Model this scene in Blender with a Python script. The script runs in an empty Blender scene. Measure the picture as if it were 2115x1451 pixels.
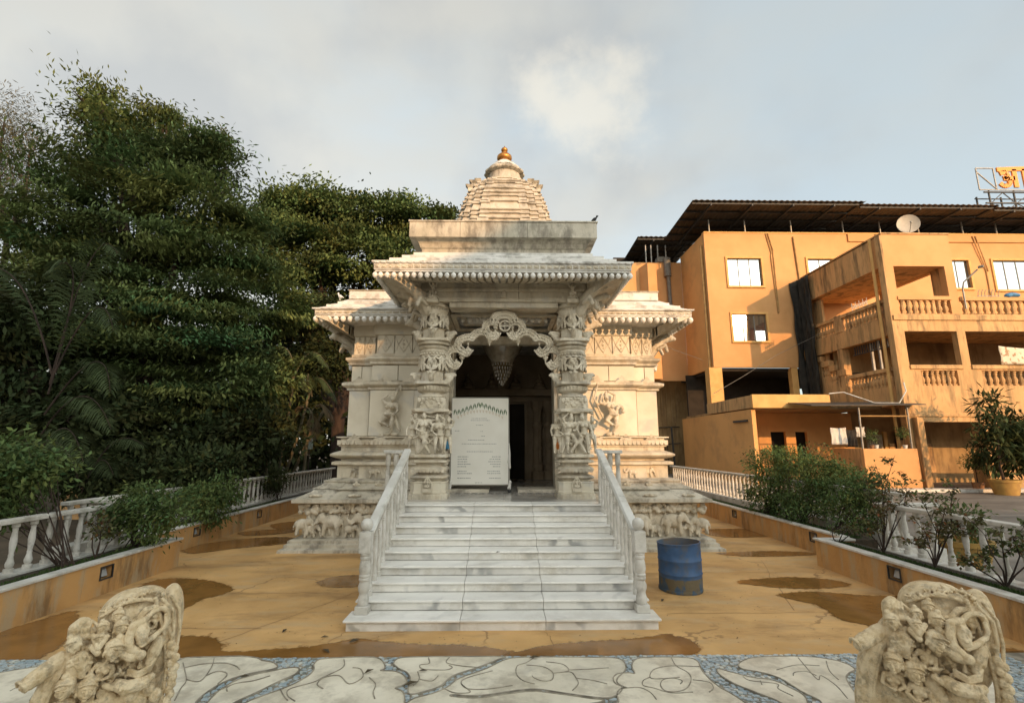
import bpy, bmesh, math, random
import numpy as np
from mathutils import Vector, Matrix, Euler
rad = math.radians
sc = bpy.context.scene
COL = sc.collection

# ------------------------------------------------------------------ camera
cam = bpy.data.cameras.new('camera'); cam_o = bpy.data.objects.new('camera', cam); COL.objects.link(cam_o)
cam.sensor_width = 36; cam.lens = 36 * 1010 / 2115; cam.clip_start = 0.05; cam.clip_end = 2000
cam_o.location = (0, 0, 2.01); cam_o.rotation_euler = (rad(90 + 10.85), 0, rad(-0.975))
sc.camera = cam_o

# ------------------------------------------------------------------ light
SUN_AZ, SUN_EL = 26.6, 13.4          # sun stands behind the camera, to the right
sd = Vector((math.sin(rad(SUN_AZ)) * math.cos(rad(SUN_EL)), -math.cos(rad(SUN_AZ)) * math.cos(rad(SUN_EL)), math.sin(rad(SUN_EL))))
sun = bpy.data.lights.new('sun', 'SUN'); sun_o = bpy.data.objects.new('sun', sun); COL.objects.link(sun_o)
sun.energy = 2.0; sun.angle = rad(0.6); sun.color = (1.0, 0.57, 0.26)
sun_o.rotation_euler = sd.to_track_quat('Z', 'Y').to_euler(); sun_o.location = (8, -8, 20)
world = bpy.data.worlds.new('World'); sc.world = world; world.use_nodes = True
wn, wl = world.node_tree.nodes, world.node_tree.links
wn.clear()
def N(t, **k):
    n = wn.new(t)
    for a, b in k.items(): setattr(n, a, b)
    return n
sky = N('ShaderNodeTexSky', sky_type='NISHITA'); sky.sun_disc = False
sky.sun_elevation = rad(SUN_EL); sky.sun_rotation = rad(180 - SUN_AZ); sky.air_density = 1.0; sky.dust_density = 1.2; sky.ozone_density = 1.0
tc = N('ShaderNodeTexCoord')
mp = N('ShaderNodeMapping'); mp.inputs['Scale'].default_value = (1.0, 1.0, 2.2); mp.inputs['Location'].default_value = (0.35, 0.1, 0.2)
wl.new(tc.outputs['Generated'], mp.inputs['Vector'])
nz = N('ShaderNodeTexNoise'); nz.inputs['Scale'].default_value = 2.2; nz.inputs['Detail'].default_value = 6; nz.inputs['Roughness'].default_value = 0.48
wl.new(mp.outputs['Vector'], nz.inputs['Vector'])
def MATH(op, a, b=None, c=None, clamp=False):
    n = N('ShaderNodeMath', operation=op); n.use_clamp = clamp
    for i, v in enumerate((a, b, c)):
        if v is None: continue
        if isinstance(v, (int, float)): n.inputs[i].default_value = v
        else: wl.new(v, n.inputs[i])
    return n.outputs[0]
sep = N('ShaderNodeSeparateXYZ'); wl.new(tc.outputs['Generated'], sep.inputs[0])
# thin stratus, thicker towards the west (left) half of the sky
west = MATH('MULTIPLY_ADD', sep.outputs[0], -0.55, 0.22)
cov = MATH('ADD', MATH('MULTIPLY_ADD', nz.outputs['Fac'], 2.6, -1.08), west)
ss = N('ShaderNodeMapRange', interpolation_type='SMOOTHSTEP'); wl.new(cov, ss.inputs['Value'])
ss.inputs['From Min'].default_value = -0.25; ss.inputs['From Max'].default_value = 0.95; ss.inputs['To Min'].default_value = 0.1; ss.inputs['To Max'].default_value = 0.8
# one cumulus puff
def lobe(d, size):
    v = Vector(d).normalized()
    dp = N('ShaderNodeVectorMath', operation='DISTANCE'); wl.new(tc.outputs['Generated'], dp.inputs[0]); dp.inputs[1].default_value = v
    return MATH('SUBTRACT', 1.0, MATH('DIVIDE', dp.outputs['Value'], size))
PUFF_LIST = [((0.075, 0.80, 0.625), 0.07), ((0.15, 0.80, 0.63), 0.085), ((0.205, 0.80, 0.655), 0.075), ((0.11, 0.80, 0.60), 0.07), ((0.185, 0.80, 0.605), 0.08)]
m = None
for d, s in PUFF_LIST:
    l = lobe(d, s); m = l if m is None else MATH('SMOOTH_MAX', m, l, 0.25)
nz2 = N('ShaderNodeTexNoise'); nz2.inputs['Scale'].default_value = 9; nz2.inputs['Detail'].default_value = 7; nz2.inputs['Roughness'].default_value = 0.6
wl.new(tc.outputs['Generated'], nz2.inputs['Vector'])
pf = MATH('ADD', m, MATH('MULTIPLY_ADD', nz2.outputs['Fac'], 2.6, -1.3))
ps = N('ShaderNodeMapRange', interpolation_type='SMOOTHSTEP'); wl.new(pf, ps.inputs['Value'])
ps.inputs['From Min'].default_value = -0.3; ps.inputs['From Max'].default_value = 0.95; ps.inputs['To Min'].default_value = 0; ps.inputs['To Max'].default_value = 0.62
# cloud tone: creamy and grey patches
nz3 = N('ShaderNodeTexNoise'); nz3.inputs['Scale'].default_value = 3.4; nz3.inputs['Detail'].default_value = 6
mp3 = N('ShaderNodeMapping'); mp3.inputs['Location'].default_value = (3.1, 1.7, 0.4); wl.new(tc.outputs['Generated'], mp3.inputs['Vector']); wl.new(mp3.outputs[0], nz3.inputs['Vector'])
cr = N('ShaderNodeValToRGB'); wl.new(nz3.outputs['Fac'], cr.inputs[0])
cr.color_ramp.elements[0].position = 0.42; cr.color_ramp.elements[0].color = (1.75, 1.74, 1.68, 1)
cr.color_ramp.elements[1].position = 0.58; cr.color_ramp.elements[1].color = (2.2, 2.12, 1.9, 1)
mx0 = N('ShaderNodeMix', data_type='RGBA'); mx0.inputs[0].default_value = 0.58; wl.new(sky.outputs[0], mx0.inputs[6]); mx0.inputs[7].default_value = (2.25, 2.5, 2.5, 1)   # general thin haze veil
# haze and cloud scatter forwards: the CIE indicatrix, brighter towards the sun everywhere in the sky
dt_ = N('ShaderNodeVectorMath', operation='DOT_PRODUCT'); wl.new(tc.outputs['Generated'], dt_.inputs[0]); dt_.inputs[1].default_value = sd
chi = MATH('ARCCOSINE', dt_.outputs['Value']); ph = MATH('ADD', MATH('MULTIPLY_ADD', MATH('POWER', 2.71828, MATH('MULTIPLY', chi, -3.0)), 10.0, 0.91), MATH('MULTIPLY', MATH('MULTIPLY', dt_.outputs['Value'], dt_.outputs['Value']), 0.45))
def lit(sock_or_col):
    k = N('ShaderNodeVectorMath', operation='SCALE'); wl.new(ph, k.inputs['Scale'])
    if isinstance(sock_or_col, tuple): k.inputs[0].default_value = sock_or_col[:3]
    else: wl.new(sock_or_col, k.inputs[0])
    return k.outputs[0]
wl.new(lit((2.65, 2.88, 2.7)), mx0.inputs[7])
mx = N('ShaderNodeMix', data_type='RGBA'); wl.new(ss.outputs[0], mx.inputs[0]); wl.new(mx0.outputs[2], mx.inputs[6]); wl.new(lit(cr.outputs[0]), mx.inputs[7])
mx2 = N('ShaderNodeMix', data_type='RGBA'); wl.new(ps.outputs[0], mx2.inputs[0]); wl.new(mx.outputs[2], mx2.inputs[6]); wl.new(lit((3.15, 2.95, 2.5)), mx2.inputs[7])
bg = N('ShaderNodeBackground'); bg.inputs['Strength'].default_value = 0.15; wl.new(mx2.outputs[2], bg.inputs[0])
ow = N('ShaderNodeOutputWorld'); wl.new(bg.outputs[0], ow.inputs[0])
vs = sc.view_settings
vs.view_transform = 'Standard'; vs.look = 'None'; vs.gamma = 1; vs.use_curve_mapping = False; vs.exposure = 1.02

# ------------------------------------------------------------------ materials
MATS = {}
def mat(name, col, col2=None, scale=3.0, rough=0.7, bump=0.0, bscale=30.0, metallic=0.0, spec=0.4, detail=5, stretch=(1, 1, 1), ramp=(0.35, 0.65),
        stain=None, stain_scale=1.5, stain_amt=0.5, stain_stretch=(1, 1, 1), vein=None, objvar=0.0, crack=None, trans=0.0, alpha=1.0, attr=None, spec2=None):
    if name in MATS: return MATS[name]
    m = bpy.data.materials.new(name); m.use_nodes = True; MATS[name] = m
    n, l = m.node_tree.nodes, m.node_tree.links
    b = n['Principled BSDF']; b.inputs['Roughness'].default_value = rough; b.inputs['Metallic'].default_value = metallic
    b.inputs['Specular IOR Level'].default_value = spec
    tcn = n.new('ShaderNodeTexCoord')
    geo = n.new('ShaderNodeNewGeometry')
    P = geo.outputs['Position']            # world-fixed grain: copies do not repeat
    def mapping(st, off=(0, 0, 0)):
        k = n.new('ShaderNodeMapping'); k.inputs['Scale'].default_value = st; k.inputs['Location'].default_value = off; l.new(P, k.inputs[0]); return k.outputs[0]
    def noise(sc_, st=(1, 1, 1), det=5, off=(0, 0, 0), ro=0.55):
        k = n.new('ShaderNodeTexNoise'); k.inputs['Scale'].default_value = sc_; k.inputs['Detail'].default_value = det; k.inputs['Roughness'].default_value = ro
        l.new(mapping(st, off), k.inputs['Vector']); return k.outputs['Fac']
    def mr(v, a, c, lo=0, hi=1):
        k = n.new('ShaderNodeMapRange'); k.interpolation_type = 'SMOOTHSTEP'; l.new(v, k.inputs['Value'])
        for i_, x in zip(('From Min', 'From Max', 'To Min', 'To Max'), (a, c, lo, hi)): k.inputs[i_].default_value = x
        return k.outputs[0]
    def mix(f, a, c, mode='MIX'):
        k = n.new('ShaderNodeMix'); k.data_type = 'RGBA'; k.blend_type = mode
        for s_, v in ((0, f), (6, a), (7, c)):
            if isinstance(v, (int, float)): k.inputs[s_].default_value = v
            elif isinstance(v, tuple): k.inputs[s_].default_value = (*v, 1)
            else: l.new(v, k.inputs[s_])
        return k.outputs[2]
    c = tuple(col)
    if col2 is not None: c = mix(mr(noise(scale, stretch, detail), *ramp), tuple(col), tuple(col2))
    if vein is not None:
        wv = n.new('ShaderNodeTexWave'); wv.inputs['Scale'].default_value = vein[1]; wv.inputs['Distortion'].default_value = 9; wv.inputs['Detail'].default_value = 4; wv.inputs['Detail Scale'].default_value = 1.6
        k = n.new('ShaderNodeMapping'); k.inputs['Rotation'].default_value = (0.4, 0.3, 0.9); l.new(P, k.inputs[0]); 
        if objvar or True:
            oi = n.new('ShaderNodeObjectInfo'); ad = n.new('ShaderNodeVectorMath'); ad.operation = 'MULTIPLY_ADD'
            l.new(oi.outputs['Random'], ad.inputs[0]); ad.inputs[1].default_value = (7.3, 5.1, 3.7); l.new(P, ad.inputs[2]); l.new(ad.outputs[0], k.inputs[0])
        l.new(k.outputs[0], wv.inputs['Vector'])
        vm = n.new('ShaderNodeMath'); vm.operation = 'MULTIPLY'; l.new(mr(wv.outputs['Fac'], 0.62, 1.0), vm.inputs[0]); l.new(mr(noise(2.3, (1, 1, 1), 3, (4, 2, 1)), 0.42, 0.68, 0, vein[2]), vm.inputs[1])
        c = mix(vm.outputs[0], c, tuple(vein[0]))
    if stain is not None:
        for i, s_ in enumerate(stain if isinstance(stain, list) else [stain]):
            sf = mr(noise(stain_scale * (1 + i * 0.7), stain_stretch, 8, (3 + i, 7, 1), 0.68), 0.48, 0.66, 0, stain_amt)
            c = mix(sf, c, tuple(s_))
    if crack is not None:
        vo = n.new('ShaderNodeTexVoronoi'); vo.feature = 'DISTANCE_TO_EDGE'; vo.inputs['Scale'].default_value = crack[0]
        dn = n.new('ShaderNodeVectorMath'); dn.operation = 'MULTIPLY_ADD'; nn = n.new('ShaderNodeTexNoise'); nn.inputs['Scale'].default_value = 2.5; nn.inputs['Detail'].default_value = 6; l.new(P, nn.inputs['Vector'])
        l.new(nn.outputs['Color'], dn.inputs[0]); dn.inputs[1].default_value = (0.5, 0.5, 0.5); l.new(P, dn.inputs[2]); l.new(dn.outputs[0], vo.inputs['Vector'])
        cm = n.new('ShaderNodeMath'); cm.operation = 'MULTIPLY'; l.new(mr(vo.outputs['Distance'], 0.002, 0.009, 1, 0), cm.inputs[0]); l.new(mr(noise(0.8, (1, 1, 1), 3, (9, 9, 9)), 0.48, 0.6), cm.inputs[1])
        c = mix(cm.outputs[0], c, tuple(crack[1]))
    if attr:
        at = n.new('ShaderNodeAttribute'); at.attribute_name = attr
        c = mix(1.0, c, at.outputs['Color'], 'MULTIPLY')
    if objvar:
        oi2 = n.new('ShaderNodeObjectInfo'); hv = n.new('ShaderNodeHueSaturation'); l.new(mr(oi2.outputs['Random'], 0, 1, 1 - objvar, 1 + objvar), hv.inputs['Value'])
        if isinstance(c, tuple): hv.inputs['Color'].default_value = (*c, 1)
        else: l.new(c, hv.inputs['Color'])
        c = hv.outputs[0]
    if isinstance(c, tuple): b.inputs['Base Color'].default_value = (*c, 1)
    else: l.new(c, b.inputs['Base Color'])
    if spec2: l.new(mr(noise(spec2[0], (1, 1, 1), 5, (2, 5, 8)), 0.35, 0.65, spec2[1], spec2[2]), b.inputs['Roughness'])
    if bump:
        bp = n.new('ShaderNodeBump'); bp.inputs['Strength'].default_value = bump; bp.inputs['Distance'].default_value = 0.02
        l.new(noise(bscale, stretch, 8, (1, 2, 3), 0.65), bp.inputs['Height']); l.new(bp.outputs[0], b.inputs['Normal'])
    if trans:
        tr = n.new('ShaderNodeBsdfTranslucent'); ms = n.new('ShaderNodeMixShader'); ms.inputs[0].default_value = trans
        if isinstance(c, tuple): tr.inputs[0].default_value = (*c, 1)
        else: l.new(c, tr.inputs[0])
        l.new(b.outputs[0], ms.inputs[1]); l.new(tr.outputs[0], ms.inputs[2]); l.new(ms.outputs[0], n['Material Output'].inputs[0])
    b.inputs['Alpha'].default_value = alpha
    return m
M = {}
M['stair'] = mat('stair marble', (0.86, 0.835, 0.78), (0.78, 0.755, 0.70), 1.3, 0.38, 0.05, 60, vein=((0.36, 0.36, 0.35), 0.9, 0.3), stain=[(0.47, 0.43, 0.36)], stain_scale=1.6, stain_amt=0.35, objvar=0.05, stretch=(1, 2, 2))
M['riser'] = mat('riser marble', (0.74, 0.715, 0.66), (0.60, 0.58, 0.54), 1.6, 0.42, 0.06, 60, vein=((0.26, 0.26, 0.255), 0.9, 0.85), stain=[(0.36, 0.31, 0.23)], stain_scale=1.8, stain_amt=0.5, objvar=0.08, stretch=(1, 2, 2))  # grey-veined risers; darker base and stains stand in for shade under the nosings
M['marble'] = mat('temple marble', (0.66, 0.595, 0.475), (0.54, 0.475, 0.36), 1.6, 0.6, 0.25, 45, vein=((0.40, 0.39, 0.37), 0.5, 0.45), stain=[(0.20, 0.17, 0.13), (0.42, 0.33, 0.22)], stain_scale=2.6, stain_amt=0.62, stain_stretch=(1, 1, 0.45))
M['slab'] = mat('wall marble', (0.68, 0.62, 0.50), (0.60, 0.54, 0.42), 1.2, 0.5, 0.08, 45, vein=((0.42, 0.42, 0.41), 0.55, 0.6), stain=[(0.45, 0.37, 0.26)], stain_scale=1.5, stain_amt=0.3, objvar=0.05)
M['carve'] = mat('carved marble', (0.63, 0.565, 0.45), (0.50, 0.435, 0.325), 4, 0.65, 0.35, 50, stain=[(0.17, 0.14, 0.10)], stain_scale=5, stain_amt=0.6)
M['dirty'] = mat('weathered marble', (0.58, 0.525, 0.425), (0.44, 0.395, 0.305), 2.2, 0.75, 0.3, 40, stain=[(0.13, 0.115, 0.09), (0.22, 0.19, 0.15)], stain_scale=3.2, stain_amt=0.75, stain_stretch=(1, 1, 0.4))
M['roofm'] = mat('roof marble', (0.74, 0.72, 0.68), (0.62, 0.60, 0.55), 2.2, 0.6, 0.2, 40, stain=[(0.14, 0.125, 0.10)], stain_scale=2.2, stain_amt=0.6)
M['spire'] = mat('spire stone', (0.56, 0.50, 0.41), (0.44, 0.39, 0.31), 2.4, 0.7, 0.25, 30, stain=[(0.15, 0.13, 0.10)], stain_scale=2.4, stain_amt=0.7, stain_stretch=(1, 1, 0.4))
M['gold'] = mat('gilded copper', (0.50, 0.24, 0.06), (0.36, 0.15, 0.04), 6, 0.38, 0.1, 30, metallic=0.75)
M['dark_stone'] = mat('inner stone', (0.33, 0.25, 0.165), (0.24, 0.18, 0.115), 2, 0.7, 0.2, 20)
M['inner_floor'] = mat('inner floor marble', (0.52, 0.50, 0.45), (0.36, 0.345, 0.31), 1.4, 0.16, 0.0, 40, vein=((0.25, 0.24, 0.23), 1.2, 0.6))
M['inlay'] = mat('dark inlay', (0.13, 0.125, 0.115), (0.20, 0.19, 0.17), 5, 0.2)
M['sculpt'] = mat('sculpture stone', (0.84, 0.69, 0.46), (0.70, 0.54, 0.32), 14, 0.6, 0.6, 120, stain=[(0.16, 0.12, 0.075), (0.46, 0.30, 0.13)], stain_scale=16, stain_amt=0.55)
M['ochre_floor'] = mat('ochre floor paint', (0.66, 0.40, 0.16), (0.52, 0.305, 0.115), 0.9, 0.62, 0.25, 18, stain=[(0.23, 0.125, 0.05), (0.50, 0.36, 0.20)], stain_scale=1.1, stain_amt=0.55, stain_stretch=(0.6, 1.6, 1), crack=(0.45, (0.33, 0.19, 0.075)), spec2=(1.5, 0.5, 0.85))
M['wet'] = mat('wet ochre floor', (0.29, 0.14, 0.04), (0.21, 0.10, 0.028), 2.5, 0.12, 0.03, 6, spec=0.4)
def soft_edge(m):                                              # damp rim that breaks up into the dry floor
    n, l = m.node_tree.nodes, m.node_tree.links
    at = n.new('ShaderNodeAttribute'); at.attribute_name = 'wetness'; nz_ = n.new('ShaderNodeTexNoise'); nz_.inputs['Scale'].default_value = 9; nz_.inputs['Detail'].default_value = 8; nz_.inputs['Roughness'].default_value = 0.65
    g_ = n.new('ShaderNodeNewGeometry'); l.new(g_.outputs['Position'], nz_.inputs['Vector'])
    a = n.new('ShaderNodeMath'); a.operation = 'MULTIPLY_ADD'; l.new(nz_.outputs['Fac'], a.inputs[0]); a.inputs[1].default_value = 1.3; l.new(at.outputs['Fac'], a.inputs[2])
    r = n.new('ShaderNodeMapRange'); r.interpolation_type = 'SMOOTHSTEP'; l.new(a.outputs[0], r.inputs['Value']); r.inputs['From Min'].default_value = 0.72; r.inputs['From Max'].default_value = 1.05
    t_ = n.new('ShaderNodeBsdfTransparent'); ms = n.new('ShaderNodeMixShader'); l.new(r.outputs[0], ms.inputs[0]); l.new(t_.outputs[0], ms.inputs[1]); l.new(n['Principled BSDF'].outputs[0], ms.inputs[2]); l.new(ms.outputs[0], n['Material Output'].inputs[0])
soft_edge(M['wet'])
M['ochre_wall'] = mat('ochre planter paint', (0.56, 0.32, 0.12), (0.47, 0.255, 0.09), 1.6, 0.8, 0.25, 25, stain=[(0.13, 0.08, 0.04), (0.42, 0.34, 0.22)], stain_scale=2.2, stain_amt=0.7, stain_stretch=(1, 1.2, 0.3))
M['coping'] = mat('coping marble', (0.66, 0.645, 0.60), (0.53, 0.51, 0.46), 2.4, 0.5, 0.15, 40, stain=[(0.2, 0.18, 0.14)], stain_scale=3, stain_amt=0.5)
M['bal'] = mat('balustrade cast stone', (0.63, 0.60, 0.545), (0.50, 0.47, 0.41), 5, 0.7, 0.25, 40, stain=[(0.19, 0.17, 0.13)], stain_scale=4, stain_amt=0.55)
M['soil'] = mat('planter soil', (0.055, 0.04, 0.025), (0.03, 0.025, 0.015), 8, 0.95, 0.8, 25)
M['road'] = mat('concrete road', (0.20, 0.18, 0.155), (0.14, 0.125, 0.105), 0.5, 0.75, 0.25, 14, stain=[(0.07, 0.06, 0.05), (0.27, 0.24, 0.2)], stain_scale=0.5, stain_amt=0.6, stain_stretch=(0.4, 1.4, 1))
M['earth'] = mat('dark garden earth', (0.13, 0.095, 0.06), (0.08, 0.06, 0.038), 1.2, 0.95, 0.6, 12)
M['cloud_stone'] = mat('mosaic marble', (0.80, 0.74, 0.60), (0.68, 0.62, 0.49), 1.8, 0.45, 0.1, 40, vein=((0.42, 0.39, 0.33), 0.6, 0.5), stain=[(0.30, 0.25, 0.18), (0.42, 0.37, 0.28)], stain_scale=2.2, stain_amt=0.55, objvar=0.06)
M['joint'] = mat('mosaic joint', (0.20, 0.175, 0.135), (0.36, 0.32, 0.25), 9, 0.9)
M['chip_blue'] = mat('blue chip', (0.33, 0.42, 0.47), (0.48, 0.53, 0.54), 9, 0.35, 0.1, 60, attr='tint')
M['barrel'] = mat('barrel paint', (0.045, 0.10, 0.21), (0.03, 0.075, 0.165), 5, 0.5, 0.12, 30, stain=[(0.10, 0.09, 0.06)], stain_scale=7, stain_amt=0.5)
M['barrel_in'] = mat('barrel inside', (0.08, 0.11, 0.15), (0.15, 0.11, 0.075), 4, 0.8)
M['rust'] = mat('barrel dirt', (0.13, 0.105, 0.06), (0.05, 0.055, 0.05), 14, 0.85, 0.4, 40)
M['yellow'] = mat('yellow plaster', (0.62, 0.335, 0.14), (0.57, 0.30, 0.12), 0.8, 0.85, 0.25, 12, stain=[(0.46, 0.27, 0.10)], stain_scale=0.5, stain_amt=0.35)
M['orange'] = mat('orange plaster', (0.74, 0.39, 0.14), (0.67, 0.345, 0.12), 0.6, 0.85, 0.2, 12, stain=[(0.33, 0.19, 0.09)], stain_scale=0.6, stain_amt=0.3)
M['ystain'] = mat('stained yellow plaster', (0.62, 0.37, 0.165), (0.54, 0.315, 0.135), 0.8, 0.88, 0.3, 10, stain=[(0.10, 0.07, 0.04), (0.34, 0.22, 0.10)], stain_scale=1.3, stain_amt=0.8, stain_stretch=(1.6, 1.6, 0.28))
M['ytrim'] = mat('yellow trim', (0.66, 0.39, 0.14), (0.58, 0.33, 0.11), 2, 0.8, 0.1, 12)
M['grime'] = mat('grimy alley wall', (0.42, 0.28, 0.13), (0.30, 0.19, 0.085), 0.9, 0.9, 0.3, 8, stain=[(0.12, 0.075, 0.04)], stain_scale=0.9, stain_amt=0.7, stain_stretch=(1, 1, 0.25))
M['sheet'] = mat('metal roof sheet', (0.075, 0.062, 0.045), (0.05, 0.042, 0.03), 1.2, 0.6, 0.1, 10, stain=[(0.12, 0.075, 0.04)], stain_scale=1.2, stain_amt=0.4)
M['steel'] = mat('grey steel', (0.28, 0.27, 0.25), (0.2, 0.19, 0.17), 4, 0.5, 0.05, 20, metallic=0.3)
M['darksteel'] = mat('dark steel', (0.05, 0.048, 0.045), (0.03, 0.03, 0.028), 4, 0.6)
M['pipe'] = mat('grey drain pipe', (0.19, 0.175, 0.15), (0.14, 0.13, 0.11), 4, 0.6)
M['ypipe'] = mat('painted pipe', (0.47, 0.28, 0.10), (0.36, 0.21, 0.08), 3, 0.7)
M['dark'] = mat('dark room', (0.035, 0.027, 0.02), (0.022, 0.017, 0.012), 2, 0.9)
M['glass'] = mat('mirror window film', (0.40, 0.43, 0.44), None, rough=0.03, metallic=0.92)
M['net'] = mat('black shade net', (0.018, 0.016, 0.013), (0.034, 0.029, 0.022), 3, 0.8, 0.6, 6)
M['board'] = mat('notice flex', (0.80, 0.78, 0.71), (0.75, 0.725, 0.65), 2, 0.5, 0.08, 6)
M['board_frame'] = mat('board frame', (0.30, 0.28, 0.24), None, rough=0.6)
M['leafprint'] = mat('green leaf garland', (0.05, 0.13, 0.035), (0.035, 0.09, 0.025), 20, 0.6)
M['print_orange'] = mat('faded orange print', (0.60, 0.50, 0.38), None, rough=0.6)
M['print_grey'] = mat('faded grey print', (0.33, 0.33, 0.31), None, rough=0.6)
M['crystal'] = mat('chandelier glass', (0.42, 0.36, 0.27), (0.3, 0.25, 0.19), 10, 0.15, 0.0, 30, spec=0.8)
M['brass'] = mat('dull brass', (0.23, 0.16, 0.07), None, rough=0.4, metallic=0.6)
M['blue_box'] = mat('blue box', (0.05, 0.19, 0.34), (0.08, 0.26, 0.42), 20, 0.5)
M['orange_cloth'] = mat('orange cloth', (0.55, 0.17, 0.03), None, rough=0.8)
M['bark'] = mat('bark', (0.055, 0.035, 0.025), (0.03, 0.02, 0.015), 6, 0.95, 0.8, 14, stretch=(1, 1, 0.3))
M['cane'] = mat('pale cane', (0.16, 0.14, 0.09), (0.10, 0.085, 0.05), 6, 0.8)
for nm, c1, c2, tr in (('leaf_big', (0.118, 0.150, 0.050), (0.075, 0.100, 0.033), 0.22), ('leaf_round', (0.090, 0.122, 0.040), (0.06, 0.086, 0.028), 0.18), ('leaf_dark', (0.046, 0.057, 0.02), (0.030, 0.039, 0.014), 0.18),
                       ('leaf_pale', (0.13, 0.125, 0.075), (0.095, 0.09, 0.05), 0.3), ('leaf_shrub', (0.118, 0.160, 0.052), (0.08, 0.118, 0.04), 0.22), ('leaf_rose', (0.075, 0.105, 0.04), (0.10, 0.08, 0.04), 0.2),
                       ('leaf_palm', (0.055, 0.075, 0.03), (0.04, 0.055, 0.022), 0.18), ('leaf_dry', (0.12, 0.085, 0.045), (0.08, 0.055, 0.03), 0.2), ('grass', (0.05, 0.085, 0.022), (0.035, 0.06, 0.016), 0.2)):
    M[nm] = mat(nm.replace('_', ' '), c1, c2, 1.5, 0.7, trans=tr, attr='tint', spec=0.15)
M['cloth_white'] = mat('white cloth', (0.68, 0.66, 0.61), (0.60, 0.58, 0.53), 5, 0.9)
M['cloth_floral'] = mat('floral cloth', (0.66, 0.58, 0.44), (0.38, 0.24, 0.14), 4.5, 0.9, ramp=(0.54, 0.60), detail=2)
M['cloth_blue'] = mat('blue plastic', (0.06, 0.2, 0.38), None, rough=0.6)
M['dish'] = mat('dish grey', (0.46, 0.42, 0.35), (0.40, 0.36, 0.3), 3, 0.6)
M['sign_orange'] = mat('sign orange', (0.80, 0.27, 0.03), None, rough=0.5)
M['sign_dark'] = mat('sign return', (0.15, 0.07, 0.02), None, rough=0.6)
M['pot'] = mat('yellow pot', (0.42, 0.26, 0.07), (0.34, 0.2, 0.06), 6, 0.8, 0.1, 20)
M['door_wood'] = mat('painted door', (0.42, 0.36, 0.27), (0.33, 0.27, 0.2), 4, 0.7)
M['bird_white'] = mat('white feathers', (0.75, 0.74, 0.7), None, rough=0.8)
M['bird_dark'] = mat('dark feathers', (0.03, 0.03, 0.03), None, rough=0.7)
M['poster'] = mat('framed picture', (0.40, 0.30, 0.14), (0.15, 0.16, 0.12), 9, 0.5, ramp=(0.45, 0.55))
M['notice'] = mat('pale notice', (0.38, 0.43, 0.38), (0.25, 0.3, 0.26), 14, 0.6)
M['lampglass'] = mat('lamp glass', (0.35, 0.36, 0.36), None, rough=0.15, spec=0.7)
M['terracotta'] = mat('earthen pot', (0.26, 0.14, 0.07), (0.2, 0.1, 0.05), 6, 0.85)
M['fallen'] = mat('fallen leaf brown', (0.08, 0.06, 0.03), (0.05, 0.035, 0.02), 30, 0.8)
M['bounce_plaster'] = mat('cream plaster', (0.66, 0.58, 0.46), (0.58, 0.5, 0.39), 1, 0.85, 0.2, 8)  # plaster of the added shade blocks, kept pale to bounce light

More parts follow.
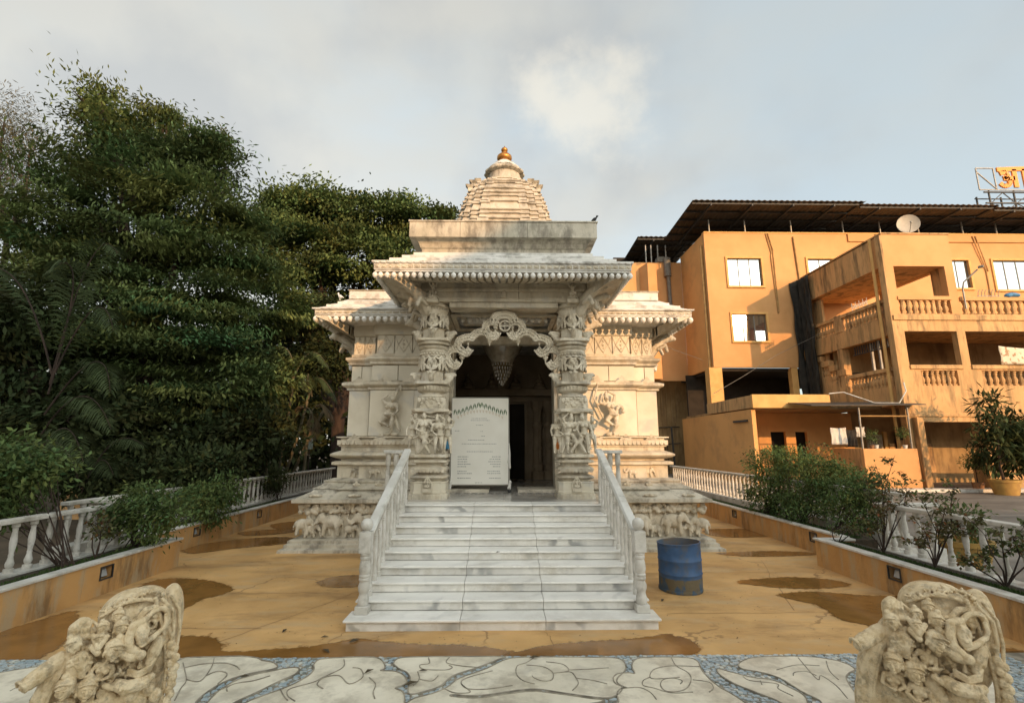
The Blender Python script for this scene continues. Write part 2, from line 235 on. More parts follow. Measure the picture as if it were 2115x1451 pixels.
# ------------------------------------------------------------------ mesh helpers
ORG = {}
def org(o):
    while o.parent: o = o.parent
    return ORG.get(o.name, Vector((0, 0, 0)))
class MB:
    def __init__(s): s.v = []; s.f = []
    def add(s, vs_, fs_):
        o = len(s.v); s.v.extend([tuple(p) for p in vs_]); s.f.extend([tuple(i + o for i in q) for q in fs_]); return s
    def box(s, x0, x1, y0, y1, z0, z1):
        return s.add([(x0, y0, z0), (x1, y0, z0), (x1, y1, z0), (x0, y1, z0), (x0, y0, z1), (x1, y0, z1), (x1, y1, z1), (x0, y1, z1)],
                     [(0, 3, 2, 1), (4, 5, 6, 7), (0, 1, 5, 4), (1, 2, 6, 5), (2, 3, 7, 6), (3, 0, 4, 7)])
    def obox(s, c, h, R=None):
        R = R or Matrix.Identity(3); c = Vector(c)
        vs_ = [c + R @ Vector((a * h[0], b * h[1], d * h[2])) for d in (-1, 1) for a, b in ((-1, -1), (1, -1), (1, 1), (-1, 1))]
        return s.add(vs_, [(0, 3, 2, 1), (4, 5, 6, 7), (0, 1, 5, 4), (1, 2, 6, 5), (2, 3, 7, 6), (3, 0, 4, 7)])
    def bar(s, p, q, w, h=None, up=(0, 0, 1)):
        p, q = Vector(p), Vector(q); d = (q - p); L = d.length; d.normalize(); u = Vector(up)
        if abs(d.dot(u)) > 0.98: u = Vector((0, 1, 0))
        r = d.cross(u).normalized(); u = r.cross(d)
        R = Matrix((r, d, u)).transposed()
        return s.obox((p + q) / 2, (w / 2, L / 2, (h or w) / 2), R)
    def loft(s, rings, closed=True, caps=True):
        n = len(rings[0]); o = len(s.v)
        for r in rings: s.v.extend([tuple(p) for p in r])
        for i in range(len(rings) - 1):
            for j in range(n if closed else n - 1):
                a, b = o + i * n + j, o + i * n + (j + 1) % n
                s.f.append((a, b, b + n, a + n))
        if caps and closed:
            s.f.append(tuple(o + j for j in range(n - 1, -1, -1))); e = o + (len(rings) - 1) * n; s.f.append(tuple(e + j for j in range(n)))
        return s
    def tube(s, pts, r, n=8, caps=True):
        pts = [Vector(p) for p in pts]; rs = r if isinstance(r, (list, tuple)) else [r] * len(pts); rings = []; pr = None
        for i, p in enumerate(pts):
            t = (pts[min(i + 1, len(pts) - 1)] - pts[max(i - 1, 0)]).normalized()
            if pr is None:
                a = Vector((0, 0, 1)) if abs(t.z) < 0.9 else Vector((0, 1, 0)); pr = t.cross(a).normalized()
            else: pr = (pr - t * pr.dot(t)).normalized()
            b = t.cross(pr)
            rings.append([p + (pr * math.cos(k * 2 * math.pi / n) + b * math.sin(k * 2 * math.pi / n)) * rs[i] for k in range(n)])
        return s.loft(rings, True, caps)
    def lathe(s, c, prof, n=16, ph=0.0, fn=None):
        rings = [[(c[0] + r * math.cos(ph + k * 2 * math.pi / n) * (fn(k) if fn else 1), c[1] + r * math.sin(ph + k * 2 * math.pi / n) * (fn(k) if fn else 1), c[2] + z) for k in range(n)] for r, z in prof]
        return s.loft(rings)
    def poly(s, pts, z0, z1):
        return s.loft([[(p[0], p[1], z0) for p in pts], [(p[0], p[1], z1) for p in pts]])
    def prism(s, pts, y0, y1):      # outline in x-z, thickness in y
        return s.loft([[(p[0], y0, p[1]) for p in pts], [(p[0], y1, p[1]) for p in pts]])
    def rectloft(s, x0, x1, y0, y1, prof):
        return s.loft([[(x0 - e, y0 - e, z), (x1 + e, y0 - e, z), (x1 + e, y1 + e, z), (x0 - e, y1 + e, z)] for e, z in prof])
    def ell(s, c, r, R=None, n=10, m=7):
        c = Vector(c); R = R or Matrix.Identity(3); rings = []
        for i in range(m):
            a = -math.pi / 2 + math.pi * (i + 0.02) / (m - 1 + 0.04)
            rings.append([c + R @ Vector((r[0] * math.cos(a) * math.cos(k * 2 * math.pi / n), r[1] * math.cos(a) * math.sin(k * 2 * math.pi / n), r[2] * math.sin(a))) for k in range(n)])
        return s.loft(rings)
    def mesh(s, name, off=(0, 0, 0), recalc=True):
        me = bpy.data.meshes.new(name); o = Vector(off)
        me.from_pydata([(x - o.x, y - o.y, z - o.z) for x, y, z in s.v], [], s.f)
        if recalc and len(s.f) < 60000:
            b = bmesh.new(); b.from_mesh(me); bmesh.ops.recalc_face_normals(b, faces=b.faces); b.to_mesh(me); b.free()
        return me
    def build(s, name, m, parent=None, smooth=False, bevel=0.0, base=None, seg=2):
        off = org(parent) if parent else Vector(base or (0, 0, 0))
        me = s.mesh(name, off); me.materials.append(m)
        o = link(name, me, parent)
        if parent is None: o.location = off; ORG[o.name] = off
        if smooth: sm(me)
        if bevel: bev(o, bevel, seg)
        return o
def sm(me, ang=40):
    me.polygons.foreach_set('use_smooth', [True] * len(me.polygons))
    try: me.set_sharp_from_angle(angle=rad(ang))
    except Exception: pass
def bev(o, w, seg=2):
    b = o.modifiers.new('bevel', 'BEVEL'); b.width = w; b.segments = seg; b.limit_method = 'ANGLE'; b.angle_limit = rad(40); b.harden_normals = False
def link(name, me, parent=None):
    o = bpy.data.objects.new(name, me); COL.objects.link(o)
    if parent: o.parent = parent
    return o
def inst(name, me, parent, loc, rz=0, scale=None, rot=None):
    o = link(name, me, parent); o.location = Vector(loc) - (org(parent) if parent else Vector((0, 0, 0)))
    o.rotation_euler = rot or (0, 0, rz)
    if scale: o.scale = scale if isinstance(scale, (tuple, list)) else (scale,) * 3
    return o
def tag(o, label=None, cat=None, group=None, kind=None):
    if label: o['label'] = label
    if cat: o['category'] = cat
    if group: o['group'] = group
    if kind: o['kind'] = kind
    return o
def thing(name, label, cat, loc, group=None, kind=None):
    o = bpy.data.objects.new(name, None); COL.objects.link(o); o.location = loc; o.empty_display_size = 0.2
    ORG[o.name] = Vector(loc); return tag(o, label, cat, group, kind)
def struct(o): o['kind'] = 'structure'; return o
def stuff(o): o['kind'] = 'stuff'; return o

# soft sculpted shapes: overlapping ellipsoids and limbs fused into one surface
class Clay:
    def __init__(s): s.m = MB()
    def e(s, c, r, rot=None, n=12, m=9):
        r = (r, r, r) if isinstance(r, (int, float)) else r
        s.m.ell(c, r, Euler([rad(a) for a in rot]).to_matrix() if rot else None, n, m); return s
    def c(s, p, q, r1, r2=None, n=10):
        r2 = r1 if r2 is None else r2; p, q = Vector(p), Vector(q)
        s.m.tube([p, q], [r1, r2], n); s.e(p, r1, None, 10, 7); s.e(q, r2, None, 10, 7); return s
    def path(s, pts, rs, n=10):
        rs = rs if isinstance(rs, (list, tuple)) else [rs] * len(pts)
        for i in range(len(pts) - 1): s.c(pts[i], pts[i + 1], rs[i], rs[i + 1], n)
        return s
    def fuse(s, name, m, voxel, it=2, deci=None):
        me = s.m.mesh(name + '_raw'); o = bpy.data.objects.new('tmp', me); COL.objects.link(o)
        r = o.modifiers.new('r', 'REMESH'); r.mode = 'VOXEL'; r.voxel_size = voxel; r.adaptivity = 0
        if it: q = o.modifiers.new('s', 'SMOOTH'); q.iterations = it; q.factor = 0.5
        if deci: d = o.modifiers.new('d', 'DECIMATE'); d.ratio = deci
        dg = bpy.context.evaluated_depsgraph_get(); out = bpy.data.meshes.new_from_object(o.evaluated_get(dg))
        bpy.data.objects.remove(o); bpy.data.meshes.remove(me)
        out.name = name; out.materials.clear(); out.materials.append(m); sm(out, 80); return out
def figure(k, o, s, J, girl=True, flip=1):
    """a standing carved figure facing the viewer (-y); J overrides joints, in units of the body height"""
    B = dict(pel=(0, 0, 0.50), che=(0, -.01, 0.72), nec=(0, 0, 0.84), hed=(0, -.02, 0.92), lhip=(-.07, 0, .48), rhip=(.07, 0, .48), lkn=(-.08, -.04, .26), rkn=(.09, -.04, .26), lft=(-.08, 0, .03), rft=(.10, 0, .03),
             lsh=(-.13, 0, .79), rsh=(.13, 0, .79), lel=(-.22, -.02, .63), rel=(.22, -.02, .63), lha=(-.16, -.1, .52), rha=(.17, -.1, .52))
    B.update(J)
    p = {a: Vector((o[0] + flip * b[0] * s, o[1] + b[1] * s, o[2] + b[2] * s)) for a, b in B.items()}
    k.c(p['pel'], p['che'], .085 * s, .075 * s); k.e(p['pel'], (.115 * s, .09 * s, .075 * s)); k.e(p['che'], (.115 * s, .08 * s, .085 * s))
    k.c(p['che'], p['nec'], .05 * s, .04 * s); k.c(p['lsh'], p['rsh'], .05 * s)
    if girl:
        for d in (-.055, .055): k.e(p['che'] + Vector((d * s, -.075 * s, -.005 * s)), .05 * s)
    k.c(p['nec'], p['hed'], .035 * s); k.e(p['hed'], (.062 * s, .07 * s, .08 * s)); k.e(p['hed'] + Vector((0, .01 * s, .085 * s)), (.05 * s, .05 * s, .06 * s)); k.e(p['hed'] + Vector((0, .01 * s, .13 * s)), (.025 * s, .025 * s, .04 * s))
    k.e(p['hed'] + Vector((0, -.072 * s, -.01 * s)), (.012 * s, .018 * s, .025 * s))
    for a in 'lr':
        k.c(p[a + 'hip'], p[a + 'kn'], .072 * s, .05 * s); k.c(p[a + 'kn'], p[a + 'ft'], .046 * s, .03 * s); k.c(p[a + 'ft'], p[a + 'ft'] + Vector((0, -.07 * s, 0)), .03 * s, .022 * s)
        k.c(p[a + 'sh'], p[a + 'el'], .04 * s, .032 * s); k.c(p[a + 'el'], p[a + 'ha'], .03 * s, .022 * s); k.e(p[a + 'ha'], .032 * s)
    k.path([p['pel'] + Vector((-.11 * s, -.04 * s, .02 * s)), p['pel'] + Vector((0, -.1 * s, -.01 * s)), p['pel'] + Vector((.11 * s, -.04 * s, .02 * s))], .018 * s)
    return p
def elephant(k, o, s, d=-1, trunk=0):
    """relief elephant, body length about 0.6 s, walking towards d"""
    def P(x, y, z): return (o[0] - d * x * s, o[1] + y * s, o[2] + z * s)
    k.e(P(0.04, 0, .34), (.24 * s, .10 * s, .17 * s)); k.e(P(.16, 0, .32), (.13 * s, .10 * s, .16 * s))
    k.e(P(-.22, -.03, .42), (.115 * s, .10 * s, .125 * s)); k.e(P(-.20, -.03, .50), (.07 * s, .08 * s, .06 * s))
    k.e(P(-.13, -.11, .40), (.075 * s, .03 * s, .115 * s), (0, 15 * d, 0))
    tp = [P(-.30, -.04, .38), P(-.37, -.05, .26), P(-.38, -.05, .13), P(-.44, -.06, .06)] if not trunk else [P(-.30, -.04, .38), P(-.40, -.05, .32), P(-.47, -.05, .40), P(-.45, -.05, .50)]
    k.path(tp, [.065 * s, .05 * s, .038 * s, .028 * s]); k.c(P(-.29, -.1, .32), P(-.38, -.13, .27), .022 * s, .008 * s)
    for x, y, dx in ((-.12, -.06, -.03), (-.06, .05, .04), (.15, -.06, .05), (.22, .05, -.02)):
        k.c(P(x, y, .28), P(x + dx, y, .04), .062 * s, .05 * s)
    k.path([P(.28, 0, .40), P(.32, -.02, .28), P(.31, -.02, .16)], .014 * s)
rnd = random.Random(7)
# ------- measured plan of the mosaic (metres)
MOSAIC_STONES = [[(-3.397, 4.902), (-3.288, 5.016), (-3.103, 5.099), (-3.033, 5.205), (-2.807, 5.22), (-2.548, 5.234), (-2.355, 5.194), (-2.281, 5.138), (-2.171, 5.1), (-2.077, 5.012), (-2.099, 4.945), (-2.252, 4.866), (-2.369, 4.759), (-2.427, 4.614), (-2.441, 4.477), (-2.431, 4.373), (-2.377, 4.203), (-2.939, 4.213)], [(-2.337, 4.372), (-2.354, 4.556), (-2.297, 4.758), (-2.142, 4.881), (-1.949, 4.976), (-1.859, 4.958), (-1.849, 4.844), (-1.94, 4.692), (-2.026, 4.523), (-2.118, 4.368), (-2.165, 4.223), (-2.278, 4.225)], [(-1.756, 5.041), (-1.741, 5.147), (-1.581, 5.181), (-1.382, 5.196), (-1.203, 5.174), (-1.114, 5.065), (-1.077, 4.944), (-1.104, 4.902), (-0.967, 4.886), (-0.868, 4.795), (-0.823, 4.673), (-0.853, 4.615), (-0.9, 4.574), (-0.82, 4.503), (-0.779, 4.345), (-0.781, 4.2), (-2.001, 4.22), (-2.026, 4.366), (-1.945, 4.468), (-1.802, 4.632), (-1.719, 4.81), (-1.717, 4.939)], [(-1.021, 5.063), (-0.982, 5.17), (-0.796, 5.189), (-0.559, 5.189), (-0.011, 5.18), (-0.035, 5.125), (-0.229, 4.953), (-0.439, 4.788), (-0.519, 4.615), (-0.617, 4.527), (-0.756, 4.469), (-0.795, 4.586), (-0.806, 4.733), (-0.859, 4.859), (-0.959, 4.952)], [(0.06, 5.134), (-0.153, 4.922), (-0.377, 4.741), (-0.473, 4.575), (-0.582, 4.472), (-0.727, 4.382), (-0.725, 4.199), (0.099, 4.185), (0.782, 4.319), (0.675, 4.384), (0.47, 4.449), (0.271, 4.498), (0.086, 4.474), (-0.201, 4.399), (-0.416, 4.429), (-0.392, 4.455), (-0.203, 4.433), (0.08, 4.507), (0.287, 4.534), (0.499, 4.467), (0.731, 4.396), (0.861, 4.381), (0.949, 4.446), (1.005, 4.55), (0.981, 4.642), (1.011, 4.732), (1.082, 4.826), (1.132, 4.94), (1.133, 5.069), (1.054, 5.136), (0.74, 5.152), (0.377, 5.166)], [(0.919, 4.316), (0.936, 4.446), (0.981, 4.522), (1.042, 4.546), (0.967, 4.613), (0.965, 4.718), (1.024, 4.801), (1.125, 4.819), (1.178, 4.808), (1.184, 4.923), (1.225, 5.043), (1.312, 5.124), (1.525, 5.146), (1.772, 5.123), (1.835, 5.05), (1.812, 4.912), (1.799, 4.797), (1.819, 4.57), (1.889, 4.39), (1.927, 4.225), (1.905, 4.131), (0.855, 4.148)], [(1.955, 4.886), (2.056, 4.809), (2.186, 4.712), (2.344, 4.655), (2.424, 4.497), (2.451, 4.394), (2.415, 4.291), (2.345, 4.146), (2.233, 4.172), (2.187, 4.32), (2.067, 4.476), (1.968, 4.62), (1.929, 4.773)], [(2.178, 4.946), (2.261, 5.043), (2.442, 5.127), (2.801, 5.139), (3.034, 5.102), (3.187, 4.999), (3.201, 4.855), (3.102, 4.785), (3.001, 4.683), (2.919, 4.489), (2.857, 4.309), (2.756, 4.116), (2.501, 4.191), (2.529, 4.314), (2.471, 4.461), (2.423, 4.693), (2.31, 4.811), (2.191, 4.872)], [(3.147, 4.727), (3.358, 4.852), (3.621, 4.915), (3.987, 4.842), (4.165, 4.71), (4.26, 4.528), (3.818, 4.098), (2.806, 4.115), (2.927, 4.385), (3.011, 4.579)], [(-4.707, 4.505), (-4.625, 4.795), (-4.385, 4.977), (-4.139, 5.041), (-3.77, 4.966), (-3.476, 4.866), (-3.261, 4.642), (-3.113, 4.258), (-4.598, 4.284)]]
MOSAIC_LINES = [[(-2.995, 5.097), (-2.868, 4.925), (-2.737, 4.736), (-2.693, 4.59), (-2.618, 4.402)], [(-2.761, 5.193), (-2.67, 4.988), (-2.612, 4.727), (-2.752, 4.76)], [(-2.914, 4.992), (-2.793, 5.065), (-2.606, 5.083), (-2.464, 5.018), (-2.387, 4.943)], [(-2.621, 4.825), (-2.58, 4.904), (-2.493, 4.893), (-2.439, 4.822), (-2.432, 4.671)], [(-2.371, 4.516), (-2.292, 4.669), (-2.153, 4.726), (-2.054, 4.816)], [(-2.278, 4.541), (-2.315, 4.598), (-2.311, 4.64)], [(-1.51, 5.143), (-1.466, 4.968), (-1.577, 4.777), (-1.629, 4.687), (-1.778, 4.574), (-1.751, 4.465), (-1.653, 4.373)], [(-1.375, 4.966), (-1.29, 4.931), (-1.23, 4.771), (-1.309, 4.652), (-1.443, 4.805), (-1.562, 4.776), (-1.583, 4.657), (-1.502, 4.57)], [(-1.172, 4.77), (-1.084, 4.648), (-1.068, 4.507), (-1.027, 4.4)], [(-1.86, 4.576), (-1.784, 4.466), (-1.717, 4.386)], [(-0.713, 5.166), (-0.687, 5.04), (-0.766, 5.007), (-0.721, 4.922), (-0.525, 4.902), (-0.463, 4.951), (-0.499, 5.002)], [(-0.51, 5.181), (-0.527, 5.055), (-0.383, 4.983), (-0.199, 4.946)], [(-0.765, 4.873), (-0.727, 4.731), (-0.756, 4.614)], [(-0.734, 4.732), (-0.614, 4.693), (-0.57, 4.79)], [(-0.484, 4.552), (-0.394, 4.482), (-0.267, 4.494), (-0.353, 4.636), (-0.319, 4.74), (-0.092, 4.878)], [(-0.353, 4.636), (-0.291, 4.549), (-0.126, 4.541), (0.082, 4.6)], [(0.306, 5.167), (0.221, 5.042), (0.134, 4.974), (0.122, 4.81), (0.176, 4.686), (0.272, 4.625)], [(0.218, 4.99), (0.368, 4.953), (0.447, 4.836), (0.426, 4.697), (0.346, 4.677), (0.278, 4.73), (0.259, 4.776)], [(0.407, 5.056), (0.556, 5.001), (0.592, 4.866), (0.446, 4.821)], [(0.521, 4.835), (0.611, 4.84), (0.64, 4.739), (0.644, 4.619), (0.579, 4.507)], [(0.601, 4.883), (0.783, 4.896), (0.969, 4.92)], [(0.638, 4.723), (0.775, 4.682), (0.89, 4.615)], [(1.614, 5.126), (1.6, 4.949), (1.657, 4.816), (1.64, 4.691), (1.557, 4.546), (1.463, 4.478), (1.354, 4.48), (1.337, 4.578), (1.391, 4.68), (1.487, 4.709), (1.55, 4.663), (1.515, 4.604)], [(1.806, 4.929), (1.555, 4.95), (1.382, 4.886), (1.299, 4.759), (1.324, 4.697), (1.55, 4.723)], [(1.29, 4.728), (1.215, 4.668), (1.191, 4.581), (1.262, 4.537), (1.386, 4.452), (1.567, 4.462)], [(1.648, 4.676), (1.773, 4.629), (1.766, 4.528), (1.703, 4.46)], [(0.982, 4.527), (1.14, 4.547), (1.214, 4.468), (1.231, 4.349)], [(2.829, 5.105), (2.78, 4.895), (2.735, 4.657), (2.812, 4.733), (2.823, 4.553), (2.77, 4.336)], [(3.051, 5.029), (2.948, 4.826), (2.913, 4.654)], [(2.481, 4.851), (2.719, 4.947), (2.922, 4.927)], [(2.565, 4.737), (2.617, 4.8), (2.73, 4.814), (2.769, 4.734)], [(2.114, 4.729), (2.141, 4.652), (2.337, 4.59), (2.303, 4.505), (2.356, 4.382)], [(2.227, 4.651), (2.203, 4.578)], [(-4.078, 4.574), (-4.061, 4.724), (-3.825, 4.781), (-3.567, 4.822)], [(-3.763, 4.406), (-3.838, 4.57), (-3.629, 4.648), (-3.35, 4.602)]]
PUDDLES = [[(-5.238, 8.073), (-4.738, 8.092), (-4.244, 7.869), (-3.905, 7.611), (-3.846, 7.307), (-3.996, 7.093), (-3.981, 6.812), (-4.062, 6.52), (-4.416, 6.526), (-4.877, 6.827), (-5.247, 7.586)], [(-5.71, 5.423), (-5.535, 5.961), (-5.408, 6.34), (-5.303, 6.612), (-4.82, 6.141), (-4.519, 5.522), (-4.46, 5.149), (-4.531, 4.95), (-4.707, 4.505)], [(-3.583, 5.722), (-3.146, 5.754), (-2.891, 5.556), (-2.731, 5.373), (-2.049, 5.456), (-1.703, 5.586), (-1.532, 5.687), (-1.25, 5.578), (-0.89, 5.522), (-0.289, 5.45), (0.007, 5.349), (0.077, 5.212), (-3.279, 5.269)], [(0.528, 5.485), (0.967, 5.566), (1.388, 5.624), (1.734, 5.739), (1.946, 5.601), (1.98, 5.351), (1.863, 5.226), (1.696, 5.184), (0.091, 5.211), (0.19, 5.335)], [(-2.767, 7.844), (-2.627, 8.169), (-2.276, 8.249), (-2.032, 7.911), (-2.103, 7.654), (-2.438, 7.611)], [(3.49, 7.79), (4.189, 7.996), (4.504, 8.019), (4.9, 7.928), (5.101, 7.607), (4.5, 7.42), (3.917, 7.502)], [(3.756, 7.111), (4.329, 7.258), (4.941, 7.069), (5.489, 6.849), (4.288, 5.434), (4.143, 5.988), (3.974, 6.148), (4.025, 6.676)], [(4.044, 9.755), (5.052, 9.911), (5.747, 9.812), (5.801, 9.6), (4.633, 9.458)], [(4.859, 12.331), (6.157, 12.448), (6.451, 11.905), (6.102, 11.478), (4.879, 11.439)], [(-6.316, 10.421), (-5.914, 11.171), (-5.163, 11.552), (-4.468, 11.367), (-4.529, 10.831), (-5.348, 10.312), (-5.886, 9.882)], [(-5.982, 13.322), (-5.468, 13.885), (-5.14, 13.077), (-5.372, 12.505)], [(-6.167, 12.249), (-5.198, 12.641), (-4.968, 12.099), (-5.793, 11.74)], [(4.395, 5.56), (5.17, 5.238), (5.27, 4.963), (4.704, 4.507), (4.485, 4.826), (4.327, 5.195)]]
# ------- foliage masses in metres: x, y, z, radius
TREEDATA = {
    'BIG': [(-15.04, 17.0, 12.27, 1.09), (-13.15, 17.0, 12.28, 1.04), (-11.62, 17.0, 12.3, 1.14), (-15.79, 17.0, 14.19, 0.61), (-14.26, 17.0, 13.49, 0.67), (-12.93, 17.0, 13.98, 0.57), (-11.09, 17.0, 13.15, 0.64), (-15.99, 17.0, 14.98, 0.34), (-15.71, 17.0, 15.41, 0.22), (-14.26, 17.0, 14.35, 0.3), (-13.18, 17.0, 14.51, 0.27), (-16.3, 17.0, 13.36, 0.42), (-12.1, 17.0, 13.21, 0.47), (-10.48, 17.0, 12.31, 0.5), (-16.28, 17.0, 10.59, 1.51), (-15.64, 17.0, 8.89, 1.85), (-13.55, 17.0, 10.03, 2.19), (-11.26, 17.0, 10.05, 1.85), (-10.12, 17.0, 9.3, 1.35), (-9.56, 18.0, 7.4, 1.78), (-11.08, 17.0, 7.09, 2.36), (-13.81, 17.0, 7.07, 2.36), (-15.95, 17.0, 6.71, 1.85), (-12.04, 16.5, 4.23, 2.29), (-9.5, 16.5, 4.57, 1.8), (-14.82, 17.0, 3.96, 2.19), (-8.45, 17.0, 4.65, 1.01), (-9.92, 16.5, 2.62, 1.47), (-17.26, 17.0, 9.25, 0.84)],
    'ROUND': [(-12.6, 27.0, 15.44, 1.47), (-11.55, 27.0, 16.53, 1.02), (-10.05, 27.0, 15.46, 1.47), (-7.46, 27.0, 15.02, 1.47), (-5.19, 27.0, 15.04, 1.34), (-3.91, 27.0, 15.2, 0.64), (-13.65, 27.0, 14.51, 1.47), (-10.86, 26.0, 12.62, 1.54), (-8.15, 26.0, 12.35, 1.67), (-5.98, 26.0, 12.08, 1.16), (-12.5, 27.0, 10.96, 1.47), (-9.72, 27.0, 10.69, 1.2), (-7.76, 27.0, 10.12, 1.02), (-13.96, 27.0, 11.83, 1.34), (-10.65, 27.0, 8.41, 1.34), (-6.69, 27.0, 10.71, 0.8)],
    'FEATHER': [(-23.6, 21.0, 17.26, 1.14), (-22.14, 21.0, 16.01, 0.73), (-23.39, 21.0, 15.0, 1.35), (-22.58, 21.0, 13.06, 1.04), (-24.86, 21.0, 15.73, 1.87), (-23.78, 21.0, 12.57, 1.46), (-22.1, 21.0, 14.03, 0.73)],
    'DARK1': [(-13.83, 14.0, 5.87, 1.52), (-13.74, 14.0, 3.88, 1.66), (-15.59, 14.0, 5.0, 1.8), (-12.02, 14.0, 2.53, 1.39), (-14.81, 14.0, 2.53, 1.66)],
    'DARK2': [(-10.62, 22.0, 6.76, 1.52), (-9.4, 22.0, 7.91, 1.2), (-8.76, 22.0, 5.43, 1.52), (-7.86, 22.0, 8.15, 0.87), (-9.93, 22.0, 3.9, 1.31), (-7.49, 22.0, 5.88, 1.09)],
    'DARK3': [(-10.61, 15.5, 2.29, 1.38), (-9.08, 15.5, 1.85, 1.07), (-11.68, 15.5, 1.56, 1.23), (-7.65, 15.5, 2.29, 0.92)],
    'UNDER': [(-9.69, 11.5, 1.3, 0.51), (-8.83, 11.5, 1.3, 0.46), (-7.97, 11.5, 1.3, 0.46), (-7.22, 11.5, 1.41, 0.51), (-6.48, 11.5, 1.51, 0.51), (-7.72, 11.5, 1.09, 0.34), (-9.11, 11.5, 1.04, 0.34)],
    'LEFTB': [(-7.01, 7.2, 1.8, 0.39), (-6.67, 7.2, 1.57, 0.3), (-7.0, 7.2, 1.21, 0.32), (-6.48, 7.2, 1.8, 0.19), (-7.38, 7.2, 1.47, 0.57), (-6.78, 7.2, 1.08, 0.16)],
    'S1': [(-5.98, 8.3, 0.97, 0.35), (-5.59, 8.3, 0.93, 0.31), (-5.79, 8.3, 1.2, 0.29), (-5.33, 8.3, 1.01, 0.25), (-6.11, 8.3, 0.75, 0.21), (-5.57, 8.3, 0.71, 0.23)],
    'S2': [(-6.51, 10.8, 0.9, 0.37), (-6.12, 10.8, 0.95, 0.34), (-5.83, 10.8, 1.09, 0.32), (-6.18, 10.8, 0.66, 0.3)],
    'S3': [(-6.65, 15.0, 1.08, 0.33), (-6.84, 15.0, 0.88, 0.3)],
    'R1': [(6.54, 12.2, 1.53, 0.51), (6.91, 12.2, 1.07, 0.6), (6.3, 12.2, 0.96, 0.46), (7.15, 12.2, 1.65, 0.36), (6.67, 12.2, 0.51, 0.42)],
    'R2': [(6.83, 10.8, 1.43, 0.48), (7.1, 10.8, 1.08, 0.48), (6.66, 10.8, 0.88, 0.43), (6.32, 10.8, 0.68, 0.32), (7.35, 10.8, 1.38, 0.32)],
    'R3': [(6.78, 9.6, 1.18, 0.36), (6.92, 9.6, 0.82, 0.36), (6.54, 9.6, 0.73, 0.33), (7.17, 9.6, 1.27, 0.24)],
    'POTTREE': [(21.09, 20.9, 3.74, 0.52), (21.27, 20.9, 3.01, 0.72), (21.68, 20.9, 2.4, 0.83), (22.29, 20.9, 2.81, 0.72), (21.04, 20.9, 1.79, 0.83), (21.69, 20.9, 1.38, 0.72), (22.3, 20.9, 1.79, 0.83)],
}

# ================================================================== GROUND
o = MB().add([(-400, -300, -.02), (400, -300, -.02), (400, 600, -.02), (-400, 600, -.02)], [(0, 1, 2, 3)]).build('ground', M['earth']); struct(o)
o = MB().add([(-6.6, 5.22, 0), (6.6, 5.22, 0), (6.6, 24, 0), (-6.6, 24, 0)], [(0, 1, 2, 3)]).build('courtyard_floor', M['ochre_floor']); struct(o)
o = MB().add([(6.6, -20, 0), (80, -20, 0), (80, 60, 0), (6.6, 60, 0)], [(0, 1, 2, 3)]).build('road', M['road']); struct(o)
o = MB().add([(-40, -20, -.004), (-6.6, -20, -.004), (-6.6, 60, -.004), (-40, 60, -.004)], [(0, 1, 2, 3)]).build('garden_ground', M['earth']); struct(o)

# mosaic forecourt: marble pieces and small blue chips bedded in mortar
def smooth_loop(p, k=4):
    n = len(p); out = []
    for i in range(n):
        a, b, c, d = (Vector(p[(i + q) % n]) for q in (-1, 0, 1, 2))
        for t in [j / k for j in range(k)]:
            out.append(tuple(0.5 * ((2 * b) + (c - a) * t + (2 * a - 5 * b + 4 * c - d) * t * t + (3 * b - a - 3 * c + d) * t ** 3)))
    return out
def smooth_path(p, k=5):
    q = [p[0]] + list(p) + [p[-1]]; out = []
    for i in range(1, len(q) - 2):
        a, b, c, d = (Vector(v) for v in q[i - 1:i + 3])
        for t in [j / k for j in range(k)]:
            out.append(tuple(0.5 * ((2 * b) + (c - a) * t + (2 * a - 5 * b + 4 * c - d) * t * t + (3 * b - a - 3 * c + d) * t ** 3)))
    return out + [tuple(p[-1])]
mos = MB().box(-9, 9, -8, 5.22, -.3, 0.0).build('mosaic_floor', M['joint'], base=(0, 4.5, 0)); struct(mos)
def inside(p, poly):
    x, y = p; r = False; j = len(poly) - 1
    for i in range(len(poly)):
        xi, yi = poly[i]; xj, yj = poly[j]
        if (yi > y) != (yj > y) and x < (xj - xi) * (y - yi) / (yj - yi) + xi: r = not r
        j = i
    return r
LOOPS = [smooth_loop(p) for p in MOSAIC_STONES]
for i_, p in enumerate(LOOPS): MB().poly(p, 0.0, 0.010 + .0006 * i_).build('marble_piece', M['cloud_stone'], mos)
jl = MB()
def ribbon(mb, pts, w, z, t):
    P = [Vector((p[0], p[1])) for p in pts]; L, R = [], []
    for i, p in enumerate(P):
        d = (P[min(i + 1, len(P) - 1)] - P[max(i - 1, 0)]).normalized(); nn = Vector((-d.y, d.x)); ww = w * (0.7 + 0.5 * rnd.random()) / 2
        L.append(p + nn * ww); R.append(p - nn * ww)
    rings = [[(a.x, a.y, z), (b.x, b.y, z), (b.x, b.y, z + t), (a.x, a.y, z + t)] for a, b in zip(L, R)]
    mb.loft(rings)
for ln in MOSAIC_LINES: ribbon(jl, smooth_path(ln), 0.008, 0.008, 0.0095)
for lp in LOOPS: ribbon(jl, lp + [lp[0]], 0.011, 0.002, 0.0155)
stuff(jl.build('joint_line', M['joint'], mos))
ch = MB(); tint = []
g = 0.042; yy = 2.6
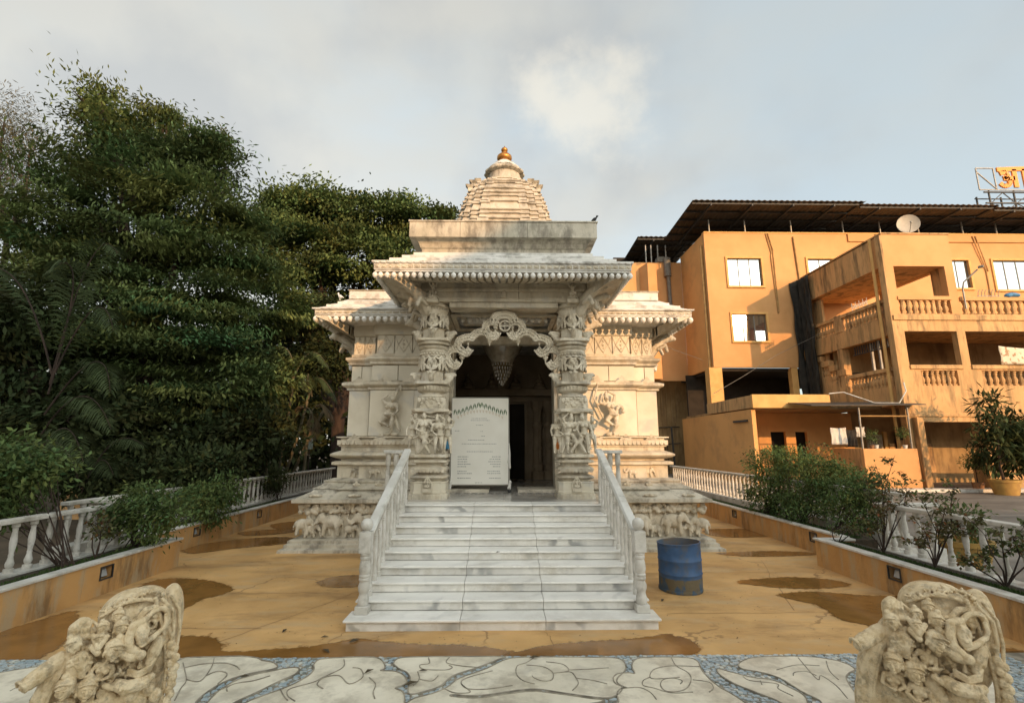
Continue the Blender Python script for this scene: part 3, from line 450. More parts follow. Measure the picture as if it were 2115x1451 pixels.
while yy < 5.20:
    xx = -4.8
    while xx < 4.9:
        cx_, cy_ = xx + rnd.uniform(-.014, .014), yy + rnd.uniform(-.014, .014)
        if not any(inside((cx_, cy_), lp) for lp in LOOPS):
            a0 = rnd.uniform(0, 6.28); k = rnd.choice((4, 5, 5, 6)); r = g * rnd.uniform(.40, .56)
            pts = [(cx_ + r * rnd.uniform(.75, 1.1) * math.cos(a0 + 6.283 * i / k) * 1.15, min(5.215, cy_ + r * rnd.uniform(.75, 1.1) * math.sin(a0 + 6.283 * i / k))) for i in range(k)]
            h = rnd.uniform(.004, .010); n0 = len(ch.f); ch.poly(pts, 0.0, h)
            t = rnd.random(); c = (.85 + .3 * t,) * 3 if t < .72 else ((1.35, 1.2, 1.05) if t < .9 else (.55, .5, .42))
            tint += [c] * (len(ch.f) - n0)
        xx += g
    yy += g * .92
co = ch.build('blue_chip', M['chip_blue'], mos); stuff(co)
def face_tint(me, cols):
    at = me.attributes.new('tint', 'FLOAT_COLOR', 'FACE'); at.data.foreach_set('color', np.array([(*c, 1) for c in cols], np.float32).ravel())
face_tint(co.data, tint)

# standing rain water
for i_, p in enumerate(PUDDLES):
    lp = smooth_loop(p, 5); cx_ = sum(a for a, b in lp) / len(lp); cy_ = sum(b for a, b in lp) / len(lp)
    A_ = np.array(lp); B_ = np.roll(A_, -1, 0); st_ = .05
    gx = np.arange(A_[:, 0].min() - .1, A_[:, 0].max() + .1, st_); gy = np.arange(max(A_[:, 1].min() - .1, 5.223), A_[:, 1].max() + .1, st_); G = np.stack(np.meshgrid(gx, gy), -1).reshape(-1, 2)
    e_ = B_ - A_; t_ = np.clip(((G[:, None] - A_) * e_).sum(-1) / ((e_ ** 2).sum(-1) + 1e-9), 0, 1); d_ = np.linalg.norm(G[:, None] - A_ - e_ * t_[..., None], axis=-1).min(1)
    sd_ = np.array([1 if inside(q, lp) else -1 for q in G]) * d_
    nx_ = len(gx); keep = (sd_ > -.06).reshape(len(gy), nx_); mb = MB(); mb.v = [(q[0], q[1], .003 + .0006 * i_) for q in G]
    for j in range(len(gy) - 1):
        for i in range(nx_ - 1):
            if keep[j, i] or keep[j + 1, i] or keep[j, i + 1] or keep[j + 1, i + 1]: k_ = j * nx_ + i; mb.f.append((k_, k_ + 1, k_ + nx_ + 1, k_ + nx_))
    po = mb.build('puddle', M['wet'], base=(cx_, cy_, 0.0)); struct(po)
    at_ = po.data.attributes.new('wetness', 'FLOAT', 'POINT'); at_.data.foreach_set('value', np.clip(.3 + sd_ / .13, 0, 1.2).astype(np.float32))
# saw-cut joints of the painted slab
for a, b in (((-1.9, 5.3), (-1.72, 5.9)), ((-3.0, 5.55), (-1.9, 7.6)), ((-2.7, 6.0), (-4.6, 6.02)), ((.55, 5.23), (.47, 5.86)), ((2.0, 6.4), (5.2, 6.45)), ((3.6, 6.5), (4.6, 9.2)), ((-4.9, 7.3), (-2.4, 7.35)), ((2.3, 8.3), (5.2, 8.36))):
    mb = MB(); n_ = 14; pts = [(a[0] + (b[0] - a[0]) * i / n_ + rnd.gauss(0, .012), a[1] + (b[1] - a[1]) * i / n_ + rnd.gauss(0, .012)) for i in range(n_ + 1)]
    pts = [(x, max(y, 5.23)) for x, y in pts]
    L_ = []
    for i, p in enumerate(pts):
        d = Vector((b[0] - a[0], b[1] - a[1])).normalized(); w_ = .003 + .004 * rnd.random(); L_.append(((p[0] - d.y * w_, p[1] + d.x * w_, .0025), (p[0] + d.y * w_, p[1] - d.x * w_, .0025)))
    vs_ = [q for pr in L_ for q in pr]; mb.add(vs_, [(2 * i, 2 * i + 1, 2 * i + 3, 2 * i + 2) for i in range(n_)])
    mb.build('floor_crack', mat('floor crack', (0.34, 0.20, 0.085), None, rough=.9), bpy.data.objects['courtyard_floor'])

# ================================================================== PLANTERS AND BALUSTRADES
BAL_PROF = [(.052, 0), (.052, .05), (.03, .055), (.042, .08), (.046, .11), (.034, .15), (.026, .19), (.030, .21), (.024, .23), (.034, .30), (.040, .36), (.036, .42), (.026, .50), (.030, .52), (.026, .535), (.042, .55), (.042, .60)]
bal_me = MB().lathe((0, 0, 0), BAL_PROF, 12).mesh('baluster'); bal_me.materials.append(M['bal']); sm(bal_me, 35)
bal_lo = MB().lathe((0, 0, 0), BAL_PROF, 8).mesh('baluster_far'); bal_lo.materials.append(M['bal']); sm(bal_lo, 35)
def planter(name, label, xf, side, y0, y1, top, lamps, joints, depth=0.62):
    t = thing(name, label, 'planter', (xf, (y0 + y1) / 2, 0), 'ochre planters along the courtyard'); s = side
    X = lambda a, b: (min(xf + s * a, xf + s * b), max(xf + s * a, xf + s * b))
    ys = [y0] + joints + [y1]
    lam = sorted(lamps)
    for a, b in zip(ys[:-1], ys[1:]):                      # rendered wall bays between joints, open where a lamp sits
        w = MB(); cuts = [l for l in lam if a < l < b]; p = a + .002
        for l in cuts:
            w.box(*X(0, .10), p, l - .10, 0, top - .035); w.box(*X(0, .10), l - .10, l + .10, 0, .21); w.box(*X(0, .10), l - .10, l + .10, .36, top - .035); w.box(*X(.10, .12), l - .12, l + .12, .19, .38); p = l + .10
        w.box(*X(0, .10), p, b - .002, 0, top - .035); w.build('wall_bay', M['ochre_wall'], t)
    for l in lam:
        f = MB().box(*X(-.012, .012), l - .115, l - .1, .195, .375).box(*X(-.012, .012), l + .1, l + .115, .195, .375).box(*X(-.012, .012), l - .1, l + .1, .36, .375).box(*X(-.012, .012), l - .1, l + .1, .195, .21).build('lamp_recess', M['darksteel'], t)
        MB().loft([[(xf + s * .09, l - .08, .22), (xf + s * .09, l + .08, .22), (xf + s * .09, l + .08, .34), (xf + s * .09, l - .08, .34)], [(xf + s * .02, l - .05, .235), (xf + s * .02, l + .05, .235), (xf + s * .05, l + .05, .32), (xf + s * .05, l - .05, .32)]]).build('lamp_glass', M['lampglass'], f)
    MB().box(*X(.1, depth), y1 - .1, y1, 0, top - .035).build('end_wall', M['ochre_wall'], t)
    c = MB(); k = y0
    while k < y1 - .15:
        e = min(k + 1.35 + rnd.uniform(-.1, .1), y1 - .14)
        if y1 - .14 - e < .3: e = y1 - .14
        c = MB().box(*X(-.025, .14), k + .002, e - .002, top - .033, top).build('coping_slab', M['coping'], t, bevel=.006); k = e
        if e >= y1 - .14: break
    MB().box(*X(-.025, depth), y1 - .138, y1 + .025, top - .033, top).build('coping_slab', M['coping'], t, bevel=.006)
    MB().box(*X(.10, depth), y0, y1 - .1, .1, top - .06).build('soil', M['soil'], t)
    return t
planter('planter', 'ochre planter in the left foreground ending square at its own corner', -5.5, -1, 1.5, 8.9, .462, [7.33], [4.2, 6.95])
planter('planter', 'ochre planter farther back on the left running to the temple side', -6.25, -1, 9.02, 21, .455, [10.6, 13.2, 16.0], [11.4, 14.2, 17.5])
planter('planter', 'ochre planter in the right foreground with one square lamp recess', 5.36, 1, 1.5, 8.78, .45, [7.06], [4.4, 7.75])
planter('planter', 'ochre planter farther back on the right beyond the blue barrel', 5.93, 1, 8.92, 21, .445, [9.75, 13.0, 16.2], [11.3, 14.4, 17.6])
def balustrade(label, x, y0, y1, zb, zr, step, near, ret=None, lean=0):
    t = thing('balustrade', label, 'balustrade', (x, (y0 + y1) / 2, zb), 'white balustrades beside the planters')
    y = y0
    while y < y1 - .1:
        e = min(y + 1.6, y1); MB().box(x - .13, x + .13, y + .002, e - .002, zb - .25, zb).build('base_slab', M['coping'], t, bevel=.006); y = e
    y = y0
    while y < y1 - .1:
        e = min(y + 1.9, y1); MB().box(x - .075, x + .075, y + .002, e - .002, zr - .06, zr).build('rail', M['bal'], t, bevel=.012); y = e
    k = int((y1 - y0) / step); me = bal_me if near else bal_lo
    for i in range(k):
        inst('baluster', me, t, (x, y0 + step * (i + .5), zb), rnd.random() * 6, (1, 1, (zr - .06 - zb) / .60))
    if ret:
        xa, xb = ret; MB().box(min(xa, xb), max(xa, xb), y1 + .004, y1 + .15, zr - .06, zr).build('rail', M['bal'], t, bevel=.012)
        MB().box(min(xa, xb), max(xa, xb), y1 + .004, y1 + .15, zb - .25, zb).build('base_slab', M['coping'], t, bevel=.006)
        n_ = int(abs(xb - xa) / .25)
        for i in range(n_): inst('baluster', me, t, (xa + (xb - xa) * (i + .5) / n_, y1 + .075, zb), 0, (1, 1, (zr - .06 - zb) / .60))
    return t
balustrade('white balustrade behind the left foreground planter', -6.28, 1.6, 8.8, .42, 1.09, .25, True, (-6.2, -7.2))
balustrade('white balustrade farther back on the left under the dark trees', -7.05, 8.3, 21, .43, 1.115, .25, False)
balustrade('white balustrade behind the right foreground planter with rose bushes', 6.12, 1.6, 8.1, .40, 1.09, .25, True, (6.05, 7.05))
balustrade('white balustrade farther back on the right below the yellow buildings', 7.0, 8.7, 20.8, .46, 1.19, .24, False)

# ================================================================== STAIRCASE
TR, RI, SY = 0.30, 0.1187, 5.895
st = thing('marble_staircase', 'broad white marble staircase of nine steps up to the temple porch', 'staircase', (0, 7, 0))
core = MB()
for i in range(9):
    w = 1.735 if i == 0 else (1.69 if i == 1 else 1.655)
    y0 = SY + i * TR; z = (i + 1) * RI; j = .476
    for a, b in ((-w, -j), (-j, j), (j, w)):
        e1 = .028 if a == -w else 0; e2 = .028 if b == w else 0
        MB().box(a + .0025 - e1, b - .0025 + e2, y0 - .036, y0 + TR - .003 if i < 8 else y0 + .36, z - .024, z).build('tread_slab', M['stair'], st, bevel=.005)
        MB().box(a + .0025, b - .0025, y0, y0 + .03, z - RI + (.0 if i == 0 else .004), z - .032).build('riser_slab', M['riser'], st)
    core.box(-w + .01, w - .01, y0 + .031, 9.0, z - RI, z - .03)
core.build('stair_core', M['dirty'], st)

newel_prof = [(.060, 0), (.060, .10)]
def stair_rail(label, s):
    x = 1.615 * s; t = thing('stair_railing', label, 'railing', (x, 7.2, .12), 'carved railings flanking the staircase')
    b0 = RI + .001; p = MB()
    p.box(x - .075, x + .075, 6.04, 6.19, b0, b0 + .085)
    p.lathe((x, 6.115, b0), [(.058, .085), (.062, .10), (.062, .16), (.050, .20), (.050, .22), (.062, .245), (.066, .29), (.052, .33), (.052, .345), (.062, .355), (.062, .375), (.054, .382), (.062, .392), (.062, .41), (.054, .417), (.058, .43), (.066, .47), (.060, .54), (.050, .575), (.060, .585), (.060, .61), (.052, .615), (.062, .628), (.062, .65), (.05, .66)], 16)
    p.box(x - .068, x + .068, 6.047, 6.183, b0 + .655, b0 + .89)
    nw = p.build('newel_post', M['bal'], t, smooth=True, bevel=.006)
    MB().lathe((x, 6.115, b0 + .885), [(.035, 0), (.03, .015), (.055, .03), (.07, .06), (.073, .085), (.066, .115), (.045, .14), (.02, .152)], 16).build('ball_finial', M['bal'], nw, smooth=True)
    z0, z1 = .985, 1.93; ya, yb = 6.19, 8.42
    sl = (z1 - z0) / (yb - ya); n_ = 3
    for i in range(n_):
        a, b = ya + (yb - ya) * i / n_, ya + (yb - ya) * (i + 1) / n_
        rg = lambda y: [(x - .055, y, z0 + sl * (y - ya) - .045), (x + .055, y, z0 + sl * (y - ya) - .045), (x + .065, y, z0 + sl * (y - ya) - .005), (x + .045, y, z0 + sl * (y - ya) + .025), (x - .045, y, z0 + sl * (y - ya) + .025), (x - .065, y, z0 + sl * (y - ya) - .005)]
        MB().loft([rg(a + .001), rg(b - .001)]).build('handrail', M['coping'], t, bevel=.006)
    for i in range(11):
        y = 6.36 + i * .205; zs = RI * (1 + math.floor((y - SY) / TR + .02)); zs = min(zs, 9 * RI); zt = z0 + sl * (y - ya) - .05
        h = zt - zs
        prof = [(.038, 0), (.038, .06), (.028, .07), (.034, .10), (.031, .14), (.022, .17), (.029, .25), (.030, h * .55), (.023, h * .68), (.031, h * .69), (.023, h * .705), (.031, h * .72), (.021, h * .74), (.026, h * .92), (.032, h * .93), (.032, h)]
        MB().lathe((x, y, zs + .001), prof, 10).build('baluster', M['bal'], t, smooth=True)
    # short level return beside the porch pillar
    MB().box(min(x, x + s * .40), max(x, x + s * .40), 8.425, 8.57, 1.875, 1.93).build('handrail', M['coping'], t, bevel=.006)
    for q in (.20, .33): MB().lathe((x + s * q, 8.5, 1.07), [(.05, 0), (.05, .08), (.035, .09), (.045, .2), (.04, .45), (.03, .6), (.045, .62), (.045, .805)], 10).build('baluster', M['bal'], t, smooth=True)
stair_rail('white stone railing on the left edge of the marble stairs', -1)
stair_rail('white stone railing on the right edge of the marble stairs beside the blue barrel', 1)

# ================================================================== TEMPLE
tp = thing('marble_temple', 'carved white marble temple with pillared porch and stepped spire', 'temple', (0, 12, 0))
def half(name, prof, s, m, bays=True, xin=1.16, bevel=0, y_out=10.9, y_in=10.72, x_out=3.45, x_in=2.94):
    rings = []
    for e, z in prof:
        if bays: o_ = [(xin, y_in - e), (x_in + e, y_in - e), (x_in + e, y_out - e), (x_out + e, y_out - e), (x_out + e, 19), (x_out - .4, 19), (x_out - .4, y_out + .25), (xin, y_out + .25)]
        else: o_ = [(xin, y_in - e), (x_out + e, y_in - e), (x_out + e, 19), (x_out - .4, 19), (x_out - .4, y_out + .25), (xin, y_out + .25)]
        rings.append([(s * a, b, z) for a, b in o_])
    return MB().loft(rings).build(name, m, tp, bevel=bevel)
def rnd_prof(e0, e1, z0, z1, k=6):
    return [(e0 + (e1 - e0) * math.sin(math.pi * i / k), z0 + (z1 - z0) * i / k) for i in range(k + 1)]
eleph = []
for d, tr in ((-1, 0), (1, 0), (-1, 1)):
    k = Clay(); elephant(k, (0, 0, 0), 1.0, d, tr); eleph.append(k.fuse('carved_elephant', M['carve'], .02, 2))
fol = []
for sd_ in range(3):
    k = Clay(); r_ = random.Random(40 + sd_)
    for i in range(26): k.e((r_.uniform(-.2, .2), r_.uniform(-.03, .02), r_.uniform(-.09, .09)), r_.uniform(.03, .06), None, 8, 6)
    k.c((0, .02, -.35), (0, .02, 0), .03, .025); fol.append(k.fuse('carved_tree', M['carve'], .012, 1))
lotus = Clay(); lotus.e((0, 0, 0), (.09, .035, .05)); lotus.e((-.05, -.02, .02), .03); lotus.e((.05, -.02, .02), .03); lotus.e((0, -.03, .045), (.03, .03, .045)); lotus = lotus.fuse('lotus_boss', M['carve'], .01, 1)
tri = MB().prism([(-.17, 0), (.17, 0), (.13, .04), (.07, .07), (.03, .12), (0, .15), (-.03, .12), (-.07, .07), (-.13, .04)], 0, .03).mesh('gable_motif'); tri.materials.append(M['carve'])
drop = MB().lathe((0, 0, 0), [(.006, 0), (.03, .018), (.043, .045), (.043, .062), (.03, .085), (.012, .1), (.03, .105)], 10).mesh('eave_pendant'); drop.materials.append(M['stair']); sm(drop, 60)
scal = MB().prism([(-.044, .1), (.044, .1), (.044, .045), (.03, .012), (0, 0), (-.03, .012), (-.044, .045)], 0, .035).mesh('scallop'); scal.materials.append(M['marble'])
for s in (-1, 1):
    half('plinth_base', [(.84, 0), (.84, .05), (.76, .075), (.76, .13), (.71, .15), (.71, .20), (.66, .22)], s, M['dirty'], False, .3)
    half('frieze_back', [(.47, .22), (.47, .86)], s, M['carve'], False, .3)
    half('plinth_slab', [(.52, .86), (.62, .88), (.70, .90), (.70, .965), (.64, .985), (.42, 1.10), (.40, 1.12)], s, M['dirty'], False, .3)
    half('base_moulding', [(.40, 1.12), (.46, 1.13), (.46, 1.15), (.36, 1.19), (.28, 1.24), (.30, 1.27), (.30, 1.29), (.16, 1.33)], s, M['dirty'], True)
    half('animal_band', [(.10, 1.33), (.10, 1.585), (.16, 1.60), (.2, 1.61), (.2, 1.66), (.15, 1.68), (.05, 1.69), (.05, 1.72)], s, M['marble'])
    half('roll_moulding', rnd_prof(.06, .24, 1.72, 1.90, 8) + [(.06, 1.93), (.06, 1.985)], s, M['marble'])
    half('scallop_band', [(.10, 1.985), (.10, 2.0), (.13, 2.02), (.13, 2.11), (.07, 2.125), (.07, 2.15), (.15, 2.17), (.15, 2.195), (.03, 2.20)], s, M['marble'])
    half('wall', [(-.02, 2.20), (-.02, 3.20)], s, M['dirty'])
    half('cornice', [(.0, 3.20), (.03, 3.21), (.03, 3.25), (.10, 3.29), (.12, 3.31), (.12, 3.36), (.05, 3.39), (.0, 3.40)], s, M['marble'])
    half('wall_upper', [(-.06, 3.40), (-.06, 3.76)], s, M['dirty'])
    half('frieze_moulding', [(-.03, 3.76), (.02, 3.78), (.02, 3.82), (.06, 3.86), (.08, 3.88), (.08, 3.93), (.02, 3.95), (-.02, 3.96), (-.02, 4.02)], s, M['marble'])
    half('diamond_wall', [(-.10, 4.02), (-.10, 4.44)], s, M['dirty'])
    half('wall_head', [(-.06, 4.44), (-.03, 4.46), (-.03, 4.66), (-.03, 4.72)], s, M['slab'])
    # carved work on the front
    zf = .22; ypl = 10.72 - .47
    for x, d, sc_, dz, idx in ((3.80, -1, .52, 0, 1), (3.42, -1, .80, .04, 0), (3.02, 1, .46, 0, 1), (2.70, 1, .82, .03, 2), (2.22, -1, .76, .03, 0), (3.95, 1, .62, .05, 1)):
        inst('carved_elephant', eleph[idx if s < 0 else (idx + 1) % 3], tp, (s * x, ypl - .03, zf + dz), 0, sc_)
    for i in range(7):
        inst('carved_tree', fol[i % 3], tp, (s * (3.86 - i * .30), ypl - .035, .77 + .03 * (i % 2)), 0, (1, 1, .9))
    for i, x in enumerate((3.12, 2.72, 2.34)):
        inst('carved_elephant', eleph[(i + (s > 0)) % 3], tp, (s * x, (10.62 if x < 2.94 else 10.80) - .0, 1.34), 0, .36)
    for x in (3.0, 2.55, 2.1): inst('lotus_boss', lotus, tp, (s * x, 10.39, 1.20), 0, 1.0)
    for x in (3.72, 2.95, 2.3): inst('lotus_boss', lotus, tp, (s * x, 10.12, 1.03), 0, (1.6, 1, .7), (rad(35), 0, 0))
    for x, y in ((3.22, 10.86), (2.62, 10.69), (2.0, 10.69)): inst('gable_motif', tri, tp, (s * x, y - .12, 2.12), 0, .9); 
    for x, y in ((3.2, 10.84), (2.6, 10.66), (2.05, 10.66)): inst('gable_motif', tri, tp, (s * x, y - .05, 3.365), 0, 1.0)
    x = 1.5
    while x < 3.56:
        y = 10.72 if x < 2.99 else 10.9
        inst('scallop', scal, tp, (s * x, y - .162, 2.02), 0, 1.0); x += .092
    def slabrow(nm, m, xs, z0, z1, e, th, wall=0):
        for a, b, y in xs: MB().box(min(s * a, s * b) + .003, max(s * a, s * b) - .003, y - e - th, y - e, z0 + .003, z1 - .003).build(nm, m, tp, bevel=.004)
    slabrow('wall_slab', M['slab'], ((1.2, 1.96, 10.72), (1.96, 2.92, 10.72), (2.97, 3.43, 10.9)), 2.21, 3.195, -.02, .022)
    slabrow('wall_block', M['slab'], ((1.2, 1.75, 10.72), (1.76, 2.33, 10.72), (2.34, 2.91, 10.72), (2.945, 3.18, 10.9), (3.19, 3.41, 10.9)), 3.41, 3.75, -.06, .035)
    dp = [(1.25 + .40 * i, 1.64 + .40 * i, 10.72) for i in range(4)] + [(2.91, 3.16, 10.9), (3.165, 3.40, 10.9)]
    for a, b, y in dp:
        cx_ = s * (a + b) / 2; hw = (b - a) / 2 - .005; yb = y + .10
        pn = MB().box(cx_ - hw, cx_ + hw, yb - .04, yb, 4.025, 4.435).build('diamond_panel', M['slab'], tp, bevel=.004)
        d = MB()
        for (ax, az), (bx, bz) in zip(((0, -.17), (hw * .62, 0), (0, .19), (-hw * .62, 0)), ((hw * .62, 0), (0, .19), (-hw * .62, 0), (0, -.17))):
            d.bar((cx_ + ax, yb - .046, 4.23 + az), (cx_ + bx, yb - .046, 4.23 + bz), .022, .014, (0, 1, 0))
        for rr, zz in ((.035, 0), (.02, .09), (.018, -.08)): d.ell((cx_, yb - .045, 4.23 + zz), (rr, .014, rr), None, 8, 5)
        for q in (-1, 1): d.bar((cx_ + q * hw * .62, yb - .045, 4.23), (cx_ + q * hw * .98, yb - .045, 4.41), .014, .01, (0, 1, 0)); d.bar((cx_ + q * hw * .62, yb - .045, 4.23), (cx_ + q * hw * .98, yb - .045, 4.05), .014, .01, (0, 1, 0))
        d.build('diamond_carving', M['carve'], pn)
# dancing bracket figures on the walls
k = Clay(); figure(k, (0, 0, 0), .80, dict(hed=(.06, -.05, .86), nec=(.04, -.03, .80), che=(.0, -.04, .68), pel=(-.06, -.02, .50), rsh=(.14, -.02, .74), lsh=(-.12, -.03, .76), rel=(.20, -.05, .58), rha=(.12, -.12, .48), lel=(-.22, -.03, .86), lha=(-.06, -.05, .96), lkn=(-.22, -.06, .33), lft=(-.02, -.05, .22), rkn=(.05, -.06, .26), rft=(.02, 0, .05)))
k.path([(-.18, .02, .36), (-.24, .0, .28), (-.19, 0, .2)], .02); k.e((0, .03, .03), (.16, .05, .05)); k.c((.18, .02, .1), (.05, .02, .4), .03, .04); k.e((.16, .02, .9), (.03, .03, .07)); k.c((.06, -.02, .72), (.15, 0, .93), .05, .02)
inst('dancer_carving', k.fuse('dancer_carving', M['carve'], .009, 1), tp, (-2.42, 10.60, 2.21), rad(-12), 1.12)
k = Clay(); figure(k, (0, 0, 0), .80, dict(hed=(-.10, -.05, .90), nec=(-.07, -.03, .83), che=(-.03, -.04, .70), pel=(.08, -.02, .50), rsh=(.08, -.02, .77), lsh=(-.15, -.03, .75), rel=(.12, -.05, .98), rha=(-.04, -.06, 1.05), lel=(-.26, -.05, .78), lha=(-.2, -.05, .98), lhip=(.02, 0, .48), rhip=(.14, 0, .47), lkn=(-.12, -.08, .36), lft=(.05, -.08, .24), rkn=(.14, -.06, .26), rft=(.06, 0, .05)))
for i in range(9): a = .3 + i * .42; k.e((.20 + .07 * math.cos(a), -.01, .42 + .15 * math.sin(a)), .035)
k.path([(-.22, .03, 1.0), (-.30, .02, .7), (-.14, .02, .35)], .018); k.e((.05, .03, .03), (.14, .05, .05))
inst('dancer_carving', k.fuse('dancer_carving', M['carve'], .009, 1), tp, (2.30, 10.60, 2.21), rad(8), 1.12)
# door jambs and inner hall
for s in (-1, 1):
    x0, x1 = sorted((s * 1.10, s * 1.19)); MB().box(x0, x1, 10.70, 11.2, 1.07, 4.66).build('door_jamb', M['marble'], tp, bevel=.012)
    x0, x1 = sorted((s * 1.19, s * 1.30)); MB().box(x0, x1, 10.66, 10.72, 1.07, 3.15).build('door_architrave', M['slab'], tp, bevel=.01)
    x0, x1 = sorted((s * 1.19, s * 1.36)); MB().box(x0, x1, 10.62, 10.72, 3.15, 3.27).build('architrave_cap', M['marble'], tp, bevel=.01)
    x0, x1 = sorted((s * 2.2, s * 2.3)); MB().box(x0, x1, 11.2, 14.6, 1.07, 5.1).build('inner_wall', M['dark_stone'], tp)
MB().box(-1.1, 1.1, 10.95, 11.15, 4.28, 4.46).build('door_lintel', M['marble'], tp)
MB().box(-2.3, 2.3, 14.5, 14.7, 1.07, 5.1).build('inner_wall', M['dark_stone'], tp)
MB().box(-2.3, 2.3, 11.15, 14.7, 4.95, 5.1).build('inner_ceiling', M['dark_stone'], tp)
# porch floor
MB().box(-2.05, 2.05, 8.62, 10.72, .3, 1.060).build('porch_platform', M['dirty'], tp)
for i, (a, b) in enumerate(((-1.66, -.62), (-.62, .02), (.02, .62), (.62, 1.66))):
    for j, (c, d) in enumerate(((8.66, 9.35), (9.35, 10.1), (10.1, 10.75))): MB().box(a + .002, b - .002, c + .002, d - .002, 1.062, 1.069 + .0005 * ((i + j) % 2)).build('floor_slab', M['inner_floor'], tp)
MB().box(-2.2, 2.2, 10.76, 14.5, 1.0, 1.069).build('inner_floor', M['inner_floor'], tp)
for i in range(13):                                            # key-pattern inlay across the threshold
    x = -.96 + i * .16
    for (a, b) in (((x, 10.0), (x + .11, 10.22)), ((x + .11, 10.0), (x, 10.22)), ((x, 9.97), (x + .13, 9.97)), ((x, 10.25), (x + .13, 10.25))): 
        mb = MB().bar((a[0], a[1], 1.0715), (b[0], b[1], 1.0715), .02, .003); mb.build('floor_inlay', M['inlay'], tp)
# back wall of the hall: dark doorway, pilasters, small shrine tops
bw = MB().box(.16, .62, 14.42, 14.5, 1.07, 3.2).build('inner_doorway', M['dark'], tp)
for x in (.10, .66): MB().box(x - .05, x + .05, 14.36, 14.5, 1.07, 3.26).build('inner_door_jamb', M['dark_stone'], tp, bevel=.01)
MB().box(.02, .74, 14.33, 14.5, 3.26, 3.4).build('inner_door_lintel', M['dark_stone'], tp, bevel=.01)
for x in (-1.5, -.75, .98, 1.32):
    MB().lathe((x, 14.3, 1.07), [(.2, 0), (.2, .2), (.15, .24), (.17, .4), (.13, .45), (.13, .8), (.16, .85), (.13, .95), (.13, 1.4), (.17, 1.5), (.12, 1.6), (.14, 1.9), (.2, 2.05), (.2, 2.2)], 8).build('inner_pilaster', M['dark_stone'], tp)
MB().box(-2.2, 2.2, 14.2, 14.5, 3.42, 3.62).build('inner_frieze', M['dark_stone'], tp, bevel=.02)
for x in (-1.05, -.35, .35, 1.05): MB().lathe((x, 14.28, 3.62), [(.2, 0), (.2, .06), (.15, .08), (.16, .14), (.1, .2), (.11, .24), (.04, .34), (.05, .38), (.01, .46)], 10).build('shrine_top', M['dark_stone'], tp, smooth=True)

# ------------------------------------------------------------------ porch pillars
def sqr(cx_, cy_, r, z, n=5, p=0.0):
    """square ring with stepped (redented) corners"""
    d = r * p if p else r * .12
    q = [(r - 2 * d, r), (r - 2 * d, r - d * .0)] if False else None
    pts = []
    for (sx, sy) in ((1, 1), (-1, 1), (-1, -1), (1, -1)):
        c_ = [(r - 2 * d, r), (r - 2 * d + d * .9, r - d * .9), (r - d * .9, r - 2 * d + d * .9), (r, r - 2 * d)]
        if sx * sy > 0: c_ = c_[::-1]
        pts += [(cx_ + sx * a, cy_ + sy * b, z) for a, b in c_]
    return pts
def sq(mb, cx_, cy_, prof, p=.12): return mb.loft([sqr(cx_, cy_, r, z, 5, p) for r, z in prof])
face = Clay()                                                  # mask of glory with scrolls
face.e((0, .03, .14), (.30, .26, .13), None, 20, 9)
for a in range(4):
    R_ = Matrix.Rotation(a * math.pi / 2, 3, 'Z'); T = lambda p: tuple(R_ @ Vector(p) + Vector((0, .0, 0)))
    face.e(T((0, -.26, .15)), (.12, .08, .10) if a % 2 == 0 else (.08, .12, .10)); face.e(T((0, -.34, .13)), .035)
    for q in (-1, 1):
        face.e(T((q * .055, -.325, .18)), .036); face.path([T((q * .02, -.33, .215)), T((q * .08, -.32, .245)), T((q * .14, -.27, .22))], .02); face.path([T((q * .03, -.33, .075)), T((q * .10, -.31, .06)), T((q * .15, -.27, .11))], .022)
        face.path([T((q * .17, -.25, .06)), T((q * .2, -.24, .14)), T((q * .17, -.26, .22)), T((q * .22, -.22, .25))], .026); face.path([T((q * .24, -.18, .04)), T((q * .25, -.19, .15)), T((q * .22, -.2, .2))], .028)
    face.path([T((-.08, -.32, .05)), T((0, -.35, .03)), T((.08, -.32, .05))], .024)
face = face.fuse('mask_carving', M['carve'], .0095, 1)
brk = Clay()                                                   # leafy volute bracket, pointing +x
brk.path([(.24, 0, .02), (.32, 0, .03), (.38, 0, .09), (.42, 0, .16), (.46, 0, .155)], [.05, .05, .04, .032, .03]); brk.path([(.26, 0, .15), (.36, 0, .17), (.44, 0, .19)], [.05, .035, .02]); brk.e((.33, 0, .10), (.08, .045, .08))
brk = brk.fuse('volute', M['carve'], .01, 1)
grp = []
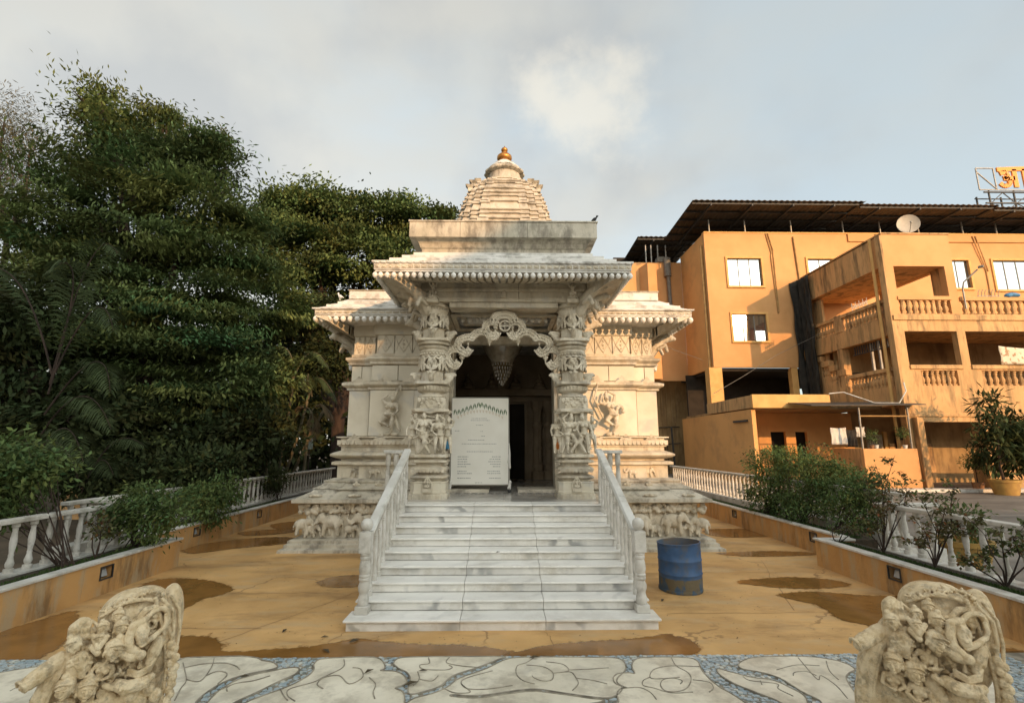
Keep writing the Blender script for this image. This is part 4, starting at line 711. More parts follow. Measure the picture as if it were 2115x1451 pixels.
for v in range(2):
    k = Clay()
    if v == 0:
        figure(k, (-.10, -.27, .0), .72, dict(hed=(.0, -.03, .93), rel=(.22, -.05, .70), rha=(.20, -.10, .56), lel=(-.2, -.04, .62), lha=(-.06, -.12, .55), lkn=(.08, -.07, .27), lft=(-.12, -.02, .03), rkn=(.02, -.07, .26), rft=(.16, -.02, .03), pel=(-.04, 0, .5)))
        figure(k, (.17, -.27, .0), .66, dict(hed=(-.05, -.05, .92), rel=(.16, -.05, .92), rha=(.02, -.06, 1.02), lel=(-.2, -.05, .62), lha=(-.05, -.12, .5), pel=(.05, 0, .5), rft=(.12, 0, .03)))
    else:
        figure(k, (-.09, -.27, .0), .68, dict(hed=(.03, -.05, .92), lel=(-.2, -.03, .92), lha=(-.06, -.03, 1.04), rel=(.2, -.05, .64), rha=(.08, -.12, .6), rkn=(.16, -.08, .28), rft=(.0, -.04, .05), pel=(-.05, 0, .5)))
        figure(k, (.16, -.27, .0), .70, dict(hed=(-.04, -.03, .92), lel=(-.2, -.06, .62), lha=(-.1, -.12, .44), rel=(.2, -.03, .6), rha=(.22, -.06, .4), lkn=(-.12, -.08, .28), lft=(.02, -.04, .04), rkn=(.10, -.05, .26)))
    for q in (-1, 1): figure(k, (q * .32, -.14, .0), .64, dict(hed=(q * .02, -.04, .92), lel=(-.18, -.05, .64), rel=(.18, -.05, .9), rha=(.05, -.05, 1.0)))
    k.m.box(-.24, .24, -.22, .24, 0, .74); k.path([(-.34, -.2, .72), (-.2, -.3, .77), (0, -.32, .73), (.2, -.3, .77), (.34, -.2, .72)], .025)
    r_ = random.Random(v)
    for i in range(18): k.path([(r_.uniform(-.3, .3), -.24 - r_.random() * .05, r_.uniform(0, .7)) for _ in (0,)] + [(r_.uniform(-.3, .3), -.25, r_.uniform(0, .7))], .014)
    grp.append(k.fuse('figure_group', M['carve'], .0075, 1))
yak = Clay(); figure(yak, (0, 0, 0), .34, dict(lkn=(-.16, -.14, .42), lft=(-.1, -.08, .22), rkn=(.16, -.14, .42), rft=(.1, -.08, .22), lel=(-.22, -.05, .95), lha=(-.12, -.05, 1.12), rel=(.22, -.05, .95), rha=(.12, -.05, 1.12), pel=(0, 0, .38)), False); yak.e((0, .02, .06), (.1, .07, .05)); yak.m.box(-.11, .11, -.06, .1, -.05, .02)
yak = yak.fuse('bearer_figure', M['carve'], .008, 1)
yali = Clay()                                                  # lion-like strut under the roof corner, rising outwards (-x)
yali.path([(0, 0, 0), (-.10, -.0, .16), (-.24, 0, .30), (-.40, 0, .38)], [.10, .11, .10, .08]); yali.e((-.44, -.02, .40), (.11, .10, .10)); yali.e((-.54, -.02, .37), (.06, .06, .05)); yali.path([(-.1, -.1, .1), (-.25, -.12, .18), (-.3, -.1, .05)], .04); yali.path([(-.15, .1, .12), (-.3, .12, .2), (-.34, .1, .08)], .04)
for i in range(8): yali.e((-.05 - .05 * i, 0, .24 + .035 * i), .06)
yali = yali.fuse('yali_strut', M['carve'], .011, 1)
deity = Clay(); figure(deity, (0, 0, 0), .22, dict(lkn=(-.2, -.15, .4), lft=(.0, -.15, .36), rkn=(.2, -.15, .4), rft=(0, -.15, .34), pel=(0, 0, .38)), False); deity.path([(-.075, 0, .02), (-.08, 0, .14), (0, 0, .26), (.08, 0, .14), (.075, 0, .02)], .014); deity.m.box(-.085, .085, -.03, .05, -.01, .06); deity = deity.fuse('deity_relief', M['carve'], .006, 1)
def pillar(cx_, cy_, v, front=True):
    p = MB(); p = sq(p, cx_, cy_, [(.345, 1.062), (.345, 1.15), (.325, 1.16)]).build('porch_pillar', M['marble'], tp, bevel=.008)
    def seg(nm, prof, m='marble', st=.12): return sq(MB(), cx_, cy_, prof, st).build(nm, M[m], p)
    seg('pedestal', [(.32, 1.16), (.325, 1.17), (.325, 1.20), (.315, 1.205), (.315, 1.345), (.325, 1.35), (.325, 1.37), (.25, 1.375), (.25, 1.395)], 'slab')
    seg('ring_moulding', [(.25, 1.395)] + [(.25 + .085 * math.sin(math.pi * i / 6), 1.395 + .10 * i / 6) for i in range(7)] + [(.23, 1.50), (.23, 1.535)])
    seg('lotus_moulding', [(.23, 1.535), (.30, 1.545), (.325, 1.57), (.325, 1.60), (.30, 1.62), (.24, 1.65), (.24, 1.69)])
    for a in range(9): inst('scallop', scal, p, (cx_ - .264 + a * .066, cy_ - .345, 1.53), 0, (.72, 1, .6))
    seg('cushion_moulding', [(.24, 1.69), (.30, 1.695), (.33, 1.71), (.33, 1.745), (.26, 1.76), (.26, 1.79), (.33, 1.795), (.335, 1.80), (.335, 1.845), (.30, 1.855)])
    inst('deity_relief', deity, p, (cx_, cy_ - .335, 1.20), 0, 1.0)
    if front: inst('figure_group', grp[v], p, (cx_, cy_, 1.855), 0, (1, 1, 1.02))
    else: seg('figure_group', [(.27, 1.855), (.27, 2.60)], 'carve')
    seg('figure_canopy', [(.29, 2.605), (.345, 2.62), (.345, 2.66), (.30, 2.68)])
    sq(MB(), cx_, cy_, [(.27, 2.68), (.27, 2.74), (.265, 2.86), (.25, 2.89)], .2).build('gabled_block', M['carve'], p)
    g_ = MB()
    for i in range(9):
        a = math.pi * i / 8; g_.ell((cx_ - .17 * math.cos(a), cy_ - .275, 2.70 + .17 * math.sin(a)), (.028, .02, .028), None, 6, 5)
    for q in range(5): g_.ell((cx_ + rnd.uniform(-.1, .1), cy_ - .27, 2.72 + .08 * rnd.random()), (.04, .02, .04), None, 6, 5)
    for q in (-.21, .21): g_.ell((cx_ + q, cy_ - .262, 2.83), (.04, .025, .05), None, 6, 5)
    g_.build('arch_relief', M['carve'], p)
    def rnd_seg(nm, prof, m='marble', fn=None, n=28): return MB().lathe((cx_, cy_, 0), prof, n, 0, fn).build(nm, M[m], p, smooth=True)
    rnd_seg('neck', [(.25, 2.89), (.27, 2.90), (.27, 2.93), (.20, 2.95), (.21, 2.99)])
    rnd_seg('petal_drum', [(.22, 2.985), (.26, 3.0), (.285, 3.04), (.29, 3.09), (.26, 3.115), (.27, 3.12)], 'carve', lambda q: 1 + .03 * math.cos(q * math.pi), 56)
    def capital(z, hb):
        sq(MB(), cx_, cy_, [(.24, z), (.315, z + .008), (.315, z + .055), (.28, z + .065)], .1).build('capital_slab', M['marble'], p)
        for a in range(4): inst('volute', brk, p, (cx_, cy_, z + .06), a * math.pi / 2, (.92, 1, hb / .2))
        sq(MB(), cx_, cy_, [(.20, z + .06), (.20, z + .06 + hb), (.23, z + .07 + hb)], .2).build('capital_core', M['marble'], p)
        MB().prism([(cx_ - .09, z + .065 + hb), (cx_ + .09, z + .065 + hb), (cx_ + .05, z + hb), (cx_, z + hb * .4), (cx_ - .05, z + hb)], cy_ - .26, cy_ - .19).build('leaf_tab', M['carve'], p)
    capital(3.125, .19)
    inst('mask_carving', face, p, (cx_, cy_, 3.375), 0, (.80, .80, 1.12))
    rnd_seg('ring_collar', [(.22, 3.66), (.25, 3.665), (.25, 3.70), (.235, 3.71), (.26, 3.735), (.27, 3.77), (.26, 3.79), (.24, 3.80), (.285, 3.83), (.295, 3.86), (.22, 3.875), (.30, 3.90), (.31, 3.945), (.27, 3.95)])
    bd = MB()
    for i in range(26):
        a = math.pi * 2 * i / 26; bd.ell((cx_ + .262 * math.cos(a), cy_ + .262 * math.sin(a), 3.715), (.024, .024, .022), None, 6, 5)
    bd.build('bead_ring', M['carve'], p)
    capital(3.95, .19)
    inst('mask_carving', face, p, (cx_, cy_, 4.20), 0, (.76, .76, 1.2))
    rnd_seg('top_drum', [(.22, 4.48), (.245, 4.49), (.245, 4.62), (.235, 4.625), (.27, 4.64), (.275, 4.68), (.25, 4.69), (.25, 4.72)])
    bd = MB()
    for i in range(30):
        a = math.pi * 2 * i / 30; bd.ell((cx_ + .246 * math.cos(a), cy_ + .246 * math.sin(a), 4.60), (.02, .02, .02), None, 6, 5)
    bd.build('bead_ring', M['carve'], p)
    if front:
        inst('bearer_figure', yak, p, (cx_, cy_ - .36, 4.72), 0, 1.05)
    return p
PX = 1.345
pillar(-PX - .01, 9.34, 0); pillar(PX - .03, 9.34, 1)
for x in (-PX, PX):
    s = -1 if x < 0 else 1
    inst('yali_strut', yali, tp, (x + s * .18, 9.34, 4.55), 0 if s < 0 else math.pi, 1.0)
    inst('yali_strut', yali, tp, (x + s * .20, 9.75, 4.5), rad(-18) if s < 0 else math.pi + rad(18), 1.05)
    inst('yali_strut', yali, tp, (x + s * .12, 9.16, 4.55), rad(42) if s < 0 else math.pi - rad(42), 1.05)
    inst('yali_strut', yali, tp, (x + s * .20, 10.2, 4.2), rad(-8) if s < 0 else math.pi + rad(8), 1.0)
# porch beams and ceiling
def beam(y0, y1, x0, x1, z0=4.725):
    MB().box(x0, x1, y0, y1, z0, 4.80).box(x0, x1, y0 + .03, y1 - .03, 4.80, 4.93).box(x0, x1, y0 - .02, y1 + .02, 4.93, 4.99).box(x0, x1, y0 + .01, y1, 4.99, 5.12).build('porch_beam', M['marble'], tp, bevel=.006)
for a, b in ((-1.62, .28), (.285, 1.60)): beam(9.08, 9.55, a, b)
for s in (-1, 1):
    x0, x1 = sorted((s * 1.10, s * 1.60)); MB().box(x0, x1, 9.56, 10.94, 4.58, 5.1).build('porch_beam', M['marble'], tp, bevel=.006)
MB().box(-1.05, 1.05, 9.12, 9.50, 4.62, 4.722).build('porch_beam', M['marble'], tp, bevel=.01)
MB().box(-1.3, 1.3, 9.4, 11.0, 5.06, 5.12).build('porch_ceiling', M['dark_stone'], tp)
for i in range(4):
    e = .02 + .17 * i; z = 4.56 + .10 * i; c = MB(); x1, y0, y1 = 1.095 - e, 9.56 + e * .5, 10.94 - e * .7; w = .10
    c.box(-x1, x1, y0, y0 + w, z, z + .05).box(-x1, x1, y1 - w, y1, z, z + .05).box(-x1, -x1 + w, y0 + w, y1 - w, z, z + .05).box(x1 - w, x1, y0 + w, y1 - w, z, z + .05).build('ceiling_coffer', M['marble'], tp, bevel=.008)
MB().lathe((0, 9.08, 4.80), [(.06, 0), (.06, .02), (.035, .03), (.05, .06), (.05, .1), (.03, .14), (.012, .19)], 10).build('bell_relief', M['carve'], tp, smooth=True)
# eaves (chajja)
def eave(name, x0, x1, y0, y1, prof, zp, step, ribs=None, band=None, sides=True):
    o_ = MB().rectloft(x0, x1, y0, y1, prof).build(name, M['roofm'], tp)
    e, z0, z1 = band
    xa, xb, ya = x0 - e, x1 + e, y0 - e
    n_ = int((xb - xa) / step); d = (xb - xa) / n_
    for i in range(n_ + 1):
        inst('eave_pendant', drop, o_, (min(max(xa + i * d, xa + .02), xb - .02), ya + .035, zp), 0, d / .108)
    b_ = MB(); sc2 = MB()
    for i in range(n_ * 1):
        x = xa + (i + .5) * d; b_.box(x - d * .43, x + d * .43, ya - .012, ya, z0 + .035, z1 - .03); b_.ell((x, ya - .012, (z0 + z1) / 2), (d * .3, .016, .022), None, 6, 5)
    m_ = 22 * n_ // 36
    for i in range(n_): sc2.ell((xa + (i + .5) * d, ya - .012, z1 + .012), (d * .52, .03, .022), None, 8, 5)
    if sides:
        yl = y1 + e; k_ = int((min(yl, ya + 3.2) - ya) / step)
        for s, xx in ((-1, xa), (1, xb)):
            for i in range(1, k_):
                y = ya + i * d
                inst('eave_pendant', drop, o_, (xx - s * .035, y, zp), 0, d / .108)
                b_.box(min(xx, xx + s * .012), max(xx, xx + s * .012), y - d * .43, y + d * .43, z0 + .035, z1 - .03); sc2.ell((xx + s * .012, y, z1 + .012), (.03, d * .52, .022), None, 8, 5)
    stuff(b_.build('rosette_band', M['carve'], o_)); stuff(sc2.build('scallop_lip', M['roofm'], o_))
    return o_
eave('porch_eave', -1.65, 1.62, 9.05, 11.0, [(0, 5.14), (.35, 5.10), (.62, 5.07), (.66, 5.075), (.66, 5.10), (.685, 5.11), (.685, 5.215), (.72, 5.235), (.72, 5.265), (.66, 5.275), (.47, 5.36), (.47, 5.41), (.44, 5.415), (.28, 5.49), (.28, 5.54), (.25, 5.545), (.10, 5.62), (.10, 5.67), (-.2, 5.70)], 4.955, .118, band=(.685, 5.095, 5.22))
rib = MB()
L = 33
for i in range(L):                                           # ribbed soffit, one curved rib per pendant
    x = -2.23 + 4.43 * i / (L - 1)
    MB().loft([[(x - .05, 8.47, 5.045), (x + .05, 8.47, 5.045), (x + .05, 8.47, 5.08), (x - .05, 8.47, 5.08)], [(x - .05, 8.75, 5.035), (x + .05, 8.75, 5.035), (x + .05, 8.75, 5.11), (x - .05, 8.75, 5.11)], [(x * .86 - .04, 9.06, 5.085), (x * .86 + .04, 9.06, 5.085), (x * .86 + .04, 9.06, 5.13), (x * .86 - .04, 9.06, 5.13)]]).build('soffit_rib', M['marble'], tp)
for s in (-1, 1):
    for i in range(20):
        y = 8.5 + i * .118; xo = s * 2.25 - .015; xi = s * 1.60
        MB().loft([[(xo, y - .05, 5.045), (xo, y + .05, 5.045), (xo, y + .05, 5.08), (xo, y - .05, 5.08)], [((xo + xi) / 2, y - .045, 4.93), ((xo + xi) / 2, y + .045, 4.93), ((xo + xi) / 2, y + .045, 5.07), ((xo + xi) / 2, y - .045, 5.07)], [(xi, max(y, 9.08) - .04, 4.80), (xi, max(y, 9.08) + .04, 4.80), (xi, max(y, 9.08) + .04, 5.12), (xi, max(y, 9.08) - .04, 5.12)]]).build('soffit_rib', M['marble'], tp)
MB().rectloft(-1.62, 1.60, 9.12, 10.9, [(0, 5.69), (0, 5.80), (.03, 5.83), (.05, 5.9), (.10, 5.96), (.13, 5.965)]).build('roof_neck', M['dirty'], tp)
for a, b in ((-1.84, -.86), (-.855, .45), (.455, 1.81)): MB().box(a, b, 8.9, 10.9, 5.968, 6.28).build('roof_slab', M['dirty'], tp, bevel=.006)
MB().box(-1.86, 1.83, 8.88, 10.92, 6.282, 6.31).build('roof_slab_lip', M['dirty'], tp, bevel=.004)
# hall eave and roof (either side of the porch)
eave('hall_eave', -3.5, 3.52, 10.75, 18.6, [(0, 4.68), (.30, 4.705), (.50, 4.72), (.53, 4.73), (.53, 4.755), (.55, 4.76), (.55, 4.86), (.60, 4.875), (.60, 4.90), (.54, 4.91), (.38, 4.99), (.38, 5.035), (.35, 5.04), (.20, 5.11), (.20, 5.155), (.17, 5.16), (.03, 5.25), (-.6, 5.27)], 4.60, .150, band=(.55, 4.755, 4.865))
MB().box(-3.5, 3.52, 10.68, 18.6, 5.255, 5.44).build('hall_roof_slab', M['roofm'], tp, bevel=.008)
MB().box(-3.52, 3.54, 10.66, 18.62, 5.442, 5.465).build('hall_roof_lip', M['dirty'], tp, bevel=.004)
for s in (-1, 1):
    for i in range(16):
        y = 10.2 + i * .15; xo, xi = s * 4.0, s * 3.48
        MB().loft([[(xo, y - .06, 4.70), (xo, y + .06, 4.70), (xo, y + .06, 4.73), (xo, y - .06, 4.73)], [((xo + xi) / 2, y - .055, 4.60), ((xo + xi) / 2, y + .055, 4.60), ((xo + xi) / 2, y + .055, 4.70), ((xo + xi) / 2, y - .055, 4.70)], [(xi, max(y, 10.8) - .05, 4.46), (xi, max(y, 10.8) + .05, 4.46), (xi, max(y, 10.8) + .05, 4.66), (xi, max(y, 10.8) - .05, 4.66)]]).build('soffit_rib', M['marble'], tp)
    inst('yali_strut', yali, tp, (s * 3.55, 11.6, 4.15), 0 if s < 0 else math.pi, 1.1)
    for q in range(4): inst('lotus_boss', lotus, tp, (s * 4.02, 10.25 + .22 * q, 4.63), math.pi / 2, .9)
    # side bay window canopies
    MB().rectloft(s * 3.72 - .2, s * 3.72 + .2, 13.4, 14.6, [(0, 4.02), (.25, 4.04), (.27, 4.07), (.27, 4.14), (.30, 4.16), (.15, 4.27), (.05, 4.34), (-.1, 4.38)]).build('side_canopy', M['roofm'], tp)
    for i in range(6): inst('eave_pendant', drop, tp, (s * 3.72 - .42 + i * .168, 13.17, 3.98), 0, 1.3)
    MB().box(s * 3.72 - .25, s * 3.72 + .25, 13.5, 14.5, 2.2, 4.02).build('side_bay', M['dirty'], tp)
    MB().lathe((s * 2.75, 12.6, 5.46), [(.34, 0), (.36, .06), (.30, .2), (.2, .34), (.08, .42), (.1, .46), (.02, .56)], 14).build('roof_finial', M['spire'], tp, smooth=True)
# spire
sp = thing_sp = MB()
def star(w, z, f=1.0, cy_=18.3):
    q = [(1.0, .36), (.90, .36), (.90, .60), (.78, .60), (.78, .78)]
    quad = []
    for (a, b) in q: quad.append((a, b))
    pts = []
    half_ = [(.34, 1.0), (.34, .86), (.58, .86), (.58, .72), (.72, .72), (.72, .58), (.86, .58), (.86, .34), (1.0, .34)]
    for r in range(4):
        c, s_ = math.cos(r * math.pi / 2), math.sin(r * math.pi / 2)
        for a, b in half_: pts.append(((a * c + b * s_) * w, cy_ + (-a * s_ + b * c) * w, z))
    return pts
def spire_w(z):
    t = [(5, 2.15), (9.0, 2.0), (10.1, 1.84), (10.8, 1.70), (11.3, 1.56), (11.7, 1.40), (12.0, 1.18), (12.25, .92), (12.4, .8)]
    for (a, b), (c, d) in zip(t[:-1], t[1:]):
        if z <= c: return b + (d - b) * (z - a) / (c - a)
    return t[-1][1]
zz = [5.4, 8.8, 9.6, 10.11, 10.34, 10.49, 10.87, 11.12, 11.28, 11.5, 11.82, 11.95, 12.25]
spo = None
for a, b in zip(zz[:-1], zz[1:]):
    h = b - a; w0, w1 = spire_w(a), spire_w(b); lip = min(.05, h * .3)
    o_ = MB().loft([star(w0 * .985, a), star(w1 * .985, b - lip * 1.3), star(w1 * 1.03, b - lip), star(w1 * 1.035, b - lip * .2), star(w1 * .99, b)]).build('spire_tier' if spo else 'spire', M['spire'], tp if spo is None else spo)
    spo = spo or o_
    for sx in (-1, 1):
        for sy in (-1, 1):
            for u, v in ((.76, .76), (.60, .86), (.86, .60), (.92, .42), (.42, .92)):
                MB().loft([[(sx * w_ * u + q * .085 * r * w_, 18.3 + sy * w_ * v + p_ * .085 * r * w_, z) for q, p_ in ((-1, -1), (1, -1), (1, 1), (-1, 1))] for r, z, w_ in ((1, a + h * .02, w0), (1, b - h * .35, w1 * .99), (1.3, b - h * .30, w1), (1.3, b - h * .12, w1), (.9, b - h * .06, w1 * .98))]).build('corner_shrine', M['spire'], spo)
for s in (-1, 1):                                              # horned corner tiles standing out from the curve
    for z_, w_ in ((11.62, 1.62), (11.86, 1.46), (12.02, 1.22)):
        for sy in (-1, 1): MB().loft([[(s * (w_ * .80 + q), 18.3 + sy * w_ * .66 + p_, z_ + dz) for q, p_ in ((-.09, -.09), (.09, -.09), (.09, .09), (-.09, .09))] for dz in (-.12, .02)] + [[(s * (w_ * .80 + .05 + q), 18.3 + sy * (w_ * .66 + .05) + p_, z_ + .12) for q, p_ in ((-.13, -.13), (.13, -.13), (.13, .13), (-.13, .13))]]).build('corner_tile', M['dirty'], spo)
SYc = 18.3
MB().lathe((0, SYc, 12.2), [(.72, 0), (.66, .3), (.66, .56)], 24).build('spire_neck', M['spire'], spo, smooth=True)
am = MB().lathe((0, SYc, 12.74), [(.50, 0), (.70, .02), (.80, .07), (.81, .12), (.74, .22), (.64, .28), (.5, .30)], 64, 0, lambda k_: 1 + .03 * math.cos(k_ * math.pi / 2)).build('ribbed_disc', M['dirty'], spo, smooth=True)
MB().lathe((0, SYc, 13.02), [(.50, 0), (.62, .05), (.55, .14), (.44, .19), (.46, .23), (.38, .31), (.28, .38), (.2, .44)], 40, 0, lambda k_: 1 + .025 * math.cos(k_ * math.pi / 2)).build('ribbed_dome', M['roofm'], spo, smooth=True)
MB().lathe((0, SYc, 13.42), [(.16, 0), (.24, .05), (.31, .16), (.30, .26), (.20, .36), (.11, .41), (.09, .47), (.13, .52), (.14, .58), (.11, .63), (.04, .67), (.02, .72), (.006, .76)], 20).build('gilded_finial', M['gold'], spo, smooth=True)
# scalloped toran arch between the pillars
ar = MB().box(-.05, .05, 9.28, 9.38, 4.60, 4.74).build('toran_arch', M['carve'], tp)
def scroll(pts, w=.085, t=.11, s=1):
    mb = MB(); P = smooth_path([(s * x, z) for x, z in pts], 5); rings = []
    for i, p in enumerate(P):
        a = Vector(P[max(i - 1, 0)]); b = Vector(P[min(i + 1, len(P) - 1)]); d = (b - a).normalized(); nn = Vector((-d.y, d.x)); ww = w * (1 - .35 * abs(2 * i / (len(P) - 1) - 1) ** 3); p = Vector(p)
        rings.append([(p.x + nn.x * ww, 9.33 - t / 2, p.y + nn.y * ww), (p.x + nn.x * ww * .9, 9.33 + t / 2, p.y + nn.y * ww * .9), (p.x - nn.x * ww * .9, 9.33 + t / 2, p.y - nn.y * ww * .9), (p.x - nn.x * ww, 9.33 - t / 2, p.y - nn.y * ww)])
    mb.loft(rings)
    for sg in (-1, 1):
        for i in range(0, len(P), 1):
            a = Vector(P[max(i - 1, 0)]); b = Vector(P[min(i + 1, len(P) - 1)]); d = (b - a).normalized(); nn = Vector((-d.y, d.x)) * sg * w * .78; mb.ell((P[i][0] + nn.x, 9.33 - t / 2 - .005, P[i][1] + nn.y), (.017, .014, .017), None, 6, 5)
    for i in range(0, len(P) - 1, 2): mb.ell((P[i][0], 9.33 - t / 2 - .002, P[i][1]), (.03, .016, .03), None, 6, 5)
    return mb
def az(zx, zy): return ((820 + zx / 4.534 - 1038) * .00942, 4.648 - (540 + zy / 4.534 - 632) * .00918)
def pend(mb, x, z0, h, s=1):
    mb.lathe((s * x, 9.33, z0 - h), [(.005, 0), (.018, .03 * h / .15), (.014, .05), (.05, .09), (.055, .12), (.03, .14), (.07, .15), (.07, .17), (.04, .19), (.055, h)], 10)
scroll([az(*q) for q in ((890, 560), (905, 505), (950, 485), (990, 480), (1030, 485), (1075, 505), (1090, 560))]).build('arch_scroll', M['carve'], ar)
for s in (-1, 1):
    for pts in (((935, 560), (870, 550), (822, 580), (822, 640), (855, 690), (905, 695), (932, 650)), ((868, 685), (820, 655), (750, 655), (700, 690), (680, 720)), ((700, 710), (640, 705), (575, 735), (562, 790), (590, 830), (640, 860), (680, 815)),
                ((600, 830), (530, 818), (470, 850), (462, 900), (490, 950), (540, 985), (575, 940))):
        scroll([az(*q) for q in pts], .075, .11, s).build('arch_scroll', M['carve'], ar)
    pm = MB()
    for q, h in (((855, 700), .17), ((600, 850), .2), ((655, 715), .13), ((910, 590), .12)):
        x, z = az(*q); pend(pm, x, z, h, s)
    pm.build('arch_pendant', M['carve'], ar, smooth=True)
wx, wz = az(998, 590)
ring = MB().loft([[(wx + r * math.cos(2 * math.pi * i / 24), 9.27 + dy, wz + r * math.sin(2 * math.pi * i / 24)) for r, dy in ((.115, 0), (.115, .06), (.085, .06), (.085, 0))] for i in range(25)], True, False)
ring.bar((wx - .09, 9.30, wz), (wx + .09, 9.30, wz), .02, .03).bar((wx, 9.30, wz - .09), (wx, 9.30, wz + .09), .02, .03, (0, 1, 0)); ring.build('wheel_emblem', M['marble'], ar)

# ================================================================== THINGS ROUND THE TEMPLE
# notice board in the doorway
nb = thing('notice_board', 'tall white notice board on wheels, leaf garland printed across its top', 'notice board', (-.5, 11, 1.07))
MB().box(-1.10, .10, 10.50, 10.525, 1.21, 3.0).build('board', M['board'], nb, bevel=.004)
fr = MB().bar((-1.12, 10.54, 1.14), (-1.10, 10.54, 3.01), .03).bar((.12, 10.54, 1.14), (.10, 10.54, 3.01), .03).bar((-1.1, 10.54, 3.01), (.1, 10.54, 3.01), .025).bar((-1.1, 10.54, 1.2), (.1, 10.54, 1.2), .03).build('frame', M['board_frame'], nb)
for x in (-1.14, .12):
    MB().tube([(x, 10.30, 1.12), (x, 10.8, 1.12)], .022, 8).build('foot', M['board_frame'], nb)
    for y in (10.32, 10.78): MB().lathe((x, y, 1.071), [(.02, 0), (.035, .01), (.04, .03), (.03, .05), (.012, .07)], 10).build('wheel', M['darksteel'], nb, smooth=True)
for i, x in enumerate((-1.06, .13)):
    k = Clay(); k.e((0, 0, 0), (.035, .03, .06)); k.e((.01, -.01, .06), (.03, .03, .04)); k.e((-.01, 0, -.06), (.045, .035, .035))
    inst('tied_cloth', k.fuse('tied_cloth', M['cloth_white'], .012, 1), nb, (x + (.0 if i else -.05), 10.5, 1.19 if i == 0 else 1.20))
k = Clay(); k.path([(0, 0, .5), (.012, -.01, .3), (.0, 0, .12), (.02, 0, 0)], [.012, .02, .035, .02]); inst('tied_cloth', k.fuse('tied_cloth', M['cloth_white'], .008, 1), nb, (.115, 10.49, 1.55))
gl = MB()
xs = [(-1.03, 0), (-.97, 1), (-.87, 0), (-.81, 1), (-.73, 0), (-.68, 1), (-.62, 0)]
cx_ = -.5
for i in range(7):
    for s in (-1, 1):
        x = cx_ + s * (.035 + .083 * i); z = 2.86 - .028 * min(i, 5) - (.0 if i < 4 else .01)
        for q in (-1, 1):
            dx = .018 * q; gl.add([(x + dx * .3, 10.4985, z + .06), (x + dx * 1.0 - .013, 10.4985, z + .01), (x + dx * 1.7, 10.4985, z - .075), (x + dx * 1.1 + .015, 10.4985, z - .01)], [(0, 1, 2, 3)])
gl.build('leaf_garland', M['leafprint'], nb)
pr = MB()
def dash(mb, x0, x1, z, h):                                   # unreadable faded line of print
    x = x0
    while x < x1 - .01:
        w = rnd.uniform(.015, .045); mb.add([(x, 10.4985, z - h / 2 + rnd.uniform(-.002, .002)), (min(x + w, x1), 10.4985, z - h / 2), (min(x + w, x1), 10.4985, z + h / 2), (x, 10.4985, z + h / 2 + rnd.uniform(-.002, .002))], [(0, 1, 2, 3)]); x += w + rnd.uniform(.006, .014)
ti = MB()
for i in range(15):
    a = (i - 7) / 7; x = -.5 + a * .47; z = 2.72 - .13 * a * a
    ti.bar((x - .024, 10.499, z + .022), (x + .024, 10.499, z + .02), .012, .001, (0, 1, 0)).bar((x + .01, 10.499, z + .02), (x + .008, 10.499, z - .03), .01, .001, (0, 1, 0)).bar((x - .02, 10.499, z), (x + .008, 10.499, z - .012), .01, .001, (0, 1, 0))
ti.build('printed_title', M['print_orange'], nb)
for z, x0, x1 in ((2.57, -.68, -.34), (2.53, -.7, -.3), (2.43, -.58, -.44), (2.31, -1.03, -.93), (2.30, -.49, -.44), (2.2, -.47, -.39), (2.12, -.75, -.4), (2.04, -.88, -.15), (1.88, -.77, -.22)): dash(pr, x0, x1, z, .012)
for i, (a, b) in enumerate(((.22, .16), (.20, .21), (.2, .24), (.27, .2), (.18, .14))): dash(pr, -.96, -.96 + a, 1.775 - i * .05, .017); dash(pr, -.08 - b, -.06, 1.775 - i * .05, .015)
for z, a, b in ((1.48, .2, .26), (1.435, .3, .26), (1.34, .28, .22)): dash(pr, -.96, -.96 + a, z, .017); dash(pr, -.08 - b, -.06, z, .014)
dash(pr, -.59, -.43, 1.25, .012)
pr.build('printed_text', M['print_grey'], nb)
# chandelier under the porch roof
cd = thing('chandelier', 'large bowl chandelier hanging behind the toran arch', 'chandelier', (-.035, 12, 5.0))
MB().tube([(-.035, 12, 4.95), (-.035, 12, 4.45)], .012, 6).build('hanging_rod', M['brass'], cd)
MB().lathe((-.035, 12, 0), [(.50, 4.50), (.51, 4.47), (.47, 4.36), (.38, 4.20), (.30, 4.08), (.27, 4.0), (.26, 4.0), (.36, 4.2), (.44, 4.36), (.48, 4.46)], 40, 0, lambda k: 1 + .02 * math.cos(k * math.pi)).build('glass_bowl', M['crystal'], cd, smooth=True)
MB().lathe((-.035, 12, 0), [(.53, 4.47), (.54, 4.50), (.53, 4.53), (.50, 4.53), (.5, 4.47)], 40).build('rim', M['brass'], cd, smooth=True)
for i in range(12):
    a = i * math.pi / 6; MB().tube([(-.035 + .5 * math.cos(a), 12 + .5 * math.sin(a), 4.52), (-.035, 12, 4.9)], .005, 4).build('chain', M['brass'], cd)
cr_ = MB()
for r, z, n_ in ((.25, 3.97, 22), (.22, 3.87, 20), (.19, 3.78, 18), (.16, 3.70, 14), (.11, 3.62, 10), (.07, 3.54, 7), (.03, 3.49, 4)):
    for i in range(n_):
        a = i * 2 * math.pi / n_ + r * 40; cr_.ell((-.035 + r * math.cos(a), 12 + r * math.sin(a), z), (.022, .022, .05), None, 5, 4)
stuff(cr_.build('crystal_drop', M['crystal'], cd))
MB().lathe((-.035, 12, 0), [(.26, 4.0), (.27, 3.98), (.1, 3.8), (.02, 3.5)], 16).build('tier_frame', M['brass'], cd)
